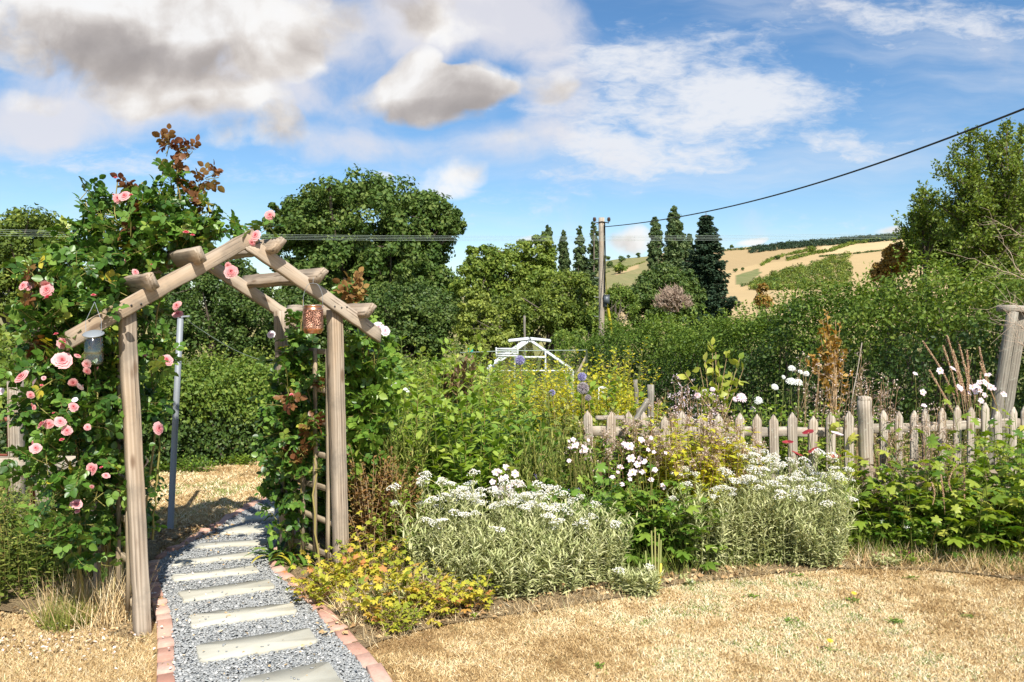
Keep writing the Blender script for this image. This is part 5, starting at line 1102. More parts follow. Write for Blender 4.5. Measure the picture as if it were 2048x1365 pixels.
# pearly everlasting clumps along the front of the bed
def everlasting(label, region, n, h, nheads, seed, hr=.028, hfun=None):
    region = region; root, PT, tip = herb('pearly_everlasting', label, 'flowering plant', region, n, h, .066, 'silver', T_NARROW, 34, .26, .45, .06, .0022, 'silver', (.5, .25), 'silver leaved clumps with white flower heads', .25, 1.5, hfun=hfun, hsd=.11)
    order = np.argsort(-(tip[:, 2] + rng.normal(0, .06, len(tip)))); cnt = 0; keep = []
    for i in order:
        if all(np.linalg.norm(tip[i, :2] - k) > hr * 1.05 for k in keep):
            keep.append(tip[i, :2]); s = hr * rng.uniform(.8, 1.6)
            place('flower_head', HEADS[rng.integers(4)], root, aim(tip[i] + [0, 0, .010], np.array([rng.normal() * .15, -.15 + rng.normal() * .15, 1]), s)); cnt += 1
        if cnt >= nheads: break
    return root
everlasting('large silver clump with white flower heads right of the yellow leaves', [(-.44, 4.68, .15, .17), (-.20, 4.62, .18, .24), (.05, 4.58, .2, .26), (.25, 4.66, .2, .24)], 330, .53, 88, 1, .030, hfun=lambda x, y: (1 - .42 * np.clip((4.68 - y) / .34, 0, 1)) * (1 - .22 * np.clip((x - .12) / .25, 0, 1)) * (1 + .10 * np.sin(x * 17) * np.cos(y * 15)))
everlasting('lower silver sprawling plant with hardly any flowers at the right end of the middle clump', [(.42, 4.68, .14, .16), (.55, 4.74, .12, .12)], 150, .42, 7, 2)
everlasting('big dense mound of silver stems topped white just left of the round fence post', [(1.60, 5.15, .22, .22), (1.85, 5.12, .22, .22), (2.02, 5.08, .16, .2)], 360, .53, 95, 3, .030, hfun=lambda x, y: np.clip(1.12 - (x - 1.75) * .35, .7, 1.15) * (1 - .35 * np.clip((5.12 - y) / .3, 0, 1)) * (1 + .1 * np.sin(x * 15 + y * 9)))
everlasting('smaller silver clump with scattered white heads between the dark lobed leaves and the big mound', [(1.25, 4.98, .16, .14), (1.42, 5.0, .1, .12)], 120, .52, 20, 4, .026)
everlasting('flopping silver sprigs lying on the dry lawn at the bed edge', [(.72, 4.47, .13, .05)], 40, .13, 2, 5)
everlasting('few silver sprigs among the yellow geranium leaves', [(-.66, 4.12, .10, .04)], 26, .16, 3, 6, .018)

# tall green leafy perennials filling the left part of the bed
GL = 'tall green leafy perennials behind the silver plants'
def tall(label, x, y, rx, ry, h, n=34, m_='lush', leaf=.135, per=26, w=1.9, tint=(.5, .22), **k): return herb('leafy_perennial', label, 'perennial', [(x, y, rx, ry)], n, h, leaf, m_, T_LANCE, per, .16, .35, .15, .0042, 'green_stem', tint, GL, .35, w, pairs=True, **k)
tall('broad green clump in front, directly behind the left part of the silver plant', X(900, 5.5), 5.5, .30, .22, .98, 44)
tall('bright green clump right of the trellis behind the rusty stems', X(800, 6.0), 6.1, .28, .26, 1.02, 40)
tall('tall green clump in the middle distance with pale shoot tips', X(880, 7.0), 7.1, .38, .3, 1.20, 46, tint=(.62, .2))
tall('green clump left of the purple globe thistles', X(985, 6.6), 6.7, .30, .26, 1.02, 36)
tall('darker green clump between two brighter ones near the bed centre', X(1010, 6.0), 6.0, .25, .22, .86, 34, 'lobed', tint=(.45, .2))
tall('farthest green clump, seen left of the greenhouse', X(820, 8.2), 8.3, .5, .4, 1.25, 50, tint=(.55, .2))
tall('light green clump just below the greenhouse', X(960, 8.6), 8.7, .45, .35, 1.22, 40, tint=(.6, .2))
tall('leafy green clump under the small purple thistle', X(1100, 6.3), 6.5, .32, .25, .80, 36, 'grassy', .10)
tall('low fresh green clump beside the pink anemones', X(950, 5.2), 5.15, .22, .15, .66, 26)
tall('green clump behind the rust coloured stems by the arch post', X(745, 5.9), 5.8, .14, .16, .95, 22, 'lobed', tint=(.5, .2))
herb('narrow_leaved_plant', 'fine narrow leaved green stems right beside the right arch post', 'perennial', [(X(745, 5.4), 5.5, .16, .15), (X(800, 5.3), 5.35, .16, .15)], 110, .86, .075, 'grassy', T_NARROW, 34, .18, .7, .1, .002, tint=(.5, .25), group='fine leaved upright plants', width=1.3)
herb('narrow_leaved_plant', 'fine narrow leaved stems between the pink anemones and the yellowing plants', 'perennial', [(X(1090, 5.6), 5.65, .3, .22)], 120, .72, .085, 'grassy', T_NARROW, 30, .2, .8, .1, .002, tint=(.55, .25), group='fine leaved upright plants', width=1.2)
herb('reddish_plant', 'rust coloured drying plant beside the foot of the right arch post', 'perennial', [(X(760, 5.0), 5.05, .17, .14)], 80, .66, .045, 'rust_leaf', T_LANCE, 34, .2, .4, .25, .0024, 'dry_stem', (.5, .25), width=2.0)
herb('reddish_plant', 'green and rusty leaved weed just right of the rust coloured plant', 'perennial', [(X(800, 4.85), 4.95, .14, .12)], 36, .46, .055, 'lush', T_LANCE, 18, .2, .4, .2, .0024, 'dry_stem', (.55, .25), width=2.0)
# dark lily-like seed head spike
herb('seedhead_stem', 'brownish purple leafy spike standing above the green clumps left of the thistles', 'perennial', [(X(912, 7.0), 7.0, .07, .06)], 9, 1.22, .10, 'bronze', T_LANCE, 60, .1, .7, .55, .004, 'dry_stem', (.5, .3), width=1.2, taper=.1)
# yellow green growth in the vegetable plot
VG = 'yellow green growth in the vegetable plot'
def veg(label, x, y, rx, ry, h, n, m_='yellowing', leaf=.075, per=24, tint=(.35, .25), tm=T_FOLD): return herb('vegetable_plant', label, 'vegetable plant', [(x, y, rx, ry)], n, h, leaf, m_, tm, per, .3, .2, .1, .004, 'green_stem', tint, VG, .3, 1.2, pet=.03)
veg('yellow leaved fruit bush in front of the greenhouse door', X(1040, 12.5), 12.5, .7, .5, 1.25, 90, leaf=.085)
veg('yellow green bush under the faded globe thistles', X(1150, 10.5), 10.5, .6, .45, 1.00, 90)
veg('yellow leaved bush right of the thistles near the wire frame', X(1235, 9.5), 9.6, .42, .35, .80, 70)
veg('tall yellow leaved raspberry canes left of the crooked stake', X(1247, 10.5), 10.5, .22, .2, 1.30, 26, per=26)
veg('green climbing plant covering the greenhouse gable', X(1045, 17.0), 17.0, .55, .3, 1.62, 60, 'lush', .10, 34, (.6, .2))
veg('greener bush left of the greenhouse behind the green metal post', X(985, 14.5), 14.5, .8, .5, 1.25, 80, 'lush', .09, 26, (.5, .2))
veg('mixed yellow green bush in front of the green metal post', X(930, 11.5), 11.5, .6, .4, 1.25, 80, 'grassy', .085, 26, (.6, .2))
veg('climbing beans on the thin post right of the greenhouse', X(1165, 15.5), 15.5, .35, .2, 1.75, 26, 'yellowing', .10, 34, (.2, .25))
veg('bean vine with a few orange flowers beside the greenhouse roof', X(1115, 16.3), 16.3, .25, .2, 1.85, 14, 'lush', .09, 30, (.5, .25))
veg('green plants low in front of the white wire frame', X(1205, 8.3), 8.4, .5, .3, .55, 60, 'grassy', .08, 22, (.6, .25))
veg('reddish brown drying leaves hanging by the braced post', X(1318, 7.9), 7.9, .09, .08, .82, 12, 'rust_leaf', .07, 22, (.5, .3))
herb('vegetable_plant', 'broad leaved green plant standing alone above the thistles right of them', 'vegetable plant', [(X(1195, 9.2), 9.2, .08, .08)], 8, 1.12, .16, 'lush', T_LANCE, 14, .35, .5, .3, .004, tint=(.5, .2), group=VG, width=2)
veg('leafy row hidden behind the left pickets', X(1340, 7.4), 7.5, .5, .3, .55, 60, 'lush', .07, 20, (.45, .2))
veg('bushy green chrysanthemum foliage behind the middle pickets', X(1585, 6.7), 6.8, .42, .25, .78, 110, 'lush', .06, 24, (.45, .2), T_LOBE3)
veg('weedy foliage behind the right pickets', X(1900, 7.2), 7.3, 1.0, .3, .60, 110, 'grassy', .07, 20, (.5, .25))

tall('dark leafy growth directly behind the trellis panel', X(690, 5.5), 5.5, .16, .14, .95, 34, 'lobed', tint=(.35, .2))
tall('lower dark growth between trellis and path bend', X(648, 5.75), 5.75, .15, .12, .75, 30, 'lobed', tint=(.35, .2))
# globe thistles
def globes(label, L):
    root = thing('globe_thistle', label, 'globe thistle', at(L[0][0], 640, L[0][3]) * np.array([1, 1, 0]) + [0, 0, float(gz(0, L[0][3]))]); sb = Buf()
    for px, py, rp, d, k in L:
        c = at(px, py, d); r = rp / F * d; g0 = np.array([c[0] + rng.normal() * .05, d + .05, float(gz(0, d))]); s = np.linspace(0, 1, 8)[:, None]
        sb.tube(g0 * (1 - s) + c * s + np.array([.03, 0, 0]) * np.sin(s * 3.1), np.linspace(.006, .004, 8), 5, .75, cap=False); place('globe_flower', GLOBE[k], root, aim(c, (0, 0, 1), r * .95))
    obj('stems', sb, M['green_stem'], root)
globes('tall single purple globe thistle in front of the greenhouse', [(1040, 721, 10.5, 8.0, 0)])
globes('pair of big globe thistle heads, one purple above one faded grey', [(1164, 754, 9.5, 7.2, 0), (1166, 777, 13, 6.9, 1), (1176, 796, 7, 7.1, 1)])
globes('small purple globe thistle standing between the taller ones', [(1104, 786, 7, 7.0, 0)])

def panicle_mesh(seed, m_='seed_pink'):
    r0 = np.random.default_rng(seed); b = Buf(); n = 46; P_ = r0.normal(size=(n, 3)) * [.42, .42, .6]; b.inst(T_FOLD, P_, rdir(n), rdir(n), .30 * r0.uniform(.6, 1.3, n), r0.uniform(0, 1, n), 0)
    b.tubes(np.stack([np.tile([0, 0, -1.2], (n // 2, 1)), P_[::2] * .5 + [0, 0, -.4], P_[::2]], 1), .02, 3, .3, 1); return b.mesh('seed_head_mesh', [M[m_], M['dry_stem']])
PANICLE = [panicle_mesh(s) for s in (1, 2, 3)]
# yellowing phlox with dried pinkish seed heads
def phlox(label, x, y, rx, ry, h, n, tint=(.32, .2), m_='yellowing', heads=True, leaf=.08, hm='seed_pink'):
    root, PT, tip = herb('phlox_plant', label, 'phlox', [(x, y, rx, ry)], int(n * 1.25), h, leaf * 1.1, m_, T_LANCE, 26, .16, -.15, .15, .0032, 'dry_stem', tint, 'yellowing phlox stems', .3, 1.7, stemtint=.3, pairs=True)
    if heads:
        for i in range(0, len(tip), 2): place('seed_head', PANICLE[rng.integers(3)], root, aim(tip[i], np.array([rng.normal() * .2, rng.normal() * .2, 1]), .045 * rng.uniform(.7, 1.3)))
    return root
phlox('bright yellow phlox in front of the left pickets with tan seed heads', X(1400, 5.25), 5.25, .22, .18, .84, 64)
phlox('yellow and orange phlox just left of the big white flowered mound', X(1470, 5.3), 5.36, .12, .14, .80, 38)
phlox('yellow green phlox left of the bright yellow one', X(1330, 5.45), 5.5, .17, .15, .80, 34, (.25, .25))
phlox('phlox with many pale pinkish dried heads under the end of the picket fence', X(1225, 5.6), 5.65, .24, .17, .78, 44, (.25, .3), 'lush')
phlox('greener phlox with pinkish dried heads above the dark lobed leaves', X(1290, 5.8), 5.9, .2, .12, .80, 30, (.4, .3), 'lush')

# dark lobed foliage with anemone flowers
def anemone_plant(label, region, n, h, leaf, m_, tint, flowers, per=9, stem_h=.25, group='lobed leaved anemone plants'):
    root, PT, tip = herb('anemone_plant', label, 'anemone', region, n, h, leaf, m_, T_LOBE5, per, .45, .25, .15, .0035, 'green_stem', tint, group, .3, 1.0, pet=.05, hsd=.24)
    if flowers:
        sb = Buf()
        for px, py, r, d, k in flowers:
            c = at(px, py, d); g0 = np.array([c[0] + rng.normal() * .06, c[1] + .08, max(.1, c[2] - .45)]); sb.tube([g0, (g0 + c) / 2 + [rng.normal() * .02, 0, 0], c], [.003, .0024, .0018], 4, .6, cap=False)
            mesh_ = ANEM[k % 2] if k < 4 else ASTERP; place('flower', mesh_, root, aim(c, np.array([rng.normal() * .35, -1 + rng.normal() * .2, .75 + rng.normal() * .3]), r))
        obj('flower_stalks', sb, M['green_stem'], root)
    return root
def cluster(cx, cy, sx, sy, n, d, r=.022): return [(cx + rng.normal() * sx, cy + rng.normal() * sy, r * rng.uniform(.75, 1.15), d + rng.normal() * .04, int(rng.integers(0, 2))) for _ in range(n)]
anemone_plant('pink and white anemones with yellow eyes behind the middle silver clump', [(X(1010, 5.15), 5.15, .18, .12)], 26, .42, .10, 'lobed', (.5, .2),
              [(992, 945, .028, 5.0, 0), (1003, 958, .025, 5.0, 1), (1012, 935, .024, 5.02, 0), (1030, 948, .028, 5.0, 0), (1040, 968, .028, 5.0, 0), (1028, 968, .026, 5.0, 1), (1018, 975, .024, 5, 0), (985, 965, .022, 5, 1), (1022, 990, .022, 4.95, 0), (990, 978, .022, 4.97, 1)] + cluster(1005, 960, 18, 15, 9, 5.0, .019))
anemone_plant('dark lobed foliage with a loose spray of blush anemones at the bed centre', [(X(1180, 5.0), 5.1, .22, .18), (X(1280, 4.95), 5.05, .25, .16), (X(1380, 5.0), 5.0, .16, .14)], 90, .44, .125, 'lobed', (.42, .22),
              [(1260, 893, .030, 5.0, 0), (1248, 890, .02, 5.0, 1), (1262, 917, .032, 5.0, 0), (1275, 930, .026, 5.0, 1), (1265, 945, .03, 5.0, 0), (1240, 935, .024, 5.02, 1), (1285, 945, .022, 5, 1), (1326, 973, .024, 4.95, 0), (1225, 955, .020, 5, 1), (1282, 880, .024, 5, 1), (1302, 960, .02, 4.97, 0), (1310, 940, .02, 5, 1), (1150, 892, .026, 5.2, 1), (1170, 900, .024, 5.2, 0), (1146, 880, .02, 5.2, 1)] + cluster(1265, 930, 25, 25, 14, 5.0, .016) + cluster(1155, 895, 14, 14, 10, 5.2, .016))
anemone_plant('mass of bright lobed leaves on the right covering the fence foot', [(X(1850, 5.3), 5.35, .42, .28), (X(1980, 5.2), 5.25, .38, .3), (X(2080, 5.2), 5.2, .3, .3)], 150, .50, .135, 'lobed_bright', (.42, .25), None)
anemone_plant('taller lobed leaves with bare brown stalks at the far right in front of the fence', [(X(1960, 5.7), 5.7, .5, .2), (X(2070, 5.6), 5.6, .4, .2)], 70, .72, .12, 'lobed_bright', (.4, .25), cluster(1960, 780, 30, 22, 16, 6.4, .026) + [(1880, 742, .03, 6.3, 0), (1905, 738, .03, 6.3, 1), (1830, 748, .022, 6.3, 1), (1845, 785, .03, 6.3, 1), (1970, 765, .03, 6.3, 0), (1962, 802, .028, 6.3, 0), (1848, 812, .024, 6.3, 1)])
anemone_plant('lobed leaves immediately right of the round fence post', [(X(1785, 5.3), 5.30, .12, .12)], 24, .32, .10, 'lobed_bright', (.35, .25), None)
anemone_plant('big yellow green maple like leaves climbing left of the round fence post', [(X(1685, 5.55), 5.52, .10, .07)], 14, .66, .135, 'lobed_bright', (.7, .15), None, per=8)
anemone_plant('dark green leaves at the foot of the big white flowered mound, left side', [(X(1500, 5.5), 5.5, .5, .12)], 40, .42, .10, 'lobed', (.4, .2), None)
herb('withered_plant', 'withered grey brown leaves hanging between the bright lobed leaves on the right', 'plant', [(X(1820, 5.5), 5.55, .3, .15), (X(2000, 5.4), 5.45, .35, .15)], 70, .58, .075, 'brown_leaf', T_FOLD, 12, .3, -.6, .3, .002, 'dry_stem', (.5, .25), width=1.3)
# wiry stalks with pink tinged seed heads above the fence
def wiry(label, L, d, n, w, hm='blush', spread=.05, cat='wiry plant', name='wiry_flower_stems', base_z=0.15):
    root = thing(name, label, cat, at(L[0][0], 900, d) * np.array([1, 1, 0])); sb = Buf()
    for px, py in L:
        hb = Buf()
        c = at(px, py, d + rng.normal() * .08); g0 = np.array([c[0] + rng.normal() * .12, d + .05, base_z]); m = (g0 + c) / 2 + rng.normal(size=3) * .04; s = np.linspace(0, 1, 8)[:, None]
        pt = (1 - s) ** 2 * g0 + 2 * s * (1 - s) * m + s ** 2 * c; sb.tube(pt, np.linspace(.0035, .0018, 8), 4, .3, cap=False)
        k = 9; ii = rng.integers(4, 8, k); dv = nrm(rdir(k, .6)) * rng.uniform(.03, .10, (k, 1)); e = pt[ii] + dv; sb.tubes(np.stack([pt[ii], e], 1), .0012, 3, .4)
        q = np.repeat(e, n, 0) + rng.normal(size=(k * n, 3)) * .009; hb.inst(T_FOLD, q, rdir(k * n), rdir(k * n), .016 * rng.uniform(.6, 1.3, k * n), rng.uniform(0, 1, k * n)); obj('flower_spray', hb, M[hm], root)
    obj('stems', sb, M['dry_stem'], root); return root
def pts(cx, cy, sx, sy, n): return [(cx + rng.uniform(-1, 1) * sx, cy + rng.uniform(-1, 1) * sy) for _ in range(n)]
wiry('pink tinged wiry flower stems behind the left pickets', pts(1395, 790, 50, 22, 20), 6.9, 5, .05)
wiry('tangle of brown and pinkish wiry stems left of the round fence post top', pts(1665, 750, 65, 35, 24), 6.6, 4, .05, 'seed_pink')
wiry('wiry brown stems with small pale heads between fence post and spikes', pts(1770, 780, 50, 30, 16), 6.6, 4, .05, 'seed_pink')
wiry('thin dark flower stalks leaning over the right hand pickets', pts(1850, 845, 90, 40, 22), 5.9, 3, .05, 'seed_pink', base_z=.3)
# brown seed spikes
def spikes(label, L, d, r=.011, base=None, m_='seed', gy=None):
    root = thing('seed_spike_plant', label, 'seed spikes', at(L[0][0], 900, d) * np.array([1, 1, 0])); sb = Buf()
    for (x0, y0, x1, y1) in L:
        kb = Buf()
        a_ = at(x0, y0, d); c = at(x1, y1, d); s = np.linspace(0, 1, 8)[:, None]; pt = a_ * (1 - s) + c * s + np.array([.03, 0, 0]) * np.sin(s * 3.14) * rng.normal()
        sb.tube(pt, np.linspace(.004, .002, 8), 4, .3, cap=False); n = int(np.linalg.norm(c - a_) * 700); t = rng.uniform(.35, 1, n); P_ = np.stack([np.interp(t, s[:, 0], pt[:, i]) for i in range(3)], -1); dv = rdir(n, .5); kb.inst(OCT, P_ + dv * r * .6, dv, rdir(n), r * rng.uniform(.6, 1.1, n), rng.uniform(0, 1, n)); obj('seed_spike', kb, M[m_], root)
    obj('stems', sb, M['dry_stem'], root)
spikes('fan of tall brown seed spikes above the right hand pickets', [(1925, 850, 1845, 683), (1925, 850, 1886, 692), (1930, 850, 1894, 672), (1940, 840, 1905, 700), (1945, 850, 1918, 690), (1940, 850, 1934, 702), (1920, 840, 1858, 740), (1950, 850, 1940, 720), (1935, 850, 1910, 720), (1925, 860, 1870, 760), (1945, 840, 1925, 725), (1960, 850, 1961, 745)], 6.7)
spikes('pair of brown seed spikes leaning beside the timber post', [(2000, 830, 1958, 695), (1990, 800, 1960, 725)], 6.6)
spikes('upright reddish seed spikes standing in the bright lobed leaves', [(1890, 1030, 1882, 950), (1865, 1010, 1863, 965), (1915, 1000, 1915, 930), (1928, 1030, 1928, 935)], 5.05, .008)
# white and pink shaggy flowers behind the fence
def shag(label, L, d, mesh_, cat='flower', name='dahlia_plant', r=.04, face=(0, -.8, .8), base_z=.2):
    root = thing(name, label, cat, at(L[0][0], 900, d) * np.array([1, 1, 0])); sb = Buf()
    for px, py, k in L:
        c = at(px, py, d); g0 = np.array([c[0] + rng.normal() * .05, d + .06, base_z]); sb.tube([g0, (g0 + c) / 2 + rng.normal(size=3) * .015, c], [.004, .003, .0025], 5, .4, cap=False)
        place('flower', mesh_, root, aim(c, np.array(face) + rng.normal(size=3) * .2, r * k))
    obj('stems', sb, M['green_stem'], root); return root
shag('group of shaggy white flowers above the middle pickets', [(1583, 738, .9), (1600, 745, .7), (1582, 765, 1.25), (1597, 766, 1), (1549, 775, .9), (1517, 802, 1.0), (1567, 755, .5), (1612, 748, .7)], 6.8, ASTER)
shag('pink and white shaggy flowers behind the pickets left of the white group', [(1482, 797, 1.3), (1505, 820, .8), (1470, 800, .7), (1395, 792, .8), (1425, 780, .7)], 6.9, ASTERP)
shag('two small white roses low behind the trellis post', [(790, 770, 1.0), (812, 783, 1.1)], 6.6, ASTER, r=.035)
# red poppies on stems
def poppy(label, px, py, d, r, m_, px0, py0):
    c = at(px, py, d); g0 = at(px0, py0, d + .05); root = thing('poppy_flower', label, 'poppy', g0, 'poppy shaped flowers on thin stems in front of the pickets'); s = np.linspace(0, 1, 8)[:, None]; b = Buf(); b.tube(g0 * (1 - s) + c * s + np.array([.015, 0, 0]) * np.sin(s * 3.14), .0028, 5, .2, cap=False)
    obj('stem', b, M['green_stem'], root); place('petals', m_, root, aim(c, (rng.normal() * .25, -.12, 1), r))
dP = 5.45
poppy('highest dark red poppy in front of the pickets', 1617, 868, dP, .045, POPPY, 1625, 985); poppy('leftmost dark red poppy in front of the pickets', 1576, 888, dP, .042, POPPY, 1590, 990)
poppy('lower left dark red poppy above the white flowered mound', 1593, 911, dP, .045, POPPY, 1600, 1000); poppy('dark red poppy in the middle of the five, right of the lower left one', 1629, 904, dP, .042, POPPY, 1640, 1000)
poppy('lowest and rightmost red poppy on a pale green stem', 1669, 917, dP, .048, POPPY, 1671, 1000); poppy('pale pinkish white poppy among the dark red ones', 1674, 871, dP, .048, POPPYW, 1680, 960)
# young yellow leaved shrub and rusty leaved shrub behind the fence
def sapling(name, label, base, topz, branches, m_, leaf, tm, n_leaf, mstem, w=1.0, tint=(.5, .25)):
    root = thing(name, label, 'shrub', base); sb = Buf(); lb = Buf(); top = np.array([base[0] + .03, base[1], topz]); sb.tube([base, (base + top) / 2 + [.02, 0, 0], top], [.010, .007, .003], 6, .5, cap=False)
    for (px, py, d, sc) in branches:
        e = at(px, py, d); t = rng.uniform(.25, .7); a_ = base * (1 - t) + top * t; m = (a_ + e) / 2 + [0, 0, -.04]; s = np.linspace(0, 1, 6)[:, None]; pt = (1 - s) ** 2 * a_ + 2 * s * (1 - s) * m + s ** 2 * e; sb.tube(pt, np.linspace(.006, .002, 6), 5, .5, cap=False)
        n = int(n_leaf * sc); tt = rng.uniform(.35, 1.0, n); P_ = np.stack([np.interp(tt, s[:, 0], pt[:, i]) for i in range(3)], -1); dv = nrm(rdir(n, .2) + .6 * nrm(e - a_)); lb.inst(tm, P_, dv, rdir(n, .9), np.stack([leaf * w * np.ones(n), leaf * np.ones(n), leaf * np.ones(n)], -1) * rng.uniform(.6, 1.15, (n, 1)), np.clip(rng.normal(*tint, n), 0, 1))
    obj('stems', sb, M[mstem], root); obj('foliage', lb, M[m_], root)
b0 = np.array([X(1425, 7.2), 7.2, 0.]); sapling('young_shrub', 'young shrub with large drooping yellow green leaves behind the left pickets', b0, at(1428, 705, 7.2)[2], [(1424, 690, 7.2, 1.2), (1455, 705, 7.1, 1), (1480, 715, 7.2, 1), (1440, 735, 7.1, 1), (1465, 745, 7.2, .8), (1400, 735, 7.2, .7), (1370, 745, 7.1, .7), (1410, 720, 7.2, .6), (1445, 755, 7.2, .7), (1488, 735, 7.2, .5)], 'lobed_bright', .095, T_LANCE, 15, 'dry_stem', 2.6, (.7, .15))
b0 = np.array([X(1665, 7.6), 7.6, 0.]); sapling('young_shrub', 'upright rusty orange leaved shrub behind the fence left of the round post', b0, at(1655, 640, 7.6)[2], [(1652, 622, 7.6, 1.2), (1680, 645, 7.6, 1), (1640, 660, 7.6, .8), (1660, 680, 7.5, 1.2), (1640, 700, 7.6, 1.2), (1690, 700, 7.6, .8), (1620, 710, 7.6, 1), (1655, 725, 7.5, 1.3), (1680, 735, 7.6, 1.2), (1630, 740, 7.6, 1.2), (1700, 745, 7.6, 1), (1650, 765, 7.5, 1.3), (1610, 720, 7.6, .7), (1670, 665, 7.6, 1), (1645, 640, 7.6, 1)], 'orange_leaf', .06, T_FOLD, 34, 'dry_stem', 1.1, (.45, .3))

# low yellow geranium, strappy clump, cut stalks, small edge plants
def geran(label, reg, n, h, leaf=.06, tint=(.5, .28), m_='geranium', g_='low yellow leaved plants along the path border'): herb('geranium_plant', label, 'geranium', reg, n, h, leaf, m_, T_LOBE5, 7, .55, .25, .25, .0018, 'dry_stem', tint, g_, .2, 1.05, pet=.04, hsd=.25)
geran('yellow geranium spreading over the lawn edge at the front corner of the bed', [(X(800, 4.1), 4.08, .20, .10), (X(860, 4.15), 4.15, .14, .08)], 64, .20)
geran('yellow geranium spilling over the bricks at the foot of the right arch post', [(X(650, 4.35), 4.38, .15, .12), (X(710, 4.45), 4.45, .12, .10)], 70, .17, .055)
geran('yellow geranium leaves running up beside the silver clump', [(X(740, 4.5), 4.55, .12, .08)], 34, .30, .055)
geran('single low tuft of yellow leaves under the silver clump', [(X(940, 4.2), 4.2, .08, .04)], 14, .14, .055)
geran('small yellow green tuft at the tip of the front corner', [(X(790, 3.9), 3.93, .05, .04)], 16, .10, .045, (.15, .15))
def strappy(label, c, n, L, w, m_, tint=(.5, .2), el=(.4, .3), cat='strappy plant', name='strappy_plant', group=None):
    root = thing(name, label, cat, c, group); b = Buf()
    for _ in range(n):
        a = rng.uniform(0, 6.28); e0 = rng.uniform(.9, 1.35) - el[1] * rng.uniform(0, 1); l = L * rng.uniform(.6, 1.15); k = 9; p = np.array(c, float) + [rng.normal() * .03, rng.normal() * .03, 0]; row = []
        e = e0
        for i in range(k):
            t = i / (k - 1); ww = w * (math.sin(math.pi * min(1, .12 + t * .88)) ** .7) * (1 if i < k - 1 else .05); sdv = np.array([-math.sin(a), math.cos(a), 0]); row += [p + sdv * ww, p + np.array([0, 0, -.25 * ww]), p - sdv * ww]
            p = p + np.array([math.cos(a) * math.cos(e), math.sin(a) * math.cos(e), math.sin(e)]) * l / (k - 1); e -= (el[0] * 4.5) / k
        b.add(row, [(3 * i + j, 3 * i + 3 + j, 3 * i + 4 + j, 3 * i + 1 + j) for i in range(k - 1) for j in (0, 1)], None, float(np.clip(rng.normal(*tint), 0, 1)))
    obj('leaves', b, M[m_], root, smooth=True)
strappy('strappy dark green leaves arching over the bricks at the trellis foot', gp(560, 1122), 34, .26, .014, 'rose_leaf', (.55, .2)); strappy('second strappy green tuft just right, inside the trellis corner', gp(600, 1135), 16, .22, .012, 'rose_leaf', (.6, .2))
r_ = thing('cut_flower_stalks', 'upright cut green stalks with one orange stalk at the bed edge', 'cut stalks', gp(1312, 1178)); b = Buf()
for x0, x1, y1, tn in ((1306, 1303, 1062, .55), (1311, 1310, 1055, .6), (1316, 1318, 1068, .55), (1320, 1322, 1080, .5), (1296, 1291, 1102, .5)): b.tube([gp(x0, 1176), at(x1, y1, gp(x0, 1176)[1])], [.006, .0045], 7, tn)
obj('stalks', b, M['green_stem'], r_, smooth=True); b = Buf(); g0 = gp(1315, 1183); b.tube([g0, at(1321, 1150, g0[1]), at(1322, 1128, g0[1])], [.006, .007, .006], 7, .9); obj('orange_stalk', b, M['yolk'], r_, smooth=True)
def edgeplant(label, px, py, rx, h, n, m_, fm, nf, fr, tint=(.45, .2), leaf=.04, g_='small bedding plants along the lawn edge'):
    c = gp(px, py); root, PT, tip = herb('bedding_plant', label, 'bedding plant', [(c[0], c[1] + .06, rx, .06)], n, h, leaf, m_, T_FOLD, 10, .5, .3, .1, .0018, tint=tint, group=g_, width=1.3)
    if fm:
        for ti_ in rng.choice(len(tip), nf, replace=False): fb = Buf(); k = 22; fb.inst(T_FOLD, tip[ti_] + rng.normal(size=(k, 3)) * fr * .5, rdir(k), rdir(k, .5), fr * rng.uniform(.6, 1, k), rng.uniform(0, 1, k)); obj('flower', fb, M[fm], root)
edgeplant('low plant with a bright magenta flower cluster at the lawn edge', 1832, 1138, .10, .07, 26, 'lush', 'magenta', 3, .018); edgeplant('low plant with one pink flower cluster left of the magenta one', 1738, 1100, .08, .13, 26, 'lobed', 'magenta', 2, .015)
edgeplant('dark red flowered low plant at the foot of the round fence post', 1720, 1085, .07, .22, 20, 'bronze', 'magenta', 3, .016); edgeplant('dark glossy low plant with a few white flowers', 1835, 1115, .14, .24, 50, 'lobed', 'white_petal', 4, .014)
edgeplant('tiny grey leaved plant with small magenta dots at the lawn edge', 1780, 1140, .08, .07, 24, 'silver', 'magenta', 3, .008); edgeplant('fresh green tuft with violet flowers under the spikes', 1890, 1080, .12, .32, 40, 'lush', 'violet', 4, .016)
edgeplant('violet flowered stem inside the middle silver clump', 1160, 1120, .03, .42, 6, 'lush', 'violet', 4, .014); edgeplant('two tiny violet flowers beside the pink and white anemones', 1078, 1120, .03, .56, 6, 'lush', 'violet', 3, .012)
edgeplant('dark green ground plant between mound and bright lobed leaves', 1760, 1110, .2, .22, 60, 'lobed', None, 0, 0); edgeplant('green undergrowth under the bright lobed leaves at the right edge', 1980, 1125, .4, .28, 120, 'lobed', None, 0, 0); edgeplant('small blue weed flower lying at the lawn edge below the cut stalks', 1378, 1176, .02, .03, 4, 'silver', 'white_petal', 1, .012)

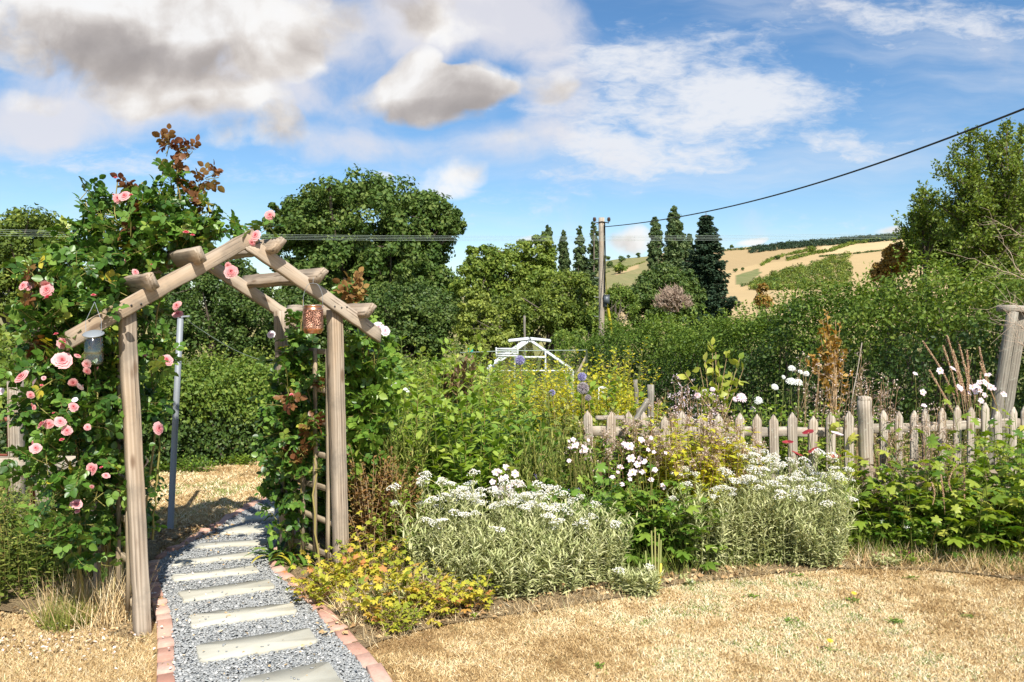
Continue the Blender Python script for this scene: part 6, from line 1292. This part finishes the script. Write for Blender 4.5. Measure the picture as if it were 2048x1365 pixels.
# ------------------------------------------------------------------ climbing rose on the left, and the climber on the trellis
def climber(name, label, blobs, canes, leafm, leaf, dens, redblobs=(), cat='climbing rose', redm='rose_red', tint=(.42, .22), caner=.007):
    """blobs: (px,py,rpx,rpy,d,rd); canes: lists of (px,py,d)"""
    root = thing(name, label, cat, at(*canes[0][0])); cb = Buf(); lb = Buf(); rb = Buf()
    for cn in canes:
        p = np.array([at(*q) for q in cn]); s0 = np.linspace(0, 1, len(p)); s = np.linspace(0, 1, 16); pt = np.stack([np.interp(s, s0, p[:, i]) for i in range(3)], -1)
        pt[1:-1] = .25 * pt[:-2] + .5 * pt[1:-1] + .25 * pt[2:]; pt[1:-1] += rng.normal(size=(14, 3)) * .006
        cb.tube(pt, np.linspace(caner, caner * .45, 16), 7, float(rng.uniform(.2, .9)), cap=False)
        n = 26; i = rng.integers(0, 15, n); f_ = rng.uniform(0, 1, (n, 1)); q = pt[i] * (1 - f_) + pt[i + 1] * f_; cb.inst(T_TRI, q, rdir(n), rdir(n), .016, .3)      # thorns
    for bl, red in [(x, 0) for x in blobs] + [(x, 1) for x in redblobs]:
        px, py, rx, ry, d, rd = bl[:6]; dn = (bl[6] if len(bl) > 6 else 1.0) * (.42 if red else 1); c = at(px, py, d); R3 = np.array([rx / F * d, rd, ry / F * d]); vol = (R3[0] * R3[2] + R3[0] * R3[1] + R3[1] * R3[2]); ns = max(2, int(dens * vol * dn))
        dd = rdir(ns); r = rng.uniform(0, 1, ns) ** .4; st = c + dd * r[:, None] * R3 * .85; dv = nrm(dd * .8 + rdir(ns, .35)); l = rng.uniform(.05, .17, ns) * min(1, max(.3, R3.min() / .14))
        en = st + dv * l[:, None]; cb.tubes(np.stack([st - dv * .05, st * .5 + en * .5 + rng.normal(size=st.shape) * .008, en], 1), np.array([[.0026, .002, .0012]]), 4, .5)
        m = 5; i = np.repeat(np.arange(ns), m); t = np.tile(np.linspace(.1, 1, m), ns); P_ = st[i] + dv[i] * (l[i] * t)[:, None]; pd = nrm(rdir(ns * m) + dv[i] * .5); pl = rng.uniform(.03, .06, ns * m) * leaf / .05
        cb.tubes(np.stack([P_, P_ + pd * pl[:, None]], 1), .0011, 3, .4)
        # five leaflets per leaf
        j = np.repeat(np.arange(ns * m), 5); kf = np.tile([1.0, .72, .72, .38, .38], ns * m); sgn = np.tile([0, 1, -1, 1, -1], ns * m).astype(float)
        side = nrm(np.cross(pd, rdir(ns * m)))[j]; Q_ = P_[j] + pd[j] * (pl[j] * kf)[:, None] * 1.3; D_ = nrm(pd[j] * np.where(sgn == 0, 1, .45)[:, None] + side * sgn[:, None] + np.array([0, 0, -.12])); nv = nrm(np.cross(pd[j], side)); nv = nv * np.sign(nv[:, 2:3] + 1e-6) + np.array([0, -.12, .25])
        k = len(j); (rb if red else lb).inst(T_ROSE, Q_, D_, nv + rng.normal(size=(k, 3)) * .22, leaf * rng.uniform(.62, 1.1, k) * np.where(sgn == 0, 1.1, .9), np.clip(rng.normal(tint[0], tint[1], ns * m)[j] + rng.normal(0, .06, k), 0, 1))
    obj('canes', cb, M['cane'], root, smooth=True); obj('foliage', lb, M[leafm], root, smooth=True)
    if rb.n: obj('young_foliage', rb, M[redm], root, smooth=True)
    return root
rose = climber('climbing_rose', 'big climbing rose with pink blooms covering the left side of the garden arch',
    [(130, 640, 85, 70, 3.9, .22), (190, 590, 80, 60, 4.1, .25), (250, 500, 95, 60, 4.25, .22), (330, 470, 75, 60, 4.3, .2), (220, 440, 60, 35, 4.3, .15), (370, 500, 45, 40, 4.3, .15), (400, 460, 40, 30, 4.3, .12), (350, 400, 36, 40, 4.35, .10, .8), (350, 345, 18, 24, 4.35, .05, .7), (180, 400, 22, 26, 4.3, .08, .7), (430, 430, 38, 22, 4.35, .08, .6),
     (290, 410, 32, 26, 4.35, .10, .7), (160, 480, 35, 40, 4.25, .12, .7), (105, 560, 70, 45, 3.95, .18, .8), (70, 620, 30, 40, 3.9, .10, .4), (110, 740, 62, 55, 3.85, .18), (88, 820, 38, 55, 3.85, .14, .9), (160, 830, 75, 70, 3.9, .22), (130, 920, 75, 60, 3.9, .22, .8), (200, 960, 50, 60, 4.0, .22, .8), (125, 1000, 40, 40, 3.85, .15, .6), (140, 1060, 60, 50, 3.9, .2, .5), (200, 1090, 45, 60, 4.15, .2, .6),
     (210, 730, 40, 90, 4.15, .2), (215, 880, 35, 80, 4.15, .18), (290, 545, 30, 22, 4.75, .10, .9), (395, 490, 34, 24, 4.8, .10, .9), (310, 700, 25, 50, 4.35, .14, .9), (305, 820, 22, 60, 4.35, .14, .8), (302, 940, 12, 50, 4.45, .10, .35), (300, 1050, 10, 40, 4.45, .08, .25), (300, 600, 22, 50, 4.4, .12, .9), (505, 460, 26, 10, 4.3, .04, .8), (470, 470, 30, 16, 4.35, .05, .5), (530, 455, 14, 14, 4.3, .03, .9), (215, 625, 30, 14, 3.75, .04, .8), (305, 735, 20, 14, 3.75, .04, .8), (230, 1000, 30, 100, 4.2, .16, .8), (150, 700, 60, 60, 4.0, .22, .9)],
    [[(150, 1215, 4.0), (165, 1080, 4.0), (150, 1000, 3.95), (155, 900, 3.9), (120, 780, 3.9)], [(165, 1215, 4.0), (158, 1040, 3.9), (152, 940, 3.85), (200, 860, 3.9), (190, 700, 4.0)], [(225, 1200, 4.15), (240, 1080, 4.2), (250, 900, 4.2), (240, 700, 4.2), (260, 560, 4.2), (300, 430, 4.3), (345, 330, 4.35)],
     [(200, 1190, 4.1), (225, 1050, 4.15), (235, 850, 4.2), (210, 650, 4.1), (240, 520, 4.2), (230, 440, 4.3), (235, 365, 4.3)], [(240, 1180, 4.3), (252, 1000, 4.3), (262, 800, 4.4), (290, 640, 4.4), (330, 520, 4.35), (420, 430, 4.35)], [(250, 1170, 4.3), (300, 1000, 4.4), (312, 850, 4.4), (300, 700, 4.4), (330, 560, 4.4), (400, 470, 4.35), (520, 455, 4.3)],
     [(152, 940, 3.85), (100, 870, 3.8), (50, 840, 3.8)], [(155, 1000, 3.9), (110, 960, 3.8), (70, 930, 3.8)], [(170, 700, 4.0), (110, 620, 3.9), (60, 580, 3.85)], [(250, 560, 4.2), (190, 470, 4.25), (170, 400, 4.3)], [(225, 900, 4.1), (200, 750, 4.1), (150, 640, 4)], [(262, 1180, 4.2), (245, 950, 4.15), (252, 760, 4.15), (220, 640, 4.1)], [(340, 480, 4.3), (360, 400, 4.35), (350, 310, 4.35)], [(300, 450, 4.3), (290, 400, 4.35), (285, 365, 4.35)], [(305, 1080, 4.4), (318, 900, 4.4), (325, 800, 4.4)], [(215, 1200, 4.2), (210, 1000, 4.2), (180, 850, 4.1), (170, 780, 4)]],
    'rose_leaf', .043, 410, [(368, 303, 16, 8, 4.35, .04, 1.0), (336, 298, 6, 6, 4.35, .02, 1.2), (352, 328, 18, 12, 4.35, .05, .6), (425, 355, 14, 12, 4.35, .04, 1.2), (405, 385, 18, 16, 4.35, .05, .9), (420, 405, 10, 14, 4.35, .04, .9), (270, 430, 12, 10, 4.3, .03, .8), (280, 375, 14, 10, 4.35, .04, .7), (240, 455, 10, 8, 4.2, .03, .8), (60, 690, 30, 12, 3.8, .05, .5), (45, 600, 16, 20, 3.8, .05, .6), (75, 560, 14, 10, 3.8, .04, .6)])
BL = [(540, 431, .040, 4.25, 0), (512, 472, .038, 4.25, 2), (504, 486, .03, 4.25, 1), (250, 393, .036, 4.2, 2), (236, 398, .034, 4.22, 1), (262, 391, .022, 4.2, 3), (231, 357, .020, 4.3, 3), (227, 390, .012, 4.25, 3), (158, 461, .014, 4.2, 3), (240, 517, .034, 4.1, 2), (245, 524, .028, 4.1, 1), (270, 545, .026, 4.05, 1), (271, 556, .024, 4.05, 2), (95, 580, .046, 3.72, 0), (97, 597, .036, 3.7, 3), (92, 568, .03, 3.72, 2),
      (187, 592, .020, 3.85, 3), (148, 593, .015, 3.85, 3), (126, 686, .042, 3.68, 1), (125, 722, .052, 3.62, 0), (174, 728, .03, 3.68, 1), (175, 742, .028, 3.68, 2), (45, 755, .044, 3.62, 0), (146, 765, .034, 3.66, 1), (62, 790, .024, 3.62, 2), (83, 772, .014, 3.62, 3), (146, 815, .032, 3.66, 1), (107, 827, .013, 3.62, 3), (120, 845, .038, 3.62, 0), (86, 850, .040, 3.62, 1), (98, 848, .03, 3.64, 2), (134, 862, .034, 3.64, 1), (72, 897, .03, 3.62, 2),
      (190, 940, .036, 3.68, 0), (182, 935, .026, 3.7, 1), (203, 936, .016, 3.68, 3), (152, 1010, .034, 3.72, 1), (355, 613, .036, 4.2, 1), (356, 630, .036, 4.2, 0), (332, 722, .046, 4.15, 0), (316, 858, .038, 4.1, 2), (462, 544, .046, 4.0, 0), (457, 532, .024, 4.0, 1), (372, 467, .032, 4.15, 3), (385, 472, .024, 4.15, 3), (303, 530, .010, 4.1, 3), (110, 1130, .0, 0, 0), (290, 712, .018, 4.1, 1), (268, 640, .0, 0, 0), (70, 766, .028, 3.64, 4), (88, 640, .0, 0, 0), (150, 800, .018, 3.6, 4), (220, 700, .0, 0, 0)]
for px, py, r, d, k in list(BL):
    if r and k != 3 and px < 215 and py > 560 and rng.uniform() < .9: BL.append((px + rng.normal() * 26, py + rng.normal() * 22, r * rng.uniform(.45, .75), d + .02, int(rng.choice([0, 1, 2, 0, 1, 3, 4]))))
for px, py, r, d, k in BL:
    if not r: continue
    c = at(px, py, d); f_ = np.array([rng.normal() * .8, -1 + rng.normal() * .4, .4 + rng.normal() * .6]) if k != 3 else np.array([rng.normal() * .3, -.4, 1]); place('bud' if k == 3 and r < .03 else 'bloom', ROSE[k if k != 0 or rng.uniform() < .8 else 4], rose, aim(c, f_, r * rng.uniform(.58, .8)))
cl2 = climber('climbing_rose', 'leafy climber twining over the trellis on the right side of the arch',
    [(600, 720, 38, 34, 5.0, .15), (590, 780, 42, 50, 4.95, .16), (600, 860, 42, 50, 4.95, .16), (585, 930, 42, 45, 4.95, .14), (590, 985, 24, 26, 4.98, .10, .7), (560, 1010, 26, 40, 5.1, .10, .9), (565, 930, 30, 40, 5.15, .12, .8), (600, 640, 22, 36, 5.05, .06, .5), (612, 820, 22, 50, 4.95, .10, .7), (560, 820, 34, 60, 5.15, .12, .9), (545, 880, 25, 50, 5.2, .10, .6), (590, 1060, 25, 25, 5.0, .08, .8)],
    [[(600, 1120, 5.0), (605, 1000, 5.0), (595, 850, 5.0), (600, 700, 5.0), (605, 600, 5.05)], [(640, 1140, 4.8), (630, 1000, 4.85), (632, 850, 4.9), (610, 750, 4.9), (580, 680, 5)], [(580, 1110, 5.1), (570, 980, 5.15), (560, 850, 5.15), (570, 740, 5.1)], [(600, 900, 4.95), (560, 850, 5.0), (540, 780, 5.05)]],
    'rose_leaf', .042, 560, [(610, 905, 8, 8, 4.8, .03, 1), (625, 845, 10, 8, 4.8, .03, 1), (585, 915, 12, 8, 4.8, .03, 1), (640, 775, 8, 6, 4.8, .03, 1), (585, 800, 8, 8, 4.8, .03, .9), (560, 905, 8, 6, 4.9, .03, 1)], tint=(.40, .22))
for px, py, r, d, k in ((542, 670, .022, 4.9, 4), (583, 791, .016, 4.75, 3), (597, 672, .0, 0, 0)):
    if r: place('bloom' if k == 4 else 'bud', ROSE[k], cl2, aim(at(px, py, d), np.array([.1, -1, .4]), r))
cl3 = climber('climbing_rose', 'dark leafy climber spilling out to the right of the right arch post', [(730, 720, 34, 40, 5.1, .14), (730, 790, 42, 50, 5.2, .18), (725, 850, 40, 50, 5.2, .18), (760, 740, 30, 30, 5.2, .12, .8), (735, 665, 22, 28, 5.1, .08, .7), (715, 930, 26, 60, 5.2, .14, .7), (690, 590, 16, 22, 5.1, .05, .6), (760, 660, 12, 14, 5.1, .04, .6)],
    [[(700, 1120, 5.1), (710, 950, 5.15), (725, 800, 5.2), (740, 680, 5.1), (700, 585, 5.1)], [(715, 1120, 5.2), (725, 900, 5.2), (750, 760, 5.2), (765, 660, 5.1)]], 'lobed', .052, 560, [(700, 580, 14, 10, 5.1, .03, 1.2), (708, 592, 10, 10, 5.1, .03, .8)], redm='rust_leaf', tint=(.4, .2))
place('bloom', ROSE[4], cl3, aim(at(757, 656, 5.0), np.array([.3, -1, .3]), .035)); place('bloom', ROSE[4], cl3, aim(at(770, 662, 5.0), np.array([.5, -1, .2]), .028))
# loose greenery on the left behind the rose
herb('weedy_shrub', 'low weedy green growth at the left edge under the rose', 'weeds', [(X(40, 4.6), 4.6, .45, .35), (X(-60, 5), 5.0, .5, .4)], 320, .50, .045, 'grassy', T_LANCE, 24, .3, .3, .05, .002, tint=(.4, .25), width=2)
herb('weedy_shrub', 'darker weeds behind the lower rose canes', 'weeds', [(X(160, 4.9), 4.9, .4, .25)], 120, .55, .05, 'lobed', T_LANCE, 24, .3, .3, .05, .002, tint=(.3, .25), width=2)
edgeplant('wild plants along the foot of the low hedge beyond the path', 440, 928, .55, .12, 60, 'lush', None, 0, 0, g_='weeds at the hedge foot'); edgeplant('green weeds at the nearer left end of the low hedge foot', 345, 945, .4, .15, 60, 'lobed', None, 0, 0, g_='weeds at the hedge foot')

# ------------------------------------------------------------------ grasses, litter, lawn
def vnoise(x, y, f, seed):
    g_ = np.random.default_rng(seed).uniform(-1, 1, (64, 64)); X_ = (x * f) % 64; Y_ = (y * f) % 64; i = X_.astype(int) % 64; j = Y_.astype(int) % 64; a = X_ - np.floor(X_); c = Y_ - np.floor(Y_); a = a * a * (3 - 2 * a); c = c * c * (3 - 2 * c)
    i2 = (i + 1) % 64; j2 = (j + 1) % 64; return (g_[i, j] * (1 - a) + g_[i2, j] * a) * (1 - c) + (g_[i, j2] * (1 - a) + g_[i2, j2] * a) * c
def inpoly(x, y, P_): return infield(np.asarray(x), np.asarray(y), [tuple(p) for p in P_])
PATH = np.concatenate([LG, RG[::-1]]); c_ = PATH.mean(0)
def wide_edge(o): # path outline including the bricks
    l, _ = resample(LG, 60); r, _ = resample(RG, 60); dl = np.gradient(l, axis=0); dr = np.gradient(r, axis=0); nl = nrm(np.c_[-dl[:, 1], dl[:, 0]]); nr = nrm(np.c_[dr[:, 1], -dr[:, 0]]); return np.concatenate([l + nl * o, (r + nr * o)[::-1]])
PW_ = wide_edge(.10)
def grass(name, n, xr, yr, h, m_, test, tint=(.5, .25), lean=.9, dscale=True, wid=.05, tm=T_TRI, z0=.0, wf=None):
    x = rng.uniform(*xr, n)
    y = yr[0] * (yr[1] / yr[0]) ** rng.uniform(0, 1, n) if dscale else rng.uniform(*yr, n); w = test(x, y)
    if wf is not None: w &= rng.uniform(size=n) < np.clip(.85 + .75 * vnoise(x, y, 3.1, 9) + .6 * vnoise(x, y, 11, 10), .62, 1)
    x, y = x[w], y[w]; k = len(x)
    if wf is not None: tt = wf(x, y)
    else: tt = 0
    P_ = np.c_[x, y, gz(x, y) + z0]; D_ = nrm(np.c_[rng.normal(size=(k, 2)) * lean, np.ones(k)]); hh = h * rng.uniform(.5, 1.3, k); sc = np.stack([wid * np.ones(k) * rng.uniform(.7, 1.4, k) * (1 + y * .10), hh, hh], -1)
    b = Buf(); b.inst(tm, P_, D_, rdir(k), sc, np.clip(rng.normal(*tint, k) + tt, 0, 1)); return obj(name, b, M[m_], kind='stuff')
def patchy(x, y): return vnoise(x, y, 1.1, 1) * .30 + vnoise(x, y, 4.5, 2) * .28 + vnoise(x, y, 14, 3) * .24 - .04
def patchy_old(x, y): return .16 * np.sin(x * 2.3 + np.sin(y * 1.7) * 2) * np.cos(y * 2.9 + x * .7) + .10 * np.sin(x * 9 + y * 5) * np.cos(y * 11 - x * 4)
grass('lawn_grass', 560000, (-.95, 4.4), (2.9, 5.25), .022, 'straw', lambda x, y: (y < bed_front(x) + .04) & ~inpoly(x, y, PW_) & (x > np.interp(y, [2.5, 3.4, 3.72, 4], [-.2, -.52, -.76, -.9])) & (np.abs(x) < y * .72 + .1), tint=(.50, .20), lean=1.3, wid=.0032 / .12, wf=patchy)
grass('lawn_grass_beyond', 150000, (-4.2, .2), (4.9, 13.0), .030, 'straw', lambda x, y: ~inpoly(x, y, PW_) & (x < np.interp(y, [4.5, 5.5, 8, 13], [-2.0, -1.3, -1.6, -1.4])) & (x > np.interp(y, [5, 6.4, 7.4, 8.2, 9.6, 13], [-3.9, -4.4, -4.2, -3.6, -2.4, -1.0])), tint=(.46, .22), lean=1.1, wid=.0045 / .12, wf=lambda x, y: patchy(x, y) * 1.3)
grass('lawn_grass_left', 130000, (-2.9, -1.45), (2.6, 4.15), .028, 'straw', lambda x, y: ~inpoly(x, y, PW_) & (x < np.interp(y, [2.5, 3.4, 4.2], [-1.2, -1.58, -1.9]) + .2) & (np.abs(x) < y * .72 + .1), tint=(.46, .22), lean=1.3, wid=.0032 / .12)
# dead brown patches of thatch
grass('dry_edge_grass', 26000, (-.85, 3.6), (3.7, 5.3), .085, 'straw', lambda x, y: (np.abs(y - bed_front(x) - .02) < .07 + .05 * np.sin(x * 6)) & ~inpoly(x, y, PW_), tint=(.42, .25), lean=.9, wid=.0035 / .12, tm=T_BLADE)
grass('dry_tall_grass', 1700, (-2.45, -1.78), (3.85, 4.35), .26, 'straw', lambda x, y: (np.hypot((x + 2.24) / .28, (y - 4.08) / .17) < 1), tint=(.5, .2), lean=.35, wid=.005 / .12, tm=T_BLADE)
grass('green_edge_grass', 1800, (-2.55, -2.2), (3.8, 4.1), .16, 'grassy', lambda x, y: (np.hypot((x + 2.32) / .12, (y - 4.0) / .10) < 1), tint=(.6, .2), lean=.35, wid=.006 / .12, tm=T_BLADE)
grass('border_grass', 5000, (-1.2, -.2), (3.8, 5.0), .16, 'straw', lambda x, y: (np.hypot((x + .72) / .42, (y - 4.35) / .40) < 1) & ~inpoly(x, y, PW_), tint=(.65, .25), lean=.7, wid=.005 / .12, tm=T_BLADE)
grass('undergrowth_grass', 11000, (-1.1, 3.8), (4.6, 5.9), .20, 'grassy', lambda x, y: (y > bed_front(x) + .10), tint=(.35, .25), lean=.45, wid=.006 / .12, tm=T_BLADE)
grass('right_corner_grass', 2600, (2.2, 3.6), (4.75, 5.1), .14, 'straw', lambda x, y: y > bed_front(x) + .02, tint=(.5, .25), lean=.6, wid=.005 / .12, tm=T_BLADE)
def litter(name, n, test, xr, yr, size, m_, z=.02, tint=(.5, .3), tm=T_FOLD):
    x = rng.uniform(*xr, n); y = rng.uniform(*yr, n); w = test(x, y); x, y = x[w], y[w]; k = len(x); b = Buf(); D_ = rdir(k); D_[:, 2] *= .25
    b.inst(tm, np.c_[x, y, gz(x, y) + z + rng.uniform(0, .02, k)], D_, nrm(np.array([0, 0, 1.]) + rng.normal(size=(k, 3)) * .4), size * rng.uniform(.4, 1.2, k), np.clip(rng.normal(*tint, k), 0, 1)); obj(name, b, M[m_], kind='stuff')
onleft = lambda x, y: (x < np.interp(y, [2.5, 3.4, 3.9, 4.6], [-1.3, -1.66, -1.86, -2.0]))
litter('dead_leaf_litter', 1900, lambda x, y: onleft(x, y) & (np.hypot((x + 2.2) / .6, (y - 4.0) / .36) < 1), (-3.2, -1.5), (3.5, 4.6), .026, 'soil_chip', .02, (.5, .3))
litter('fallen_petals', 1500, lambda x, y: onleft(x, y) & (rng.uniform(size=len(x)) < np.exp(-((x + 2.35) / .45) ** 2 - ((y - 3.72) / .16) ** 2)), (-3.1, -1.5), (3.2, 4.2), .020, 'petal_litter', .028, (.6, .3))
litter('path_debris', 900, lambda x, y: inpoly(x, y, PW_) & (rng.uniform(size=len(x)) < .5), (-2.6, -.4), (2.9, 5.6), .020, 'soil_chip', .022, (.75, .2))
litter('path_petals', 520, lambda x, y: inpoly(x, y, PW_) & (x < np.interp(y, [3, 3.6, 4, 4.6, 5.2], [-1.35, -1.45, -1.55, -1.75, -1.9])), (-2.6, -.4), (3.1, 4.8), .020, 'petal_litter', .026, (.8, .2))
litter('bed_litter', 3500, lambda x, y: y > bed_front(x) - .03, (-1.0, 4), (3.8, 5.6), .04, 'soil_chip', .02, (.45, .3))
litter('lawn_debris', 420, lambda x, y: (y < bed_front(x)) & ~inpoly(x, y, PW_) & (x > -.75), (-.9, 4), (2.9, 5), .020, 'soil_chip', .02, (.8, .2))
litter('pole_foot_litter', 1400, lambda x, y: np.hypot((x + 2.5) / .45, (y - 5.7) / .30) < 1, (-3.1, -2.0), (5.3, 6.2), .035, 'soil_chip', .012, (.4, .25))
# lawn weeds
for px, py, s, lab in ((1708, 1207, 1.0, 'flat green rosette weed with a single yellow dandelion flower'), (1505, 1198, .9, 'flat green weed on the lawn below the big white mound'), (1790, 1248, 1.1, 'darkest green weed rosette in the middle of the dry lawn'), (1940, 1238, .7, 'small faded weed on the lawn at the right'), (1583, 1248, .8, 'thin low weed on the lawn left of the darkest one'), (1200, 1338, .7, 'small green weed on the lawn near the bottom edge'), (1660, 1305, .7, 'scrappy weed low on the lawn below the dandelion'), (1825, 1160, .9, 'weed rosette on the lawn close to the magenta flowers'), (1590, 1155, .9, 'dark weed at the lawn edge under the white mound')):
    c = gp(px, py); r_ = thing('lawn_weed', lab, 'weed', c, 'flat weeds in the dry lawn'); n = 22; a = rng.uniform(0, 6.28, n); b = Buf(); D_ = np.c_[np.cos(a), np.sin(a), rng.uniform(.1, .6, n)]
    b.inst(T_LANCE, np.tile(c + [0, 0, .012], (n, 1)) + rng.normal(size=(n, 3)) * [.02, .012, .002], D_, np.tile([0, 0, 1.], (n, 1)) + rng.normal(size=(n, 3)) * .2, np.stack([np.full(n, .06), np.full(n, .05), np.full(n, .05)], -1) * s * .7 * rng.uniform(.6, 1.2, (n, 1)), rng.uniform(.2, .8, n)); obj('leaves', b, M['lobed'], r_)
    if 'dandelion' in lab:
        b = Buf(); e = c + [0, 0, .055]; b.tube([c, e], .0015, 5, .3); obj('stalk', b, M['green_stem'], r_); place('flower', DAND, r_, aim(e, (0, -.3, 1), .016))
